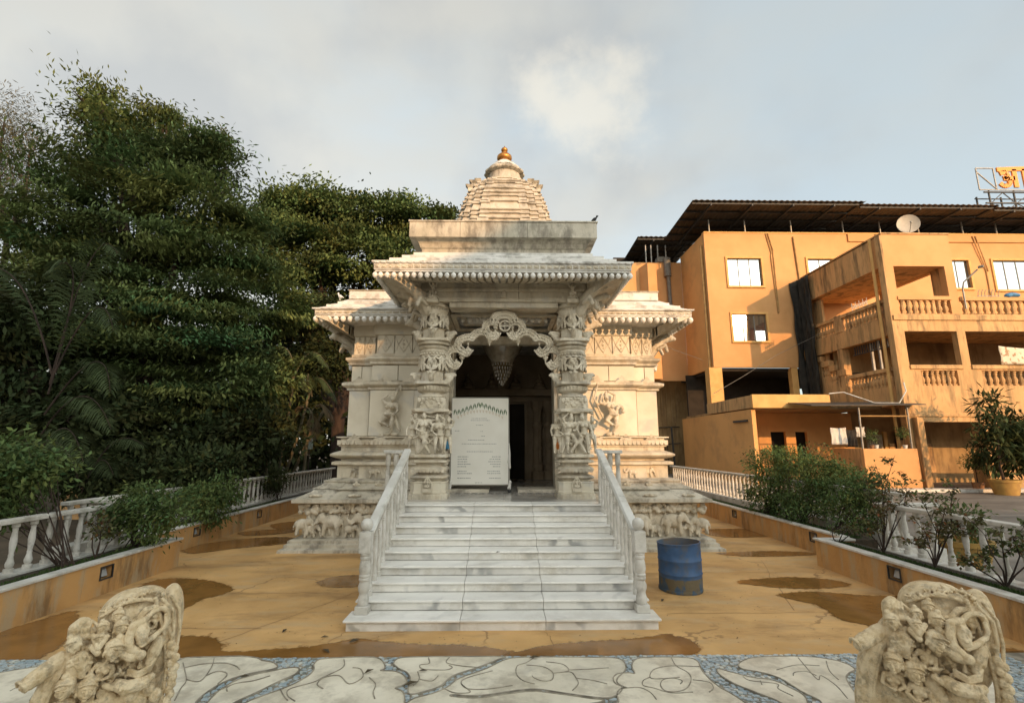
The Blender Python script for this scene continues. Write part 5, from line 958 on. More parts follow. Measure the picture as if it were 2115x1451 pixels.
# small boxes on the door posts
t = MB().box(-1.20, -1.06, 9.72, 9.80, 1.94, 2.14).build('donation_box', M['blue_box'], base=(-1.13, 9.76, 1.94), bevel=.008); tag(t, 'small blue box fixed beside the left porch pillar', 'box')
MB().box(-1.19, -1.07, 9.715, 9.719, 2.09, 2.12).build('slot_plate', M['steel'], t)
k = Clay(); k.e((0, 0, .07), (.035, .02, .075)); k.e((.012, -.005, .12), (.022, .02, .03)); k.path([(0, 0, .13), (-.02, 0, .24)], .006)
t = inst('orange_garland', k.fuse('orange_garland', M['orange_cloth'], .006, 1), None, (1.075, 9.86, 1.93)); tag(t, 'small orange cloth pouch hanging inside the right porch pillar', 'pouch')
# barrel
bx, by = 2.53, 7.42
t = thing('barrel', 'dented blue metal barrel, open on top, standing beside the staircase', 'barrel', (bx, by, 0))
def wob(a, z): return 1 - .05 * math.exp(-((a - 4.5) ** 2 * 9 + (z - .33) ** 2 * 60)) - .04 * math.exp(-((a - 5.4) ** 2 * 12 + (z - .52) ** 2 * 90)) + .012 * math.sin(3 * a + z * 5) + .008 * math.sin(5 * a + 1 + 9 * z)
def bring(r, z): return [(bx + r * wob(2 * math.pi * i / 40, z) * math.cos(2 * math.pi * i / 40), by + r * wob(2 * math.pi * i / 40, z) * math.sin(2 * math.pi * i / 40), z + (.012 * math.sin(2 * math.pi * i / 40 + 2) if z > .5 else 0)) for i in range(40)]
MB().loft([bring(.297, z) for z in (.19, .225)] + [bring(.304, .235), bring(.304, .245)] + [bring(.297, z) for z in (.255, .33, .405)] + [bring(.304, .415), bring(.304, .425)] + [bring(.297, z) for z in (.435, .52, .60, .625)] + [bring(.302, .632), bring(.302, .648), bring(.288, .65)], True, False).build('barrel_body', M['barrel'], t, smooth=True)
lw = MB().loft([bring(.304, .004), bring(.304, .035), bring(.296, .04), bring(.297, .12), bring(.297, .19)], True, False).build('barrel_foot', mat('barrel paint with mud', (0.05, 0.085, 0.13), (0.125, 0.10, 0.06), 9, 0.8, 0.4, 40, ramp=(.42, .52), stretch=(1, 1, .6)), t, smooth=True)
MB().loft([bring(.288, .65), bring(.286, .45), bring(.286, .06)] , True, False).build('barrel_lining', M['barrel_in'], t, smooth=True)
MB().lathe((bx, by, .055), [(.285, 0), (.285, .02)], 32).build('barrel_bottom', M['barrel_in'], t)
# birds
def bird(name, m, label, loc, rz, s, white):
    k = Clay(); k.e((0, 0, .16), (.12, .06, .07), (0, -25, 0)); k.path([(.08, 0, .2), (.12, 0, .28 if white else .24)], .03, ); k.e((.13, 0, .31 if white else .26), (.045, .035, .04)); k.c((.15, 0, .31 if white else .26), (.22, 0, .30 if white else .25), .014, .004); k.c((-.08, 0, .14), (-.2, 0, .08), .035, .015)
    for q in (-.025, .025): k.c((0, q, .12), (.01, q, 0), .010, .009); k.c((.01, q, .005), (.05, q, .005), .009, .006)
    o_ = inst(name, k.fuse(name, m, .008, 1), None, loc, rz, s); return tag(o_, label, 'bird')
bird('white_bird', M['bird_white'], 'white bird standing on the left side of the marble roof', (-3.72, 10.75, 5.24), rad(150), .55, True)
bird('dark_bird', M['bird_dark'], 'dark bird perched on the right end of the porch roof slab', (1.78, 9.0, 6.312), rad(-40), .52, False)
# leaves fallen on the mosaic and steps
lf = MB().add([(-.04, 0, .002), (0, -.014, .010), (.045, .002, .004), (0, .016, .014)], [(0, 1, 2, 3)]).mesh('fallen_leaf'); lf.materials.append(M['fallen'])
for i, (x, y, z, a, w) in enumerate(((-2.27, 4.79, .019, .2, 'on the cloud mosaic nearest the left elephant sculpture'), (-1.2, 4.86, .019, .9, 'on the cloud mosaic left of the staircase middle'), (-.78, 4.62, .019, .5, 'in the mosaic cloud near the frame bottom'), (-.72, 4.87, .019, 0, 'at the right lobe of a mosaic cloud'), (.3, 5.13, .019, .2, 'by the upper edge of the mosaic on the right'), (-1.55, 5.6, .006, .7, 'on the ochre floor left of the bottom step'), (-1.9, 5.72, .006, .3, 'on the ochre floor farther left of the bottom step'), (-2.4, 5.9, .006, 1.5, 'on the ochre floor beside a crack'), (-1.75, 5.35, .006, 2.4, 'on the wet ochre edge above the mosaic'), (-.07, 6.94, .602, .6, 'on the fifth marble step'), (2.1, 6.9, .006, 1.0, 'on the ochre floor in front of the blue barrel'))):
    o_ = inst('fallen_leaf', lf, None, (x, y, z), a, 1.0 + .3 * (i % 3)); tag(o_, 'curled brown leaf lying ' + w, 'leaf', 'fallen leaves')

# ================================================================== YELLOW BUILDINGS
def wall_holes(x0, x1, z0, z1, holes, y0, y1):
    mb = MB(); xs = sorted({x0, x1, *[v for h in holes for v in h[:2]]}); zs = sorted({z0, z1, *[v for h in holes for v in h[2:]]})
    xs = [v for v in xs if x0 <= v <= x1]; zs = [v for v in zs if z0 <= v <= z1]
    H = lambda a, b: any(h[0] <= a < h[1] and h[2] <= b < h[3] for h in holes)
    for i in range(len(xs) - 1):
        for j in range(len(zs) - 1):
            a, b, c, d = xs[i], xs[i + 1], zs[j], zs[j + 1]
            if H((a + b) / 2, (c + d) / 2): continue
            mb.add([(a, y0, c), (b, y0, c), (b, y0, d), (a, y0, d)], [(0, 1, 2, 3)]); mb.add([(a, y1, c), (b, y1, c), (b, y1, d), (a, y1, d)], [(3, 2, 1, 0)])
    def rim(a, b, c, d): mb.add([(a, y0, c), (b, y0, c), (b, y0, d), (a, y0, d), (a, y1, c), (b, y1, c), (b, y1, d), (a, y1, d)], [(0, 1, 5, 4), (1, 2, 6, 5), (2, 3, 7, 6), (3, 0, 4, 7)])
    rim(x0, x1, z0, z1)
    for h in holes: rim(max(h[0], x0), min(h[1], x1), max(h[2], z0), min(h[3], z1))
    return mb
yb = thing('main_building', 'tall yellow ochre building with mirrored windows under a dark metal roof', 'building', (20, 32, 0))
WIN = [(14.55, 16.75, 12.12, 13.98), (14.55, 16.72, 8.48, 10.22), (19.85, 22.3, 12.12, 13.98), (28.2, 30.5, 12.05, 13.95), (32.15, 34.6, 11.95, 13.95)]
wall_holes(13.14, 42, 6.80, 15.75, WIN, 30, 30.25).build('front_wall', M['yellow'], yb)
MB().box(13.14, 42, 29.96, 30.3, 15.752, 15.84).build('parapet_trim', M['ytrim'], yb)
MB().box(22.7, 42, 29.9, 29.99, 15.2, 15.74).build('parapet_band', M['yellow'], yb)
MB().box(13.14, 13.34, 30.252, 34.3, 6.80, 15.75).build('side_wall', M['orange'], yb)
MB().box(8.6, 13.138, 34.3, 34.5, 6.5, 15.35).build('rear_wing_wall', M['yellow'], yb)
MB().loft([[(10.0, 34.298, z), (11.0, 34.298, z), (11.0, 33.4, z), (10.3, 33.2, z)] for z in (6.5, 14.9)]).build('rear_bay', M['yellow'], yb)
MB().box(13.3, 42, 30.3, 40, 6.6, 6.79).build('floor_slab', M['dark'], yb)
MB().box(13.4, 42, 30.6, 31.0, 7.0, 15.4).build('room_back', M['dark'], yb)
for i, (a, b, c, d) in enumerate(WIN):
    w = MB(); e = .14
    w.box(a - e, b + e, 29.92, 30.02, d, d + e).box(a - e, b + e, 29.90, 30.02, c - e, c).box(a - e, a, 29.92, 30.02, c, d).box(b, b + e, 29.92, 30.02, c, d)
    w = w.build('window', M['ytrim'], yb, bevel=.015)
    n_ = 3; p = (b - a) / n_
    for j in range(n_):
        MB().box(a + p * j + .03, a + p * (j + 1) - .03, 30.10, 30.12, c + .04, d - .04).build('pane', M['glass'], w)
    f = MB()
    for j in range(n_ + 1): f.box(a + p * j - .03, a + p * j + .03, 30.08, 30.14, c, d)
    f.box(a, b, 30.08, 30.14, c, c + .04).box(a, b, 30.08, 30.14, d - .04, d).build('frame', M['pipe'], w)
# metal roof
def roofing(x0, x1, y0, y1, z, ny=2):
    xs = np.arange(x0, x1, .09); top = []; 
    for y, dz in ((y0, .0), (y1, -.15)):
        top.append([(x, y, z + dz + .028 * math.sin(x * 2 * math.pi / .36)) for x in xs])
    mb = MB(); mb.loft([top[0], top[1]], False, False)
    o_ = mb.build('roof_sheet', M['sheet'], yb)
    md = o_.modifiers.new('s', 'SOLIDIFY'); md.thickness = .02
    for k in range(6):
        y = y0 + .25 + (y1 - y0 - .4) * k / 5; MB().box(x0 + .05, x1 - .05, y - .04, y + .04, z - .17 - .02 * k, z - .06 - .02 * k).build('purlin', M['darksteel'], yb)
    x = x0 + 1.2
    while x < x1: MB().bar((x, y0 + .1, z - .24), (x, y1 - .1, z - .38), .09, .14).build('rafter', M['darksteel'], yb); x += 2.6
roofing(11.75, 22.75, 28.0, 34.0, 17.05); roofing(22.4, 31.3, 28.0, 34.4, 16.88); roofing(31.0, 42, 28.0, 34.4, 16.75); roofing(9.9, 14.5, 33.8, 40, 17.2)
for x, y in ((13.6, 30.15), (16.0, 30.15), (19.1, 30.15), (22.6, 30.15), (25.1, 30.15), (27.7, 30.15), (30.7, 30.15), (33.0, 30.15), (11.0, 34.4), (11.5, 34.4), (12.1, 34.4), (10.6, 34.4)):
    MB().tube([(x, y, 15.2), (x, y, 16.75)], .05, 6).build('roof_post', M['steel'], yb)
MB().box(13.4, 42, 33.9, 34.0, 15.0, 16.6).build('attic_back', M['dark'], yb)
MB().box(9, 14, 38, 38.1, 14.5, 17.2).build('attic_back', M['dark'], yb)
MB().tube([(12.05, 34.1, 15.6), (12.05, 34.1, 14.2)], .26, 10).tube([(12.08, 34.1, 14.2), (12.12, 34.1, 11)], .15, 10).build('vent_duct', M['pipe'], yb, smooth=True)
MB().box(11.4, 11.95, 34.2, 34.9, 15.36, 15.8).build('water_tank', M['pipe'], yb, bevel=.05)
MB().tube([(13.04, 30.35, 15.0), (13.04, 30.35, 0)], .085, 8).build('drain_pipe', M['ypipe'], yb, smooth=True)
for pts in (((17.25, 29.95, 15.75), (17.5, 29.95, 14.4), (17.45, 29.95, 14.2), (17.55, 29.95, 10.3)), ((17.4, 29.95, 15.75), (17.62, 29.95, 14.6), (17.6, 29.95, 10.35)), ((24.5, 29.85, 15.7), (24.9, 29.95, 14.3)), ((24.65, 29.85, 15.7), (25.0, 29.95, 14.3)), ((31.0, 29.85, 15.6), (31.6, 29.95, 13.2), (31.6, 29.95, 11)), ((31.2, 29.85, 15.6), (31.75, 29.95, 13.2))):
    MB().tube(pts, .035, 5).build('conduit', M['ypipe'], yb)
MB().tube([(19.05, 29.93, 15.5), (19.15, 29.93, 12.6)], .06, 6).build('conduit', M['ypipe'], yb)
# lower storeys at the left end
MB().box(12.8, 13.62, 29.95, 30.6, 4.0, 6.78).build('column', M['ytrim'], yb, bevel=.02)
MB().box(18.0, 18.4, 29.98, 30.4, 4.6, 6.78).build('column', M['ytrim'], yb, bevel=.02)
MB().box(12.7, 20, 33.5, 33.7, 3.9, 6.78).build('veranda_back', M['dark'], yb)
MB().box(12.5, 12.68, 24.48, 30, 3.86, 4.5).build('ledge', M['ystain'], yb, bevel=.02)
MB().box(12.45, 16.4, 24.3, 24.478, 3.84, 4.52).build('ledge', M['ytrim'], yb, bevel=.02)
MB().box(12.685, 19.1, 24.485, 34, 3.80, 3.95).build('floor_slab', M['grime'], yb)
MB().box(12.5, 12.7, 24.6, 34.3, 0, 3.797).build('ground_wall', M['orange'], yb)
gw = wall_holes(12.71, 19.62, 0, 3.797, [(14.95, 15.8, 0, 2.75), (16.35, 17.0, 0, 2.75)], 27.5, 27.7).build('ground_wall', M['orange'], yb)
MB().box(14.6, 17.4, 28.2, 28.3, 0, 3.2).build('room_back', M['dark'], yb)
MB().box(12.40, 12.49, 25.0, 26.5, 3.2, 3.3).build('wall_bracket', M['darksteel'], yb)
# alley wall with pipes
MB().box(7.0, 16.0, 36.2, 36.4, 0, 8.0).build('alley_wall', M['grime'], yb)
for x in (9.9, 10.3, 10.7, 11.2, 11.7, 12.05, 12.4, 12.75): MB().tube([(x, 36.1, 6.5), (x, 36.1, rnd.uniform(0, 1.2))], .05, 6).build('drain_pipe', M['grime'], yb)
for z in (3.4, 2.2): MB().tube([(9.6, 36.05, z), (10.8, 36.05, z - .15), (12.9, 36.05, z - .05)], .035, 5).build('drain_pipe', M['darksteel'], yb)
gr = MB()
for i in range(14): gr.bar((9.8 + .16 * i, 35.9, 0), (9.8 + .16 * i, 35.9, 2.5), .025)
for z in (.3, 1.2, 2.0, 2.5): gr.bar((9.75, 35.9, z), (12.0, 35.9, z), .03)
gr.build('window_grille', M['darksteel'], yb)
MB().tube([(11.9, 34.6, 0), (11.8, 34.6, 3.3)], .07, 6).build('drain_pipe', M['darksteel'], yb)

# balcony block
an = thing('balcony_block', 'stained yellow stair and balcony block in front of the tall yellow building', 'building', (23, 25, 0))
fb_me = MB().lathe((0, 0, 0), [(.12, 0), (.12, .08), (.07, .1), (.10, .2), (.115, .28), (.09, .38), (.055, .48), (.065, .5), (.08, .56), (.07, .62), (.10, .64), (.10, .72)], 8).mesh('baluster_yellow'); fb_me.materials.append(M['ystain']); sm(fb_me, 40)
def brow(p, q, n, h):
    p, q = Vector(p), Vector(q)
    for i in range(n): inst('baluster', fb_me, an, p + (q - p) * (i + .5) / n, 0, (1, 1, h / .72))
X0 = 19.15
wall_holes(X0, 34, 0, 8.37, [(19.6, 22.2, 5.80, 7.5), (20.1, 21.9, 4.82, 5.55), (22.62, 31, 5.80, 7.5), (23.1, 30.5, 4.82, 5.55), (19.6, 22.4, 0, 3.1), (23.2, 31, .45, 3.1)], 23, 23.3).build('front_wall', M['ystain'], an)
wall_holes(X0, 22.6, 8.372, 12.55, [(19.55, 22.15, 8.38, 10.85)], 23, 23.35).build('tower_wall', M['yellow'], an)
MB().box(22.35, 22.6, 23.352, 27.5, 8.38, 12.5).build('tower_side', M['yellow'], an) if False else None
MB().box(22.2, 22.6, 23.36, 23.9, 8.38, 10.86).build('tower_column', M['ystain'], an)
MB().box(22.2, 22.6, 27.0, 27.4, 8.38, 10.86).build('tower_column', M['ystain'], an)
MB().box(X0 + .31, 22.2, 23.352, 29.6, 10.86, 11.02).build('tower_ceiling', M['ystain'], an)
MB().box(X0, X0 + .3, 23.36, 29.7, 10.9, 12.5).build('side_fascia', M['ystain'], an)
MB().box(22.3, 22.6, 23.91, 29.7, 10.87, 12.5).build('tower_fascia', M['yellow'], an)
MB().box(X0 - .05, 22.65, 22.95, 29.75, 12.552, 12.62).build('tower_coping', M['ystain'], an)
MB().box(X0 - .10, X0 + .02, 23.0, 23.36, 0, 12.5).build('corner_pier', M['ystain'], an, bevel=.02)
MB().tube([(X0 - .16, 23.6, 12.5), (X0 - .16, 23.6, 4.0), (X0 - .16, 23.6, .2)], .075, 8).build('drain_pipe', M['ytrim'], an, smooth=True)
# left flank
MB().box(X0, X0 + .28, 23.36, 29.7, 7.38, 8.30).build('side_band', M['ystain'], an)
MB().box(X0 - .03, X0 + .3, 23.4, 29.7, 9.08, 9.26).build('side_rail', M['ystain'], an, bevel=.02)
MB().box(X0 - .04, X0 + .31, 26.6, 27.2, 8.30, 9.30).build('side_post', M['ystain'], an, bevel=.02)
brow((X0 + .14, 23.5, 8.30), (X0 + .14, 26.5, 8.30), 12, .78); brow((X0 + .14, 27.3, 8.30), (X0 + .14, 29.6, 8.30), 9, .78)
MB().box(X0, X0 + .28, 23.36, 29.7, 3.9, 4.86).build('side_band', M['ystain'], an)
brow((X0 + .14, 23.6, 4.86), (X0 + .14, 26.6, 4.86), 12, .74)
MB().box(X0 - .03, X0 + .3, 23.4, 26.7, 5.60, 5.80).build('side_rail', M['ystain'], an, bevel=.02)
for i in range(4):                                            # parapet stepping up with the stair behind it
    y = 26.75 + i * .68; z = 5.85 + .36 * (i + 1)
    MB().box(X0 - .03, X0 + .3, y, y + .74 - .02, z - .34, z).build('stepped_coping', M['ystain'], an, bevel=.02)
    brow((X0 + .14, y + .05, z - 1.0), (X0 + .14, y + .65, z - 1.0), 3, .66); MB().box(X0, X0 + .28, y + .003, y + .68, 4.86, z - 1.0).build('stair_side', M['ystain'], an)
MB().box(X0 + .3, X0 + .45, 28.6, 29.6, 4.0, 10.8).build('stair_wall', M['ystain'], an)
for x0, x1, y0, y1, z0, z1, m_ in ((X0 + .3, 34, 23.3, 29.9, 8.0, 8.28, 'ystain'), (X0 + .3, 34, 23.3, 29.9, 4.05, 4.3, 'ystain'), (X0 + .5, 34, 27.6, 27.8, 0, 4.04, 'grime'), (X0 + .5, 34, 28.2, 28.4, 4.31, 7.99, 'grime')):
    MB().box(x0, x1, y0, y1, z0, z1).build('floor_slab' if z1 - z0 < 1 else 'inner_wall', M[m_], an)
for x in (X0 + .02, 22.25): MB().box(x, x + .4, 26.9, 27.3, 4.31, 7.37).build('inner_column', M['ystain'], an)
MB().box(19.5, 19.58, 24.6, 24.7, 5.81, 7.37).build('inner_post', M['steel'], an); MB().box(X0 + .4, X0 + .5, 25.2, 25.3, 5.81, 7.37).build('inner_post', M['steel'], an)
lt = MB()
for i in range(16): lt.box(X0 + .4, X0 + .44, 23.7 + .18 * i, 23.76 + .18 * i, 6.95, 7.37)
lt.box(X0 + .4, X0 + .45, 23.6, 26.6, 6.9, 6.95).build('lattice_panel', M['darksteel'], an)
MB().box(20.2, 21.2, 28.1, 28.19, 4.4, 6.2).build('inner_door', M['dark'], an)
MB().box(23.6, 25.2, 28.1, 28.19, 4.4, 6.5).build('inner_door', M['dark'], an)
# front railings
MB().box(19.5, 22.2, 22.94, 23.2, 9.08, 9.28).build('front_rail', M['yellow'], an, bevel=.02); brow((19.6, 23.1, 8.38), (22.1, 23.1, 8.38), 8, .70)
MB().box(22.65, 34, 22.94, 23.2, 9.05, 9.25).build('front_rail', M['yellow'], an, bevel=.02); brow((22.75, 23.1, 8.38), (33.9, 23.1, 8.38), 32, .67)
MB().box(X0 - .02, 34, 22.93, 22.998, 8.05, 8.30).build('string_course', M['ystain'], an, bevel=.01)
MB().box(19.6, 22.2, 22.93, 23.31, 5.62, 5.82).build('sill', M['ystain'], an, bevel=.02); MB().box(22.62, 31, 22.93, 23.31, 5.62, 5.82).build('sill', M['ystain'], an, bevel=.02)
brow((20.1, 23.15, 4.82), (21.9, 23.15, 4.82), 7, .73); brow((23.1, 23.15, 4.82), (30.5, 23.15, 4.82), 24, .73)
MB().box(X0 - .01, 34, 22.95, 22.998, 3.35, 3.5).build('string_course', M['ystain'], an, bevel=.01)
MB().box(22.42, 23.15, 22.7, 23.29, 0, 3.1).build('column', M['ystain'], an, bevel=.02)
MB().box(22.1, 23.3, 22.5, 23.29, 0, 1.15).build('column_foot', M['ystain'], an, bevel=.02)
MB().box(19.3, 19.62, 22.7, 23.0, 0, 3.3).build('column', M['ystain'], an, bevel=.03)
MB().box(23.2, 31, 22.96, 23.28, .44, .62).build('sill', M['ystain'], an); brow((23.3, 23.1, .62), (30.9, 23.1, .62), 24, .85); MB().box(23.2, 31, 22.96, 23.28, 1.47, 1.64).build('sill', M['ystain'], an)
dr = MB().box(20.35, 21.25, 27.5, 27.59, .05, 2.6).build('panelled_door', M['door_wood'], an, bevel=.01)
for a, b in ((.15, 1.0), (1.1, 1.7), (1.8, 2.5)):
    for c in (20.42, 20.84): MB().box(c, c + .34, 27.47, 27.498, a, b).build('door_panel', M['door_wood'], dr, bevel=.01)
MB().box(21.3, 21.5, 27.45, 27.59, .05, 2.75).build('door_frame', M['ytrim'], an)
MB().box(21.55, 24, 27.45, 27.59, 0, 2.1).build('dado', M['ystain'], an)
pf_ = MB().box(21.9, 23.1, 27.38, 27.44, 1.75, 2.75).build('wall_frame', M['dark'], an); MB().box(21.98, 23.02, 27.36, 27.379, 1.83, 2.3).build('frame_picture', M['ystain'], pf_)
# low parapet in front of the ground floor, lean-to sheet above
MB().box(16.5, X0 - .12, 22.6, 22.8, 0, 1.86).build('low_parapet', M['yellow'], an, bevel=.02); MB().box(16.5, 16.7, 22.81, 24.6, 0, 1.86).build('low_parapet', M['ystain'], an, bevel=.02)
MB().add([(14.2, 22.4, 3.80), (19.5, 22.3, 3.84), (19.5, 24.25, 4.12), (14.2, 24.25, 4.06), (14.2, 22.4, 3.84), (19.5, 22.3, 3.88), (19.5, 24.25, 4.16), (14.2, 24.25, 4.1)], [(0, 1, 2, 3), (7, 6, 5, 4), (0, 4, 5, 1), (1, 5, 6, 2), (2, 6, 7, 3), (3, 7, 4, 0)]).build('lean_to_sheet', M['darksteel'], an)
for x in (16.6, 18.9): MB().tube([(x, 22.75, 1.86), (x, 22.7, 3.8)], .045, 6).build('lean_to_post', M['steel'], an)
MB().tube([(16.6, 22.7, 3.35), (18.9, 22.7, 3.35)], .03, 5).build('lean_to_rail', M['ypipe'], an)
MB().tube([(14.3, 22.45, 3.78), (14.3, 22.45, 3.78 - .02)], .02, 4)
for z, x0, x1 in ((.02, 17, 34),): MB().box(x0, x1, 21.6, 22.3, 0, .14).build('plinth_kerb', M['coping'], an, bevel=.01)
# things on and around the buildings
def tarp():
    mb = MB(); n_ = 26; m_ = 16; V = []
    r_ = random.Random(3)
    for j in range(n_ + 1):
        z = 12.45 - (12.45 - 4.3) * j / n_
        for i in range(m_ + 1):
            y = 28.75 + 1.15 * i / m_; x = X0 - .18 - .10 * math.sin(i * 1.7 + .4 * math.sin(j * .5)) - .05 * math.sin(j * .9 + i) - .1 * (j / n_) * (1 - i / m_) ; V.append((x, y, z))
    mb.add(V, [(j * (m_ + 1) + i, j * (m_ + 1) + i + 1, (j + 1) * (m_ + 1) + i + 1, (j + 1) * (m_ + 1) + i) for j in range(n_) for i in range(m_)])
    V2 = []
    for j in range(n_ + 1):
        z = 12.45 - (12.45 - 4.3) * j / n_
        for i in range(5): V2.append((X0 - .2 - .12 * i + .05 * math.sin(j * .7 + i), 29.88 - .06 * math.sin(i * 1.3 + j * .3), z - .04 * i))
    mb.add(V2, [(j * 5 + i, j * 5 + i + 1, (j + 1) * 5 + i + 1, (j + 1) * 5 + i) for j in range(n_) for i in range(4)])
    o_ = mb.build('shade_net', M['net'], base=(X0, 29, 4.3), smooth=True); o_.modifiers.new('s', 'SOLIDIFY').thickness = .02
    tag(o_, 'long black shade net hanging down the side of the balcony block', 'net')
tarp()
dt = thing('satellite_dish', 'round grey satellite dish on the balcony block roof', 'satellite dish', (20.75, 23.3, 12.62))
dm = MB(); R_ = (Matrix.Rotation(rad(-25), 3, 'Z') @ Matrix.Rotation(rad(88), 3, 'X')); c_ = Vector((20.9, 23.3, 13.22))
dm.loft([[c_ + R_ @ Vector((r * math.cos(a * math.pi / 12), r * math.sin(a * math.pi / 12), .55 * r * r)) for a in range(24)] for r in (.02, .15, .3, .42, .5)] + [[c_ + R_ @ Vector((r * math.cos(a * math.pi / 12), r * math.sin(a * math.pi / 12), .55 * r * r - .02)) for a in range(24)] for r in (.505, .42, .3, .15, .02)]).build('dish', M['dish'], dt, smooth=True)
MB().tube([(20.9, 23.45, 12.62), (20.9, 23.45, 13.2)], .03, 6).build('mast', M['steel'], dt)
MB().tube([c_ + R_ @ Vector((0, -.45, .12)), c_ + R_ @ Vector((0, -.1, .5))], .015, 5).ell(c_ + R_ @ Vector((0, -.08, .5)), (.05, .05, .06)).build('receiver_arm', M['steel'], dt)
sl_ = thing('street_lamp', 'slim grey lamp arm fixed beside the balcony block terrace', 'street lamp', (22.72, 22.85, 9.2))
MB().tube([(22.74, 22.85, 8.6), (22.74, 22.85, 9.6), (22.8, 22.8, 9.95), (23.3, 22.5, 10.5)], .04, 6).build('arm', M['steel'], sl_); MB().obox((23.42, 22.42, 10.62), (.10, .22, .05), Euler((rad(20), 0, rad(-50))).to_matrix()).build('lamp_head', M['pipe'], sl_, bevel=.02)
def sheet(nm, lbl, cat, m, x0, x1, y, z0, z1, sag=.15, w=.05, base=None):
    mb = MB(); n_, m_ = 18, 8; V = []
    for j in range(m_ + 1):
        for i in range(n_ + 1):
            u = i / n_; zt = z1 - sag * 4 * u * (1 - u); V.append((x0 + (x1 - x0) * u, y + w * math.sin(u * 17) * (j / m_) + .02 * math.sin(j + i), zt + (z0 - zt) * j / m_))
    o_ = mb.add(V, [(j * (n_ + 1) + i, j * (n_ + 1) + i + 1, (j + 1) * (n_ + 1) + i + 1, (j + 1) * (n_ + 1) + i) for j in range(m_) for i in range(n_)]).build(nm, m, base=((x0 + x1) / 2, y, z0), smooth=True)
    o_.modifiers.new('s', 'SOLIDIFY').thickness = .012; return tag(o_, lbl, cat)
sheet('floral_sheet', 'pale flower patterned sheet hung to dry in the first floor balcony', 'sheet', M['cloth_floral'], 24.0, 27.4, 22.86, 5.84, 6.75, .14)
sheet('white_towel', 'larger white cloth hung in the dark ground floor porch', 'cloth', M['cloth_white'], 15.75, 16.5, 23.6, 2.05, 2.85, .03, .03)
sheet('white_towel', 'smaller white cloth hung beside the larger one in the dark porch', 'cloth', M['cloth_white'], 17.0, 17.4, 23.6, 2.4, 2.88, .02, .03)
sheet('dark_cloth', 'black cloth hanging between two white cloths in the dark porch', 'cloth', M['net'], 16.52, 16.98, 23.6, 1.95, 2.75, .02, .03)
k = Clay(); k.e((0, 0, .12), (.34, .2, .13)); k.e((.2, -.03, .1), (.2, .16, .1)); k.e((-.24, -.06, .06), (.16, .14, .10))
tag(inst('blue_bundle', k.fuse('blue_bundle', M['cloth_blue'], .03, 1), None, (25.35, 23.05, 9.25)), 'blue plastic bundle lying on the terrace railing', 'bundle')
hk = MB()
for i in range(7): hk.tube([(23.6 + .17 * i, 23.0, 9.25), (23.62 + .17 * i, 22.98, 9.5), (23.68 + .17 * i, 22.95, 9.62)], .018, 4)
hk.bar((23.55, 23.0, 9.30), (24.7, 23.0, 9.30), .03); tag(hk.build('pot_rack', M['steel'], base=(24.1, 23, 9.25)), 'row of thin iron pot hooks on the terrace railing', 'rack')
hk = MB()
for i in range(5):
    hk.tube([(X0 + .05, 24.6 + .28 * i, 9.26), (X0 + .05, 24.6 + .28 * i, 9.7)], .018, 4)
    if i < 4: hk.loft([[(X0 + .05 + dx, 24.74 + .28 * i + r * math.cos(q * math.pi / 6), 9.46 + r * math.sin(q * math.pi / 6)) for dx, r in ((-.015, .09), (.015, .09), (.015, .06), (-.015, .06))] for q in range(13)], True, False)
tag(hk.build('pot_rack', M['cloth_white'], base=(X0 + .05, 25, 9.26)), 'white ring shaped pot holders on the upper side balcony', 'rack')
for nm, pts, lb in (('cable', ((-.5 + 13.04, 30.2, 7.3), (10.5, 31, 8.3), (8.6, 33, 9.8)), 'thin cable sagging from the corner drain pipe towards the temple'), ('cable', ((9.5, 22, 4.3), (13.0, 26, 5.7), (16.0, 28.0, 7.2), (19.0, 28.2, 8.6)), 'thin cable rising from the temple side to the shade net'), ('hose', ((16.3, 24.2, 4.55), (16.9, 24.0, 4.6), (17.8, 23.2, 4.0), (18.5, 22.6, 3.95), (18.9, 22.6, 4.5), (19.1, 22.9, 4.95)), 'pale hose looping over the lean-to roof')):
    tag(MB().tube(smooth_path3 if False else [tuple(p) for p in pts], .012 if nm == 'cable' else .03, 5).build(nm, M['pipe'] if nm == 'cable' else M['coping'], base=pts[0]), lb, nm)
# roof sign on its lattice tower, far behind
sg = thing('roof_sign', 'orange letter sign on a steel lattice high behind the building', 'sign', (52, 45, 17))
def lat(a, b, w=.07): return MB().bar(a, b, w)
lt = MB()
for x, y in ((49.6, 45.3), (49.6, 46.6), (52.2, 45.3), (52.2, 46.6), (56, 45.3), (56, 46.6)): lt.bar((x, y, 15), (x, y, 27.6), .12)
for z in (24.2, 26.2, 27.4): lt.bar((49, 45.2, z), (58, 45.2, z), .13 if z != 24.2 else .09); lt.bar((49.4, 46.6, z), (58, 46.6, z), .09)
for a, b in (((49.6, 24.2), (52.2, 26.2)), ((49.6, 26.2), (52.2, 24.2)), ((52.2, 24.2), (56, 26.2)), ((52.2, 26.2), (56, 24.2)), ((49.6, 26.2), (51, 27.4)), ((52.2, 26.2), (51, 27.4)), ((52.2, 26.2), (54, 27.4)), ((49.6, 24.2), (52.2, 22)), ((52.2, 24.2), (49.6, 22)), ((52.2, 24.2), (56, 22))): lt.bar((a[0], 45.25, a[1]), (b[0], 45.25, b[1]), .07)
for i in range(10): lt.bar((52.0, 45.9, 22 + i * .5), (52.6, 45.9, 22.25 + i * .5), .05)
lt.build('lattice', M['darksteel'], sg)
lt = MB()
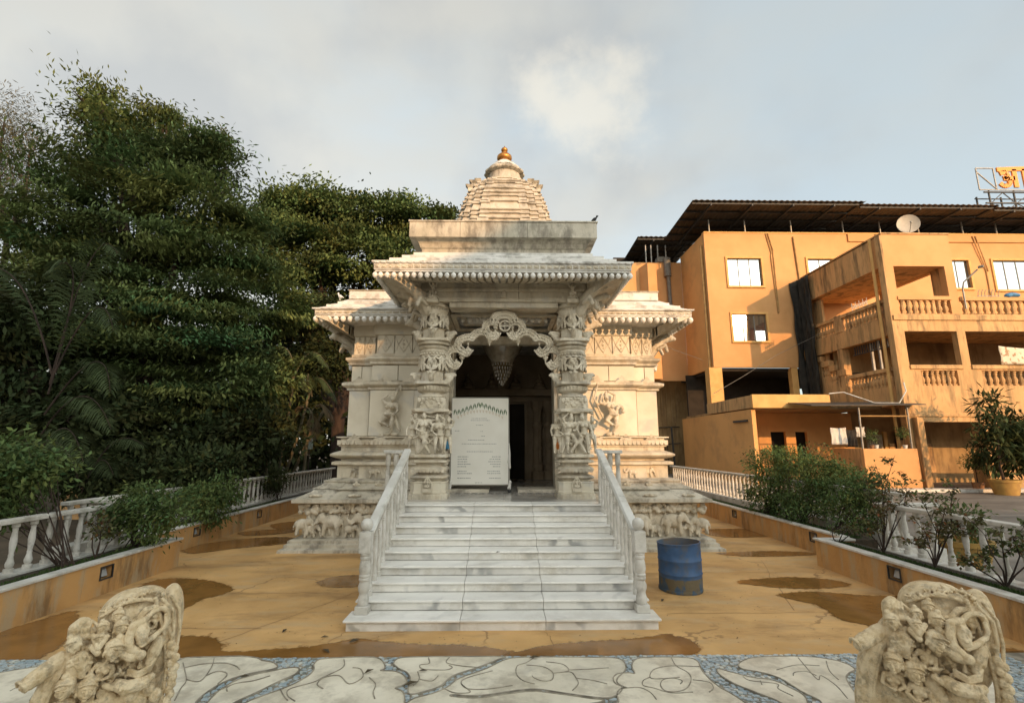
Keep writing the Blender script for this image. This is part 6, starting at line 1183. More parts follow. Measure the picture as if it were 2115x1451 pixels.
for a, b in (((48.5, 27.6), (48.5, 30.0)), ((48.5, 30.0), (50.3, 30.0)), ((48.5, 27.6), (58, 27.55)), ((50.3, 30.0), (50.3, 27.6)), ((48.5, 29.6), (50.3, 27.7))): lt.bar((a[0], 45.1, a[1]), (b[0], 45.1, b[1]), .09)
lt.build('letter_frame', M['steel'], sg)
def letter(nm, strokes):
    mb = MB(); ds = MB()
    for st_ in strokes:
        pts = smooth_path(st_, 4) if len(st_) > 2 else st_
        for a, b in zip(pts[:-1], pts[1:]): mb.bar((a[0], 44.95, a[1]), (b[0], 44.95, b[1]), .46, .16, (0, 1, 0))
    mb.build(nm, M['sign_orange'], sg)
# hoarding letters: the visible start of the word
letter('sign_letter', [[(50.5, 29.75), (52.6, 29.85)], [(50.75, 29.3), (51.4, 29.45), (51.5, 29.05), (51.05, 28.8)], [(51.05, 28.8), (51.6, 28.65), (51.5, 28.1), (50.95, 27.95), (50.6, 28.25)], [(51.5, 28.8), (52.2, 28.8)], [(52.25, 29.8), (52.25, 27.8)]])
letter('sign_letter', [[(52.6, 29.85), (53.7, 29.9)], [(53.3, 29.85), (53.3, 27.8)]])
letter('sign_letter', [[(53.7, 29.9), (56.5, 30.0)], [(54.3, 29.9), (54.9, 29.5), (54.7, 29.0), (54.2, 28.95)], [(54.4, 28.95), (55.1, 28.3), (55.6, 27.8)]])

# unseen blocks added behind the camera, stepped to shade courtyard, porch and trees
gb = thing('shade_block_row', 'row of added plastered shade blocks behind the viewer', 'building', (18, -34, 0))
MB().box(-1, 15.6, -40, -30, 0, 26).build('tall_shade_block', M['bounce_plaster'], gb)
MB().prism([(15.6, 0), (15.6, 14.5), (17.1, 14.6), (20.6, 17.4), (21.7, 17.4), (21.7, 12.1), (21.7, 0)], -31.2, -30).build('gabled_block', M['bounce_plaster'], gb)  # added screen, slanted top shapes the shadow edge on the temple wall
MB().box(15.65, 21.65, -40, -31.25, 0, 11.5).build('rear_block', M['bounce_plaster'], gb)
MB().box(21.7, 66, -40, -30, 0, 12.1).build('low_shade_block', M['bounce_plaster'], gb)
wm = MB().box(0, 1.3, 0, .1, 0, 1.5).mesh('shade_block_window'); wm.materials.append(M['dark'])
for i in range(7):
    for j in range(7): inst('window', wm, gb, (.4 + i * 2.25, -30.06 + .0, 2 + j * 3.3))
for i in range(18):
    for j in range(3): inst('window', wm, gb, (22.6 + i * 2.4, -30.06, 2 + j * 3.4))

# ================================================================== ELEPHANT SCULPTURES IN THE FOREGROUND
SCU = 1 / 1784.0
def U(zx, zy, d=0.0): return ((zx - 990) * SCU, d, (1338 - zy) * SCU)
k = Clay()
k.e(U(1230, 900, .235), (.235, .24, .36), (0, 8, 0), 40, 22); k.e(U(1150, 1250, .25), (.25, .25, .40), None, 36, 18); k.e(U(1200, 560, .18), (.20, .19, .17), (0, 20, 0), 36, 20)
k.e(U(900, 1000, .125), (.19, .13, .27), (0, 22, 0), 32, 18); k.e(U(800, 1300, .125), (.22, .14, .24), None, 32, 18)
def head(c, r, yaw=0, tilt=0, hair=True):
    R_ = Matrix.Rotation(rad(tilt), 3, 'Y') @ Matrix.Rotation(rad(yaw), 3, 'Z'); c = Vector(c)
    T = lambda *p: c + R_ @ (Vector(p) * r)
    k.m.ell(c, (r * .92, r * .98, r * 1.2), R_, 16, 12); k.m.ell(T(0, -.95, -.12), (r * .19, r * .36, r * .34), R_, 10, 8); k.m.ell(T(0, -.90, -.60), (r * .34, r * .24, r * .13), R_, 8, 6); k.m.ell(T(0, -.74, -.95), (r * .32, r * .26, r * .22), R_, 8, 6)
    for q in (-1, 1): k.m.ell(T(q * .40, -.84, .08), (r * .24, r * .18, r * .13), R_, 8, 6); k.m.ell(T(q * .42, -.90, .38), (r * .36, r * .18, r * .08), R_, 8, 6); k.m.ell(T(q * .95, .1, -.45), (r * .2, r * .28, r * .42), R_, 8, 6); k.m.ell(T(q * .45, -.66, -.35), (r * .26, r * .22, r * .26), R_, 8, 6)
    if hair:
        k.m.ell(T(0, .36, .30), (r * 1.16, r * 1.05, r * 1.10), R_, 18, 12); k.path([T(-.95, -.35, .50), T(-.5, -.85, .85), T(0, -.95, .95), T(.5, -.85, .85), T(.95, -.35, .50)], r * .12); k.m.ell(T(0, .3, 1.45), (r * .5, r * .5, r * .45), R_, 10, 8)
def body(c, h, yaw=0, arms=True):
    c = Vector(c); R_ = Matrix.Rotation(rad(yaw), 3, 'Y'); T = lambda *p: c + R_ @ (Vector(p) * h)
    k.c(T(0, 0, -.5), T(0, 0, .1), .26 * h, .34 * h); k.c(T(-.42, 0, .28), T(.42, 0, .28), .2 * h); k.c(T(0, 0, .3), T(0, -.02, .62), .15 * h)
    for q in (-1, 1): k.e(T(q * .22, -.26, .05), .19 * h)
    if arms:
        k.path([T(-.48, 0, .28), T(-.62, -.12, -.25), T(-.2, -.42, -.42)], [.16 * h, .13 * h, .10 * h]); k.path([T(.48, 0, .28), T(.62, -.12, -.25), T(.25, -.42, -.42)], [.16 * h, .13 * h, .10 * h]); k.e(T(0, -.45, -.42), .14 * h)
# trunk of the elephant: an upright fluted slab rolled over at the top
for q, w in ((-62, .014), (-31, .020), (0, .014), (31, .020), (62, .014)):
    k.path([U(455 + q, 1500, -.02), U(460 + q, 1338, -.04), U(500 + q * .95, 1130, -.06), U(560 + q * .9, 940, -.06), U(600 + q * .8, 860, -.05)], [w * 1.1, w * 1.1, w, w, w])
ax_ = (Vector(U(620, 770, -.03)) - Vector(U(405, 905, -.11)))
for i in range(7):                                             # the roll, ribbed, with a spiral on its end
    c0 = Vector(U(405, 905, -.11)) + ax_ * (i / 7); k.c(c0 + ax_ * .02, c0 + ax_ * .11, .042 + .003 * (i % 2), .042 + .003 * (i % 2), 14)
d_ = -ax_.normalized(); s_ = d_.cross(Vector((0, 0, 1))).normalized(); u_ = s_.cross(d_); e0 = Vector(U(405, 905, -.11)) + d_ * .03
k.path([e0 + (s_ * math.cos(t_ * .7) + u_ * math.sin(t_ * .7)) * (.046 - .0032 * t_) for t_ in range(13)], .009, 7); k.e(e0, .016)
k.path([U(620, 880, -.05), U(690, 720, -.03), U(700, 560, -.0), U(760, 480, .03)], [.022, .028, .03, .03])
k.path([U(735, 470, .0), U(700, 500, -.03), U(690, 550, -.03)], [.036, .04, .034])
for i in range(5): k.path([U(700 + i * 30, 440 + i * 4, -.0), U(690 + i * 30, 500, -.055), U(690 + i * 30, 560, -.05)], .0085)
k.e(U(1500, 780, .17), (.10, .18, .30), (0, 6, 0), 28, 16); k.e(U(520, 1300, .04), (.075, .06, .20), (0, 8, 0), 20, 12); k.e(U(520, 1560, .04), (.09, .07, .2), None, 20, 12)
# people climbing over the flank
head(U(690, 1035, -.11), .043, -18, -8); body(U(690, 1230, -.065), .085, 0)
head(U(870, 1085, -.11), .045, 8, 8); body(U(905, 1290, -.07), .088, 10)
head(U(1060, 740, -.12), .046, 25, 22); body(U(975, 945, -.075), .085, 20)
head(U(1090, 550, -.08), .035, 15, 12); body(U(1050, 655, -.03), .05, 15, False); head(U(930, 530, -.06), .029, -10, -12); head(U(1045, 445, -.03), .029, 10, 10, True); head(U(705, 640, -.08), .036, -30, -30); body(U(760, 720, -.03), .055, -25, False); head(U(915, 625, -.09), .028, 5, 0)
k.path([U(870, 600, -.08), U(920, 690, -.12), U(980, 600, -.10)], [.018, .017, .015]); k.path([U(860, 680, -.09), U(920, 740, -.12)], .018)
k.path([U(760, 600, -.05), U(850, 580, -.07)], .016)
# shield-like head-dress
k.e(U(775, 850, -.07), (.062, .045, .078), (0, 12, 0), 20, 12)
for i in range(5): k.path([U(700 + i * 40, 740 + abs(i - 2) * 18, -.10 - .012 * (2 - abs(i - 2))), U(770 + i * 14, 850, -.118), U(800 + i * 8, 960, -.10)], .008)
k.path([U(690, 790, -.09), U(780, 750, -.11), U(870, 790, -.09)], .012); k.path([U(690, 830, -.1), U(780, 800, -.12), U(880, 830, -.1)], .009)
# arms, tusk sheath, drum
k.path([U(1280, 510, -.08), U(1195, 535, -.10), U(1170, 640, -.12), U(1190, 740, -.13), U(1290, 830, -.13)], [.022, .024, .026, .026, .022]); k.e(U(1300, 830, -.14), .028)
k.path([U(1265, 545, -.06), U(1285, 620, -.10), U(1290, 685, -.12)], [.034, .042, .030]); k.path([U(1255, 640, -.12), U(1290, 665, -.15), U(1325, 640, -.12)], .010)
k.path([U(1300, 735, -.12), U(1390, 690, -.10), U(1470, 635, -.07)], [.018, .018, .014]); k.path([U(1490, 500, -.05), U(1500, 570, -.06), U(1480, 630, -.07)], .012)
k.path([U(1130, 780, -.12), U(1210, 830, -.13), U(1260, 850, -.12)], [.024, .03, .026])
# rim round the open ear
rim_ = [U(1390 + 125 * math.cos(a * math.pi / 12), 590 - 165 * math.sin(a * math.pi / 12 + .25), -.045 + .03 * math.cos(a * math.pi / 12)) for a in range(-2, 15)]
k.path(rim_, .016); k.path([U(1200, 560, -.02), U(1300, 430, -.02), U(1430, 395, -.0)], [.02, .022, .016])
for i in range(3): k.path([U(890 + 40 * i, 450 - 26 * i, .03), U(1080 + 40 * i, 330 - 16 * i, .0), U(1250 + 40 * i, 310 + 10 * i, .0), U(1420 + 30 * i, 340 + 40 * i, .02)], .010)
# sleeve, sash, lower figures
k.path([U(1130, 1110, -.10), U(1200, 1140, -.12), U(1320, 1145, -.11), U(1420, 1110, -.08)], [.034, .040, .036, .024])
for i in range(8): k.path([U(1150 + 32 * i, 1085, -.12), U(1160 + 32 * i, 1135, -.158 + .004 * i), U(1155 + 32 * i, 1175, -.12)], .0075)
for i in range(3): k.path([U(1210, 1000 + 22 * i, -.07), U(1300, 1030 + 18 * i, -.10), U(1400, 990 + 22 * i, -.08), U(1440, 940, -.04)], .011)
k.path([U(1440, 740, -.04), U(1400, 860, -.05), U(1380, 970, -.06)], [.018, .03, .02]); k.path([U(1480, 760, -.02), U(1440, 900, -.04)], .024)
for (x, y, r) in ((1060, 1250, .042), (1250, 1260, .052), (1400, 1240, .040), (1120, 1330, .045), (1330, 1340, .045), (1000, 1180, .03), (1050, 1130, .026), (1480, 1320, .036)): k.e(U(x, y, -.06), (r, r * .8, r * 1.15), (0, x % 40 - 20, 0))
head(U(1180, 1400, -.08), .04, 10, 15); head(U(1010, 1420, -.10), .04, -10, -5)
r_ = random.Random(23)
for i in range(150):
    x, y = r_.uniform(640, 1420), r_.uniform(480, 1420)
    if y < 1500 - 1.15 * x + 0 : continue
    a = r_.uniform(0, 6.28); q = r_.uniform(25, 70); d_ = r_.uniform(-.045, -.005)
    k.path([U(x, y, d_), U(x + q * math.cos(a), y + q * math.sin(a), d_ - .012), U(x + q * math.cos(a + .7) * 1.6, y + q * math.sin(a + .7) * 1.6, d_ + .005)], [.010, .014, .008], 7)
for i in range(60): k.e(U(r_.uniform(660, 1420), r_.uniform(700, 1430), r_.uniform(-.05, -.02)), r_.uniform(.010, .022), None, 8, 6)
k.path([U(1020, 1090, -.10), U(1090, 1120, -.11), U(1140, 1125, -.10)], [.016, .018, .016])
# carved border running down the far edge
for i in range(46):
    t_ = i / 45; x = 1440 + 190 * math.sin(t_ * 1.9) - 60 * max(0, t_ - .7); y = 300 + 1150 * t_
    k.e(U(x, y, .02 + .02 * math.sin(i)), (.020, .028, .016), (0, 30 * math.sin(i * 2.1), 0), 8, 6); k.e(U(x - 65, y + 20, -.01), (.013, .02, .013), None, 8, 6)
    if i > 20: k.e(U(x + 20 * math.sin(i * 1.7), y, -.03), .022 + .008 * math.sin(i * 3.3), None, 8, 6)
k.path([U(1440, 330, -.02), U(1560, 480, -.01), U(1590, 700, -.01), U(1560, 950, -.02)], .010); k.path([U(1520, 330, .02), U(1620, 480, .02), U(1650, 700, .02), U(1640, 950, .02)], .010)
r_ = random.Random(11)
for i in range(70):                                            # scrollwork over the crown
    a, b = r_.uniform(900, 1420), r_.uniform(255, 420); c_ = 900 + (a - 900)
    z_ = 420 - 170 * math.sin((a - 860) / 600 * math.pi / 1.6); k.path([U(a, z_ + 10, .0 + r_.uniform(0, .12)), U(a + r_.uniform(-40, 40), z_ - 8 + r_.uniform(0, 40), .0 + r_.uniform(0, .12))], .007)
sculpt_me = k.fuse('elephant_sculpture', M['sculpt'], .0026, 1)
def sculpture(x, y, z, rz, tilt, sc_, label):
    o_ = inst('elephant_sculpture', sculpt_me, None, (x, y, z), 0, sc_, (0, rad(tilt), rad(rz))); tag(o_, label, 'sculpture', 'carved elephant sculptures in the foreground'); return o_
sculpture(-2.33, 3.2, .535, 34, 0, .95, 'cream stone elephant sculpture with climbing figures, at the left of the foreground')
sculpture(2.52, 3.2, .555, -28, 4, 1.0, 'cream stone elephant sculpture with upright curled trunk, at the right of the foreground')
for x in (-2.3, 2.5): 
    o_ = MB().box(x - .62, x + .75, 2.75, 3.95, .012, .10).build('sculpture_plinth', M['coping'], base=(x, 3.3, 0), bevel=.01); struct(o_)

# ================================================================== PLANTS
def leaf_arrays(rs, C, outward, length, width, droop, spread, tip=.5):
    n = len(C)
    d = outward + rs.normal(0, spread, (n, 3)); d[:, 2] -= droop; d /= np.linalg.norm(d, axis=1)[:, None] + 1e-9
    u = rs.normal(0, tip, (n, 3)) + np.array([0, 0, 1.0]); s = np.cross(d, u); s /= np.linalg.norm(s, axis=1)[:, None] + 1e-9
    nn = np.cross(s, d); L = (length * rs.uniform(.65, 1.25, n))[:, None]; Wd = (width * rs.uniform(.7, 1.2, n))[:, None]
    V = np.stack([C, C + d * L * .5 + s * Wd * .5 - nn * Wd * .12, C + d * L - nn * L * .10, C + d * L * .5 - s * Wd * .5 - nn * Wd * .12], 1)
    return V
def leaf_obj(name, V, tint, m, parent):
    n = len(V); off = np.array(org(parent)); me = bpy.data.meshes.new(name)
    me.vertices.add(n * 4); me.vertices.foreach_set('co', (V.reshape(-1, 3) - off).astype(np.float32).ravel())
    me.loops.add(n * 4); me.loops.foreach_set('vertex_index', np.arange(n * 4, dtype=np.int32)); me.polygons.add(n); me.polygons.foreach_set('loop_start', np.arange(0, n * 4, 4, dtype=np.int32))
    try: me.polygons.foreach_set('loop_total', np.full(n, 4, np.int32))
    except Exception: pass
    at = me.attributes.new('tint', 'FLOAT_COLOR', 'FACE'); at.data.foreach_set('color', np.concatenate([tint, np.ones((n, 1))], 1).astype(np.float32).ravel())
    me.update(calc_edges=True); me.materials.append(m); return link(name, me, parent)
def crown(parent, blobs, m, n_total, ln, wd, seed, clump=.35, per=30, droop=.25, flat=.55, shell=(.45, 1.05), name='crown', tone=(.75, 1.3), warm=.12, tip=.5):
    rs = np.random.default_rng(seed); A = np.array([b[3] ** 2 for b in blobs]); VS, TS = [], []
    for b, a in zip(blobs, A / A.sum()):
        nc = max(2, int(n_total * a / per)); v = rs.normal(0, 1, (nc, 3)); v /= np.linalg.norm(v, axis=1)[:, None]; r = b[3] * rs.uniform(*shell, nc) ** .8
        cc = np.array(b[:3]) + v * r[:, None] * np.array([1, 1, .9]); cs = clump * rs.uniform(.6, 1.4, nc)
        vd = v + rs.normal(0, .5, v.shape); C = np.repeat(cc, per, 0) + rs.normal(0, 1, (nc * per, 3)) * np.repeat(cs, per)[:, None] * np.array([1, 1, flat]); ow = np.repeat(vd, per, 0) * .8
        VS.append(leaf_arrays(rs, C, ow, ln, wd, droop, .45, tip)); t = np.repeat(rs.uniform(*tone, nc), per) * rs.uniform(.85, 1.15, nc * per)
        w = np.repeat(rs.normal(0, warm, nc), per); TS.append(np.stack([t * (1 + w), t, t * (1 - w * .5)], 1))
    return leaf_obj(name, np.concatenate(VS), np.clip(np.concatenate(TS), .2, 2.2), m, parent)
def limbs(parent, base, forks, m=None, name='trunk', r0=.25):
    mb = MB(); mb.tube(base, [r0 * (1 - .5 * i / (len(base) - 1)) for i in range(len(base))], 10); top = Vector(base[-1])
    for f in forks:
        s_ = Vector(base[f[1]]) if isinstance(f[1], int) else top; e = Vector(f[0]); mid = s_.lerp(e, .5) + Vector((rnd.uniform(-.3, .3), rnd.uniform(-.3, .3), rnd.uniform(.1, .5) * (e - s_).length * .2)); r = r0 * .5
        mb.tube([s_, mid, e], [r, r * .6, r * .2], 7)
        for q in range(4):
            a = mid.lerp(e, rnd.random()); d = Vector((rnd.gauss(0, 1), rnd.gauss(0, 1), rnd.uniform(0, 1))).normalized() * min(1.1, (e - s_).length * rnd.uniform(.12, .28)); mb.tube([a, a + d * .5 + Vector((0, 0, .05)), a + d], [r * .3, r * .2, r * .08], 5)
    return mb.build(name, m or M['bark'], parent, smooth=True)
B = TREEDATA
t = thing('tree', 'tall dark green tree with a ragged feathery top, largest on the left', 'tree', (-11.5, 17, 0), 'trees left of the temple')
limbs(t, [(-11.2, 17, 0), (-11.6, 17, 1.6), (-12.5, 17, 4.5), (-13.2, 17, 7.5), (-13.3, 17, 10)], [((b[0], b[1], b[2]), None if i < 7 else 2) for i, b in enumerate(B['BIG'][:16])], r0=.30)
crown(t, B['BIG'], M['leaf_big'], 170000, .21, .075, 1, .50, 330, .28, .17, (.55, 1.08), tone=(.6, 1.7), tip=.28)
tb = B['BIG'][:8]; crown(t, [(b[0] + .1, b[1], b[2] + b[3] * .6, b[3] * .6) for b in tb], M['leaf_big'], 14000, .17, .055, 9, .20, 60, .1, .7, (.3, .9), 'top_sprays')
t = thing('tree', 'broad round headed tree between the tall tree and the temple spire', 'tree', (-9.2, 27, 0), 'trees left of the temple')
limbs(t, [(-8.8, 27, 0), (-9.0, 27, 3), (-8.6, 27, 5.5)], [((b[0], b[1], b[2]), None if i % 2 else 1) for i, b in enumerate(B['ROUND'])], r0=.45)
crown(t, B['ROUND'][:10], M['leaf_round'], 80000, .22, .13, 2, .46, 300, .1, .30, (.68, 1.06), tone=(.6, 1.7), tip=.35); crown(t, B['ROUND'][10:], M['leaf_round'], 15000, .22, .13, 12, .40, 90, .1, .42, (.5, 1.06), 'lower_crown', tone=(.5, 1.6))
t = thing('tree', 'thin grey green feathery tree at the left edge against the sky', 'tree', (-22.5, 21, 0), 'trees left of the temple')
limbs(t, [(-22, 21, 0), (-22, 21, 6), (-22.3, 21, 11)], [((b[0], b[1], b[2]), None) for b in B['FEATHER']], r0=.22)
crown(t, B['FEATHER'], M['leaf_pale'], 17000, .22, .035, 3, .45, 40, .6, .8, (.2, 1.15))
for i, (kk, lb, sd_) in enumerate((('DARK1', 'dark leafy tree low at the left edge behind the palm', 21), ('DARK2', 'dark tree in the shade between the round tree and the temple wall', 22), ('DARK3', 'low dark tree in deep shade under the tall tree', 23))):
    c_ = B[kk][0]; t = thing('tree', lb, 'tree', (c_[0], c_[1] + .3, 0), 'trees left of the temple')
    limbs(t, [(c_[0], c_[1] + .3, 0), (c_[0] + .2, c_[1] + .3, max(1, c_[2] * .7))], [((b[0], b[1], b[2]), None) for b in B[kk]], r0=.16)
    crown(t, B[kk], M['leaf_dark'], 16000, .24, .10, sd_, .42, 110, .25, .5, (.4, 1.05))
bk = MB().add([(-46, 37, -.02), (-5, 37, -.02), (-5, 37.5, -.02)], [(0, 1, 2)])
wood = thing('wood', None, None, (-20, 35, 0), kind='stuff')
rs_ = random.Random(5); wb = [(x + rs_.uniform(-1, 1), 33 + rs_.uniform(-1, 5), rs_.uniform(1.5, 9), rs_.uniform(2.0, 3.2)) for x in np.arange(-44, -4, 1.3) for _ in range(3)] + [(x, 29 + rs_.uniform(-1, 1), z, 1.3) for x in np.arange(-16, -5, 1.0) for z in (.9, 2.6, 4.2)]
stuff(crown(wood, wb, M['leaf_dark'], 38000, .55, .34, 31, .6, 20, .2, .6, (.2, 1.0), 'wood_foliage'))
wt = MB()
for i in range(26): x = -42 + i * 1.5 + rs_.uniform(-.5, .5); wt.tube([(x, 36, 0), (x + .3, 36, 8)], [.25, .12], 6)
stuff(wt.build('wood_trunks', M['bark'], wood))
t = thing('hedge', 'dark broad leaved hedge behind the left balustrade', 'hedge', (-9.5, 11.5, 0))
crown(t, B['UNDER'], M['leaf_dark'], 9000, .14, .06, 24, .16, 20, .2, .6, (.3, 1.05), 'foliage', (.8, 1.5))
def shrub(label, blobs, m, n, ln, wd, seed, foot, group='shrubs in the planters', name='shrub', clump=.1, tone=(.75, 1.35), shell=(.3, 1.1)):
    t = thing(name, label, 'shrub', foot, group); mb = MB(); r_ = random.Random(seed)
    for b in blobs:
        for q in range(3):
            e = Vector(b[:3]) + Vector((r_.gauss(0, .5), r_.gauss(0, .5), r_.gauss(0, .4))) * b[3]; f = Vector(foot) + Vector((r_.gauss(0, .06), r_.gauss(0, .06), 0)); mb.tube([f, f.lerp(e, .5) + Vector((r_.gauss(0, .05), r_.gauss(0, .05), .06)), e], [.009, .007, .003], 5)
    mb.build('stems', M['bark'], t); crown(t, blobs, m, n, ln, wd, seed, clump * 1.15, 30, .15, .6, shell, 'foliage', tone); return t
shrub('large leafy shrub at the near left corner, in front of the balustrade', B['LEFTB'], M['leaf_shrub'], 6500, .10, .045, 51, (-5.86, 7.1, .40), clump=.14)
shrub('bushy green shrub at the end of the left foreground planter', B['S1'], M['leaf_shrub'], 5200, .085, .032, 52, (-5.85, 8.3, .40))
shrub('green shrub in the rear left planter, behind the bushy one', B['S2'], M['leaf_shrub'], 4200, .09, .035, 53, (-6.5, 10.8, .40))
shrub('small dark shrub in the rear left planter beside the temple plinth', B['S3'], M['leaf_dark'], 1500, .10, .04, 54, (-6.6, 15, .40))
shrub('tall green shrub farthest back in the rear right planter', B['R1'], M['leaf_shrub'], 8500, .085, .034, 55, (6.3, 12.2, .38))
shrub('dense green shrub in the middle of the rear right planter', B['R2'], M['leaf_shrub'], 8000, .08, .032, 56, (6.3, 10.8, .38))
shrub('green shrub nearest in the rear right planter', B['R3'], M['leaf_shrub'], 5200, .075, .03, 57, (6.25, 9.6, .38))
def rose(label, foot, tips, seed, nleaf=16, sz=.062):
    t = thing('rose_bush', label, 'rose bush', foot, 'rose bushes in the right planters'); r_ = random.Random(seed); rs = np.random.default_rng(seed); mb = MB(); LC, LD = [], []
    foot = Vector(foot)
    for tip in tips:
        tip = Vector(tip); mid = foot.lerp(tip, .45) + Vector((r_.gauss(0, .05), r_.gauss(0, .04), .05)); p = [foot, foot.lerp(mid, .5) + Vector((r_.gauss(0, .02), 0, 0)), mid, mid.lerp(tip, .5) + Vector((r_.gauss(0, .03), r_.gauss(0, .03), .02)), tip]
        mb.tube(p, [.010, .009, .007, .005, .002], 6)
        for q in range(7):
            i = r_.choice((2, 2, 3, 3)); a = p[i].lerp(p[i + 1], r_.random()); d = Vector((r_.gauss(0, 1), r_.gauss(0, .8), r_.uniform(0, 1.1))).normalized() * r_.uniform(.08, .22); mb.tube([a, a + d * .6 + Vector((0, 0, .015)), a + d], [.0035, .003, .0015], 5)
            for w in range(nleaf):
                LC.append(a + d * r_.uniform(.45, 1.1) + Vector((r_.gauss(0, .022),) * 1 + (r_.gauss(0, .022), r_.gauss(0, .018)))); LD.append((r_.gauss(0, 1), r_.gauss(0, 1), r_.gauss(0, .5)))
    mb.build('stems', M['bark'], t, smooth=True); V = leaf_arrays(rs, np.array(LC), np.array(LD) * .6, sz, sz * .55, .2, .3); ti_ = np.repeat(rs.uniform(.7, 1.5, (len(V), 1)), 3, 1) * np.array([1, 1, .9]); w_ = rs.random(len(V)) < .12; ti_[w_] *= np.array([1.7, .8, .8])
    leaf_obj('foliage', V, ti_, M['leaf_rose'], t)
rose('sparse rose bush with dark bare stem at the far end of the right foreground planter', (5.80, 7.80, .40), [(5.75, 7.7, 1.0), (6.1, 7.9, 1.25), (6.0, 8.0, 1.72), (6.35, 8.0, 1.85), (6.55, 8.1, 1.55), (5.5, 7.9, .85), (6.2, 7.6, 1.35), (5.9, 8.1, 1.45)], 61)
rose('sparse rose bush in the middle of the right foreground planter', (5.80, 6.90, .40), [(5.55, 6.8, 1.0), (5.75, 6.9, 1.3), (6.0, 6.8, 1.25), (6.25, 6.9, 1.45), (6.1, 6.7, 1.0), (5.45, 6.9, .75), (6.35, 6.8, 1.2)], 62)
rose('sparse rose bush nearest the right frame edge behind the elephant sculpture', (5.80, 5.95, .40), [(5.5, 5.9, .85), (5.8, 5.9, 1.05), (6.0, 5.8, 1.1), (6.2, 5.9, .9), (5.55, 6.0, 1.15), (5.3, 6.0, .7)], 63)
rose('tiny rose seedling at the corner of the right foreground planter', (5.62, 8.55, .40), [(5.55, 8.5, .62), (5.75, 8.5, .6), (5.85, 8.6, .55)], 64, 7, .045)
rose('sparse bare rose plant among the left balusters', (-5.85, 7.55, .40), [(-5.7, 7.5, .9), (-6.0, 7.6, .85), (-5.6, 7.6, .75), (-5.9, 7.5, 1.0)], 65, 8)
rose('sparse rose plant poking above the rear right planter shrubs', (6.35, 11.4, .40), [(7.1, 11.4, 1.9), (7.0, 11.2, 1.75), (7.4, 11.3, 2.05), (6.7, 11.5, 1.8)], 66, 10)
# clover strips along the planters
def strip(x0, x1, y0, y1, z, n, seed):
    rs = np.random.default_rng(seed); C = np.stack([rs.uniform(x0, x1, n), rs.uniform(y0, y1, n), np.full(n, z)], 1); t = thing('ground_cover', None, None, ((x0 + x1) / 2, (y0 + y1) / 2, z), kind='stuff')
    stuff(leaf_obj('grass', leaf_arrays(rs, C, np.tile([0, 0, .8], (n, 1)), .05, .014, 0, .45), np.repeat(rs.uniform(.6, 1.4, (n, 1)), 3, 1), M['grass'], t))
strip(5.50, 5.72, 4.0, 8.6, .395, 9000, 71); strip(6.07, 6.35, 9.0, 17, .39, 7000, 72); strip(-5.9, -5.66, 4.5, 8.7, .405, 2600, 73); strip(-6.7, -6.4, 9.2, 15, .40, 1500, 74)
# palms
def palm(label, foot, fronds, seed, ln=.5, w=.035, m='leaf_palm', stems=None, group='palms on the left'):
    t = thing('palm', label, 'palm', foot, group); rs = np.random.default_rng(seed); r_ = random.Random(seed); mb = MB()
    if stems:
        for p in stems: mb.tube(p, [.05] * len(p), 7)
    VS = []
    for (a, b, c_) in fronds:
        a, b, c_ = Vector(a), Vector(b), Vector(c_); P = [(a * (1 - u) ** 2 + b * 2 * u * (1 - u) + c_ * u * u) for u in np.linspace(0, 1, 26)]
        mb.tube(P, [.02 * (1 - .8 * i / 25) for i in range(26)], 5); d_ = []
        for i in range(4, 26):
            tt = (P[i] - P[i - 1]).normalized(); side = tt.cross(Vector((0, 0, 1))).normalized(); L = ln * math.sin(math.pi * (.12 + .8 * (i - 4) / 21)) 
            for s in (-1, 1):
                for q in (0, .5):
                    o_ = P[i] - (P[i] - P[i - 1]) * q; dd = (side * s + tt * .75 + Vector((0, 0, -.25 + r_.gauss(0, .08)))).normalized(); nrm = dd.cross(tt).normalized(); wv = tt * w * .5
                    e = o_ + dd * L * .55; f = o_ + dd * L + Vector((0, 0, -.35 * L)); VS.append([o_, e + wv, f, e - wv])
    mb.build('stems', M['cane'] if stems else M['bark'], t); n = len(VS); leaf_obj('fronds', np.array([[tuple(v) for v in q] for q in VS]), np.repeat(rs.uniform(.75, 1.25, (n, 1)), 3, 1), M[m], t)
palm('arching palm with long fronds at the left edge', (-9.2, 9.8, 0), [((-9.0, 9.8, 3.2), (-8.2, 9.6, 5.6), (-7.6, 9.4, 4.2)), ((-9.0, 9.8, 3.0), (-8.4, 9.6, 6.4), (-8.9, 9.2, 5.3)), ((-9.0, 9.8, 2.6), (-7.9, 9.6, 4.4), (-7.4, 9.3, 3.0)), ((-9.0, 9.8, 2.2), (-8.0, 9.4, 3.6), (-7.2, 9.2, 2.3)), ((-9.0, 9.8, 3.4), (-10, 9.6, 6.4), (-10.8, 9.5, 5.2)), ((-9.0, 9.8, 1.8), (-8.3, 9.5, 2.9), (-7.6, 9.2, 1.7)), ((-9.0, 9.8, 3.2), (-8.8, 9.9, 7.0), (-8.0, 9.7, 5.9))], 81, .55, .04)
palm('low fan of palm fronds behind the left balustrade', (-9.4, 11.2, 0), [((-9.2, 11.2, 1.0), (-8.6, 11.0, 2.6), (-7.7, 10.8, 2.0)), ((-9.2, 11.2, .9), (-8.8, 11, 2.2), (-8.1, 10.6, 1.4)), ((-9.2, 11.2, 1.0), (-9.6, 11, 2.6), (-10.2, 10.8, 1.9))], 82, .5, .035)
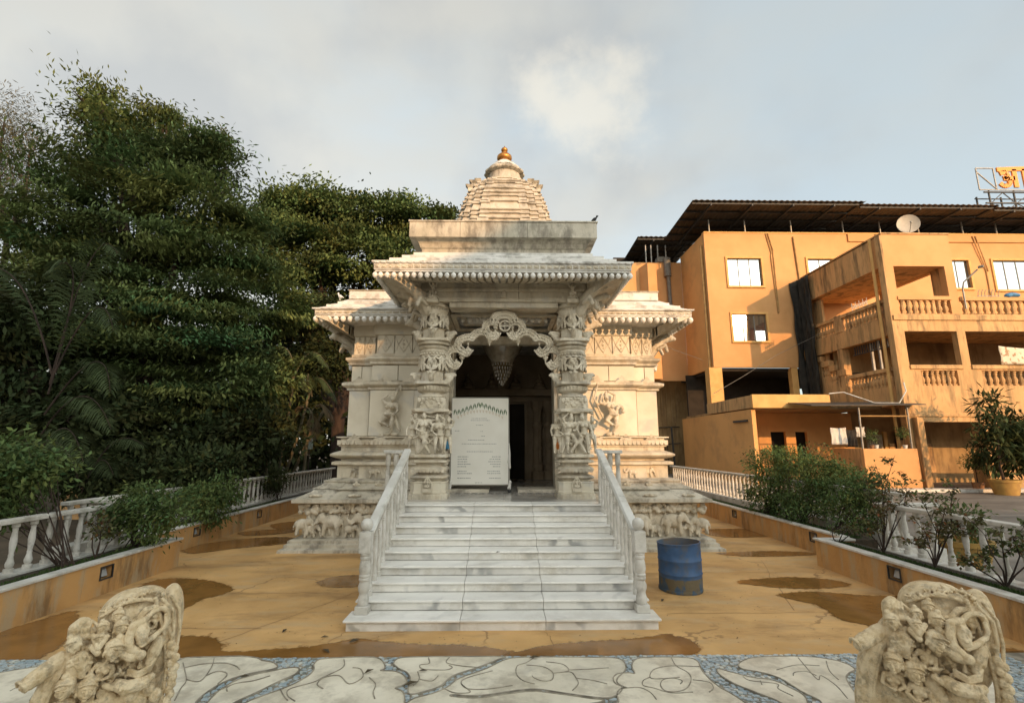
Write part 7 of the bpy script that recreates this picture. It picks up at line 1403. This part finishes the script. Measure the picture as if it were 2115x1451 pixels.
palm('slender cane palm clump in the dark beside the temple', (-8.0, 18.5, 0), [((-7.9, 18.5, 4.6), (-7.4, 18.4, 6.2), (-6.6, 18.3, 4.9)), ((-7.9, 18.5, 4.6), (-8.2, 18.4, 6.4), (-9.0, 18.3, 5.2)), ((-7.4, 18.5, 4.0), (-7.0, 18.4, 5.2), (-6.2, 18.3, 3.6)), ((-7.2, 18.5, 3.8), (-7.5, 18.4, 5.4), (-7.2, 18.1, 4.0))], 83, .55, .05,
     stems=[[(-8.6, 18.3, 0), (-8.5, 18.3, 2.8), (-8.3, 18.3, 4.8)], [(-8.3, 18.4, 0), (-8.0, 18.4, 2.6), (-7.9, 18.4, 4.6)], [(-8.2, 18.5, 0), (-7.6, 18.5, 2.4), (-7.3, 18.5, 4.0)], [(-8.1, 18.5, 0), (-7.3, 18.5, 2.0), (-6.7, 18.5, 3.4)], [(-8.9, 18.4, 0), (-9.0, 18.4, 3.4)]])
palm('dry brown drooping palm leaves beside the temple plinth', (-7.0, 18, 0), [((-7.0, 18, 3.2), (-6.6, 18, 3.9), (-6.1, 17.9, 2.8)), ((-7.0, 18, 3.2), (-7.4, 18, 3.8), (-7.7, 17.9, 2.6)), ((-7.0, 18, 3.0), (-6.9, 18, 3.4), (-6.8, 17.8, 2.2))], 84, .5, .04, 'leaf_dry', stems=[[(-7.2, 18.1, 0), (-7.0, 18, 3.2)]])
# garden signs
t = thing('signboard', 'dark wooden signboard with a small yellow picture in the garden shade', 'signboard', (-9.2, 18.5, 0))
MB().box(-9.4, -8.72, 18.5, 18.56, .75, 2.1).build('panel', M['dark'], t); pq = MB().box(-9.2, -8.85, 18.47, 18.498, 1.45, 2.0).build('picture', M['poster'], t)
for x in (-9.38, -8.76): MB().box(x - .04, x + .04, 18.5, 18.58, 0, .75).build('post', M['bark'], t)
sm_ = MB()
for j in range(2):
    for i in range(9): sm_.box(-9.3 + i * .055, -9.27 + i * .055, 18.485, 18.497, 1.2 - j * .07, 1.23 - j * .07)
sm_.build('lettering', M['print_grey'], t); MB().box(-9.3, -8.8, 18.48, 18.498, .84, .88).build('trim', M['print_grey'], t)
t = MB().box(-8.28, -8.0, 21, 21.03, 1.85, 2.3).build('notice_plate', M['notice'], base=(-8.1, 21, 1.85)); tag(t, 'pale green notice plate hung in the dark shrubs beside the temple', 'notice')
MB().box(-8.16, -8.12, 21.031, 21.06, 0, 2.2).build('stake', M['bark'], t)
for i, (x, w, lb) in enumerate(((-9.55, .5, 'beige garden panel nearest the round shrub behind the left balustrade'), (-10.2, .6, 'beige garden panel left of its framed twin behind the left balustrade'))):
    t = thing('garden_panel', lb, 'panel', (x, 12.2, 0)); MB().box(x - w / 2, x + w / 2, 12.2, 12.24, .3, 1.12).build('board', M['ystain'], t); MB().box(x - w / 2 - .04, x + w / 2 + .04, 12.19, 12.25, 1.121, 1.17).build('top_frame', M['pipe'], t)
    for q in (-1, 1): MB().box(x + q * w / 2 - .03, x + q * w / 2 + .03, 12.19, 12.25, 0, 1.12).build('side_frame', M['pipe'], t)
# potted plants by the building
def pot(label, x, y, r, h, cat='potted plant', m='pot', z=0):
    t = thing('potted_plant', label, cat, (x, y, z), 'potted plants by the buildings'); MB().lathe((x, y, z), [(r * .72, 0), (r * .78, h * .15), (r * .95, h * .8), (r, h * .82), (r * 1.03, h), (r * .92, h), (r * .88, h * .85)], 24).build('pot', M[m], t, smooth=True); return t
t = pot('tall dark leaved plant in a wide yellow pot', 20.8, 20.6, .52, .62)
limbs(t, [(20.8, 20.6, .5), (20.7, 20.6, 1.2), (20.9, 20.6, 2.0)], [(b[:3], 1) for b in B['POTTREE']], r0=.06, name='stem'); crown(t, B['POTTREE'], M['leaf_dark'], 2600, .42, .10, 91, .22, 9, .55, .5, (.3, 1.0), 'foliage', (.8, 1.7))
t = pot('small plant in a black pot at the right edge', 22.2, 20.6, .3, .5, m='net'); crown(t, [(22.2, 20.6, .85, .3)], M['leaf_dark'], 220, .25, .06, 92, .1, 8, .2, .7, (.2, 1), 'foliage')
t = pot('small bush in an earthen pot by the panelled door', 21.0, 22.0, .22, .4, m='terracotta'); crown(t, [(20.9, 22.0, 1.3, .4), (21.3, 22, 1.2, .3)], M['leaf_shrub'], 700, .14, .05, 93, .12, 8, .2, .7, (.2, 1), 'foliage'); limbs(t, [(21, 22, .3), (21, 22, 1.0)], [((20.8, 22, 1.3), None), ((21.3, 22, 1.3), None)], r0=.025, name='stem')
t = pot('young plant in a round planter behind the right balustrade', 7.75, 8.6, .42, .45, m='pot', z=0); crown(t, [(7.75, 8.6, .7, .36)], M['leaf_shrub'], 900, .10, .035, 94, .1, 8, .1, .8, (.2, 1.1), 'foliage')
for i, (x, lb) in enumerate(((17.0, 'small potted seedling at the left end of the yellow parapet'), (17.2, 'small white pot beside the seedling on the yellow parapet'), (18.55, 'small potted plant at the right end of the yellow parapet'))):
    t = pot(lb, x, 22.7, .10, .16, m='cloth_white' if i else 'terracotta', z=1.861)
    if i != 1: crown(t, [(x, 22.7, 2.4 + .1 * i, .26)], M['leaf_shrub'], 260, .10, .045, 95 + i, .08, 7, .1, .9, (.2, 1.1), 'foliage'); MB().tube([(x, 22.7, 2.0), (x + .03, 22.7, 2.35)], .012, 5).build('stem', M['bark'], t)

# blown grit and leaf crumbs on the courtyard floor
rs_g = np.random.default_rng(77); n_g = 700; gx_ = rs_g.uniform(-5.3, 5.2, n_g); gy_ = rs_g.uniform(5.25, 9.6, n_g); ok_ = ~((np.abs(gx_) < 1.85) & (gy_ > 5.8)); gx_, gy_ = gx_[ok_], gy_[ok_]
gt = thing('grit', None, None, (0, 7, 0), kind='stuff')
stuff(leaf_obj('floor_litter', leaf_arrays(rs_g, np.stack([gx_, gy_, np.full(len(gx_), .007)], 1), np.tile([0, 0, .02], (len(gx_), 1)) + rs_g.normal(0, 1, (len(gx_), 3)) * np.array([1, 1, .04]), .022, .012, 0, .05, .1), np.repeat(rs_g.uniform(.5, 2.0, (len(gx_), 1)), 3, 1), M['leaf_dry'], gt))
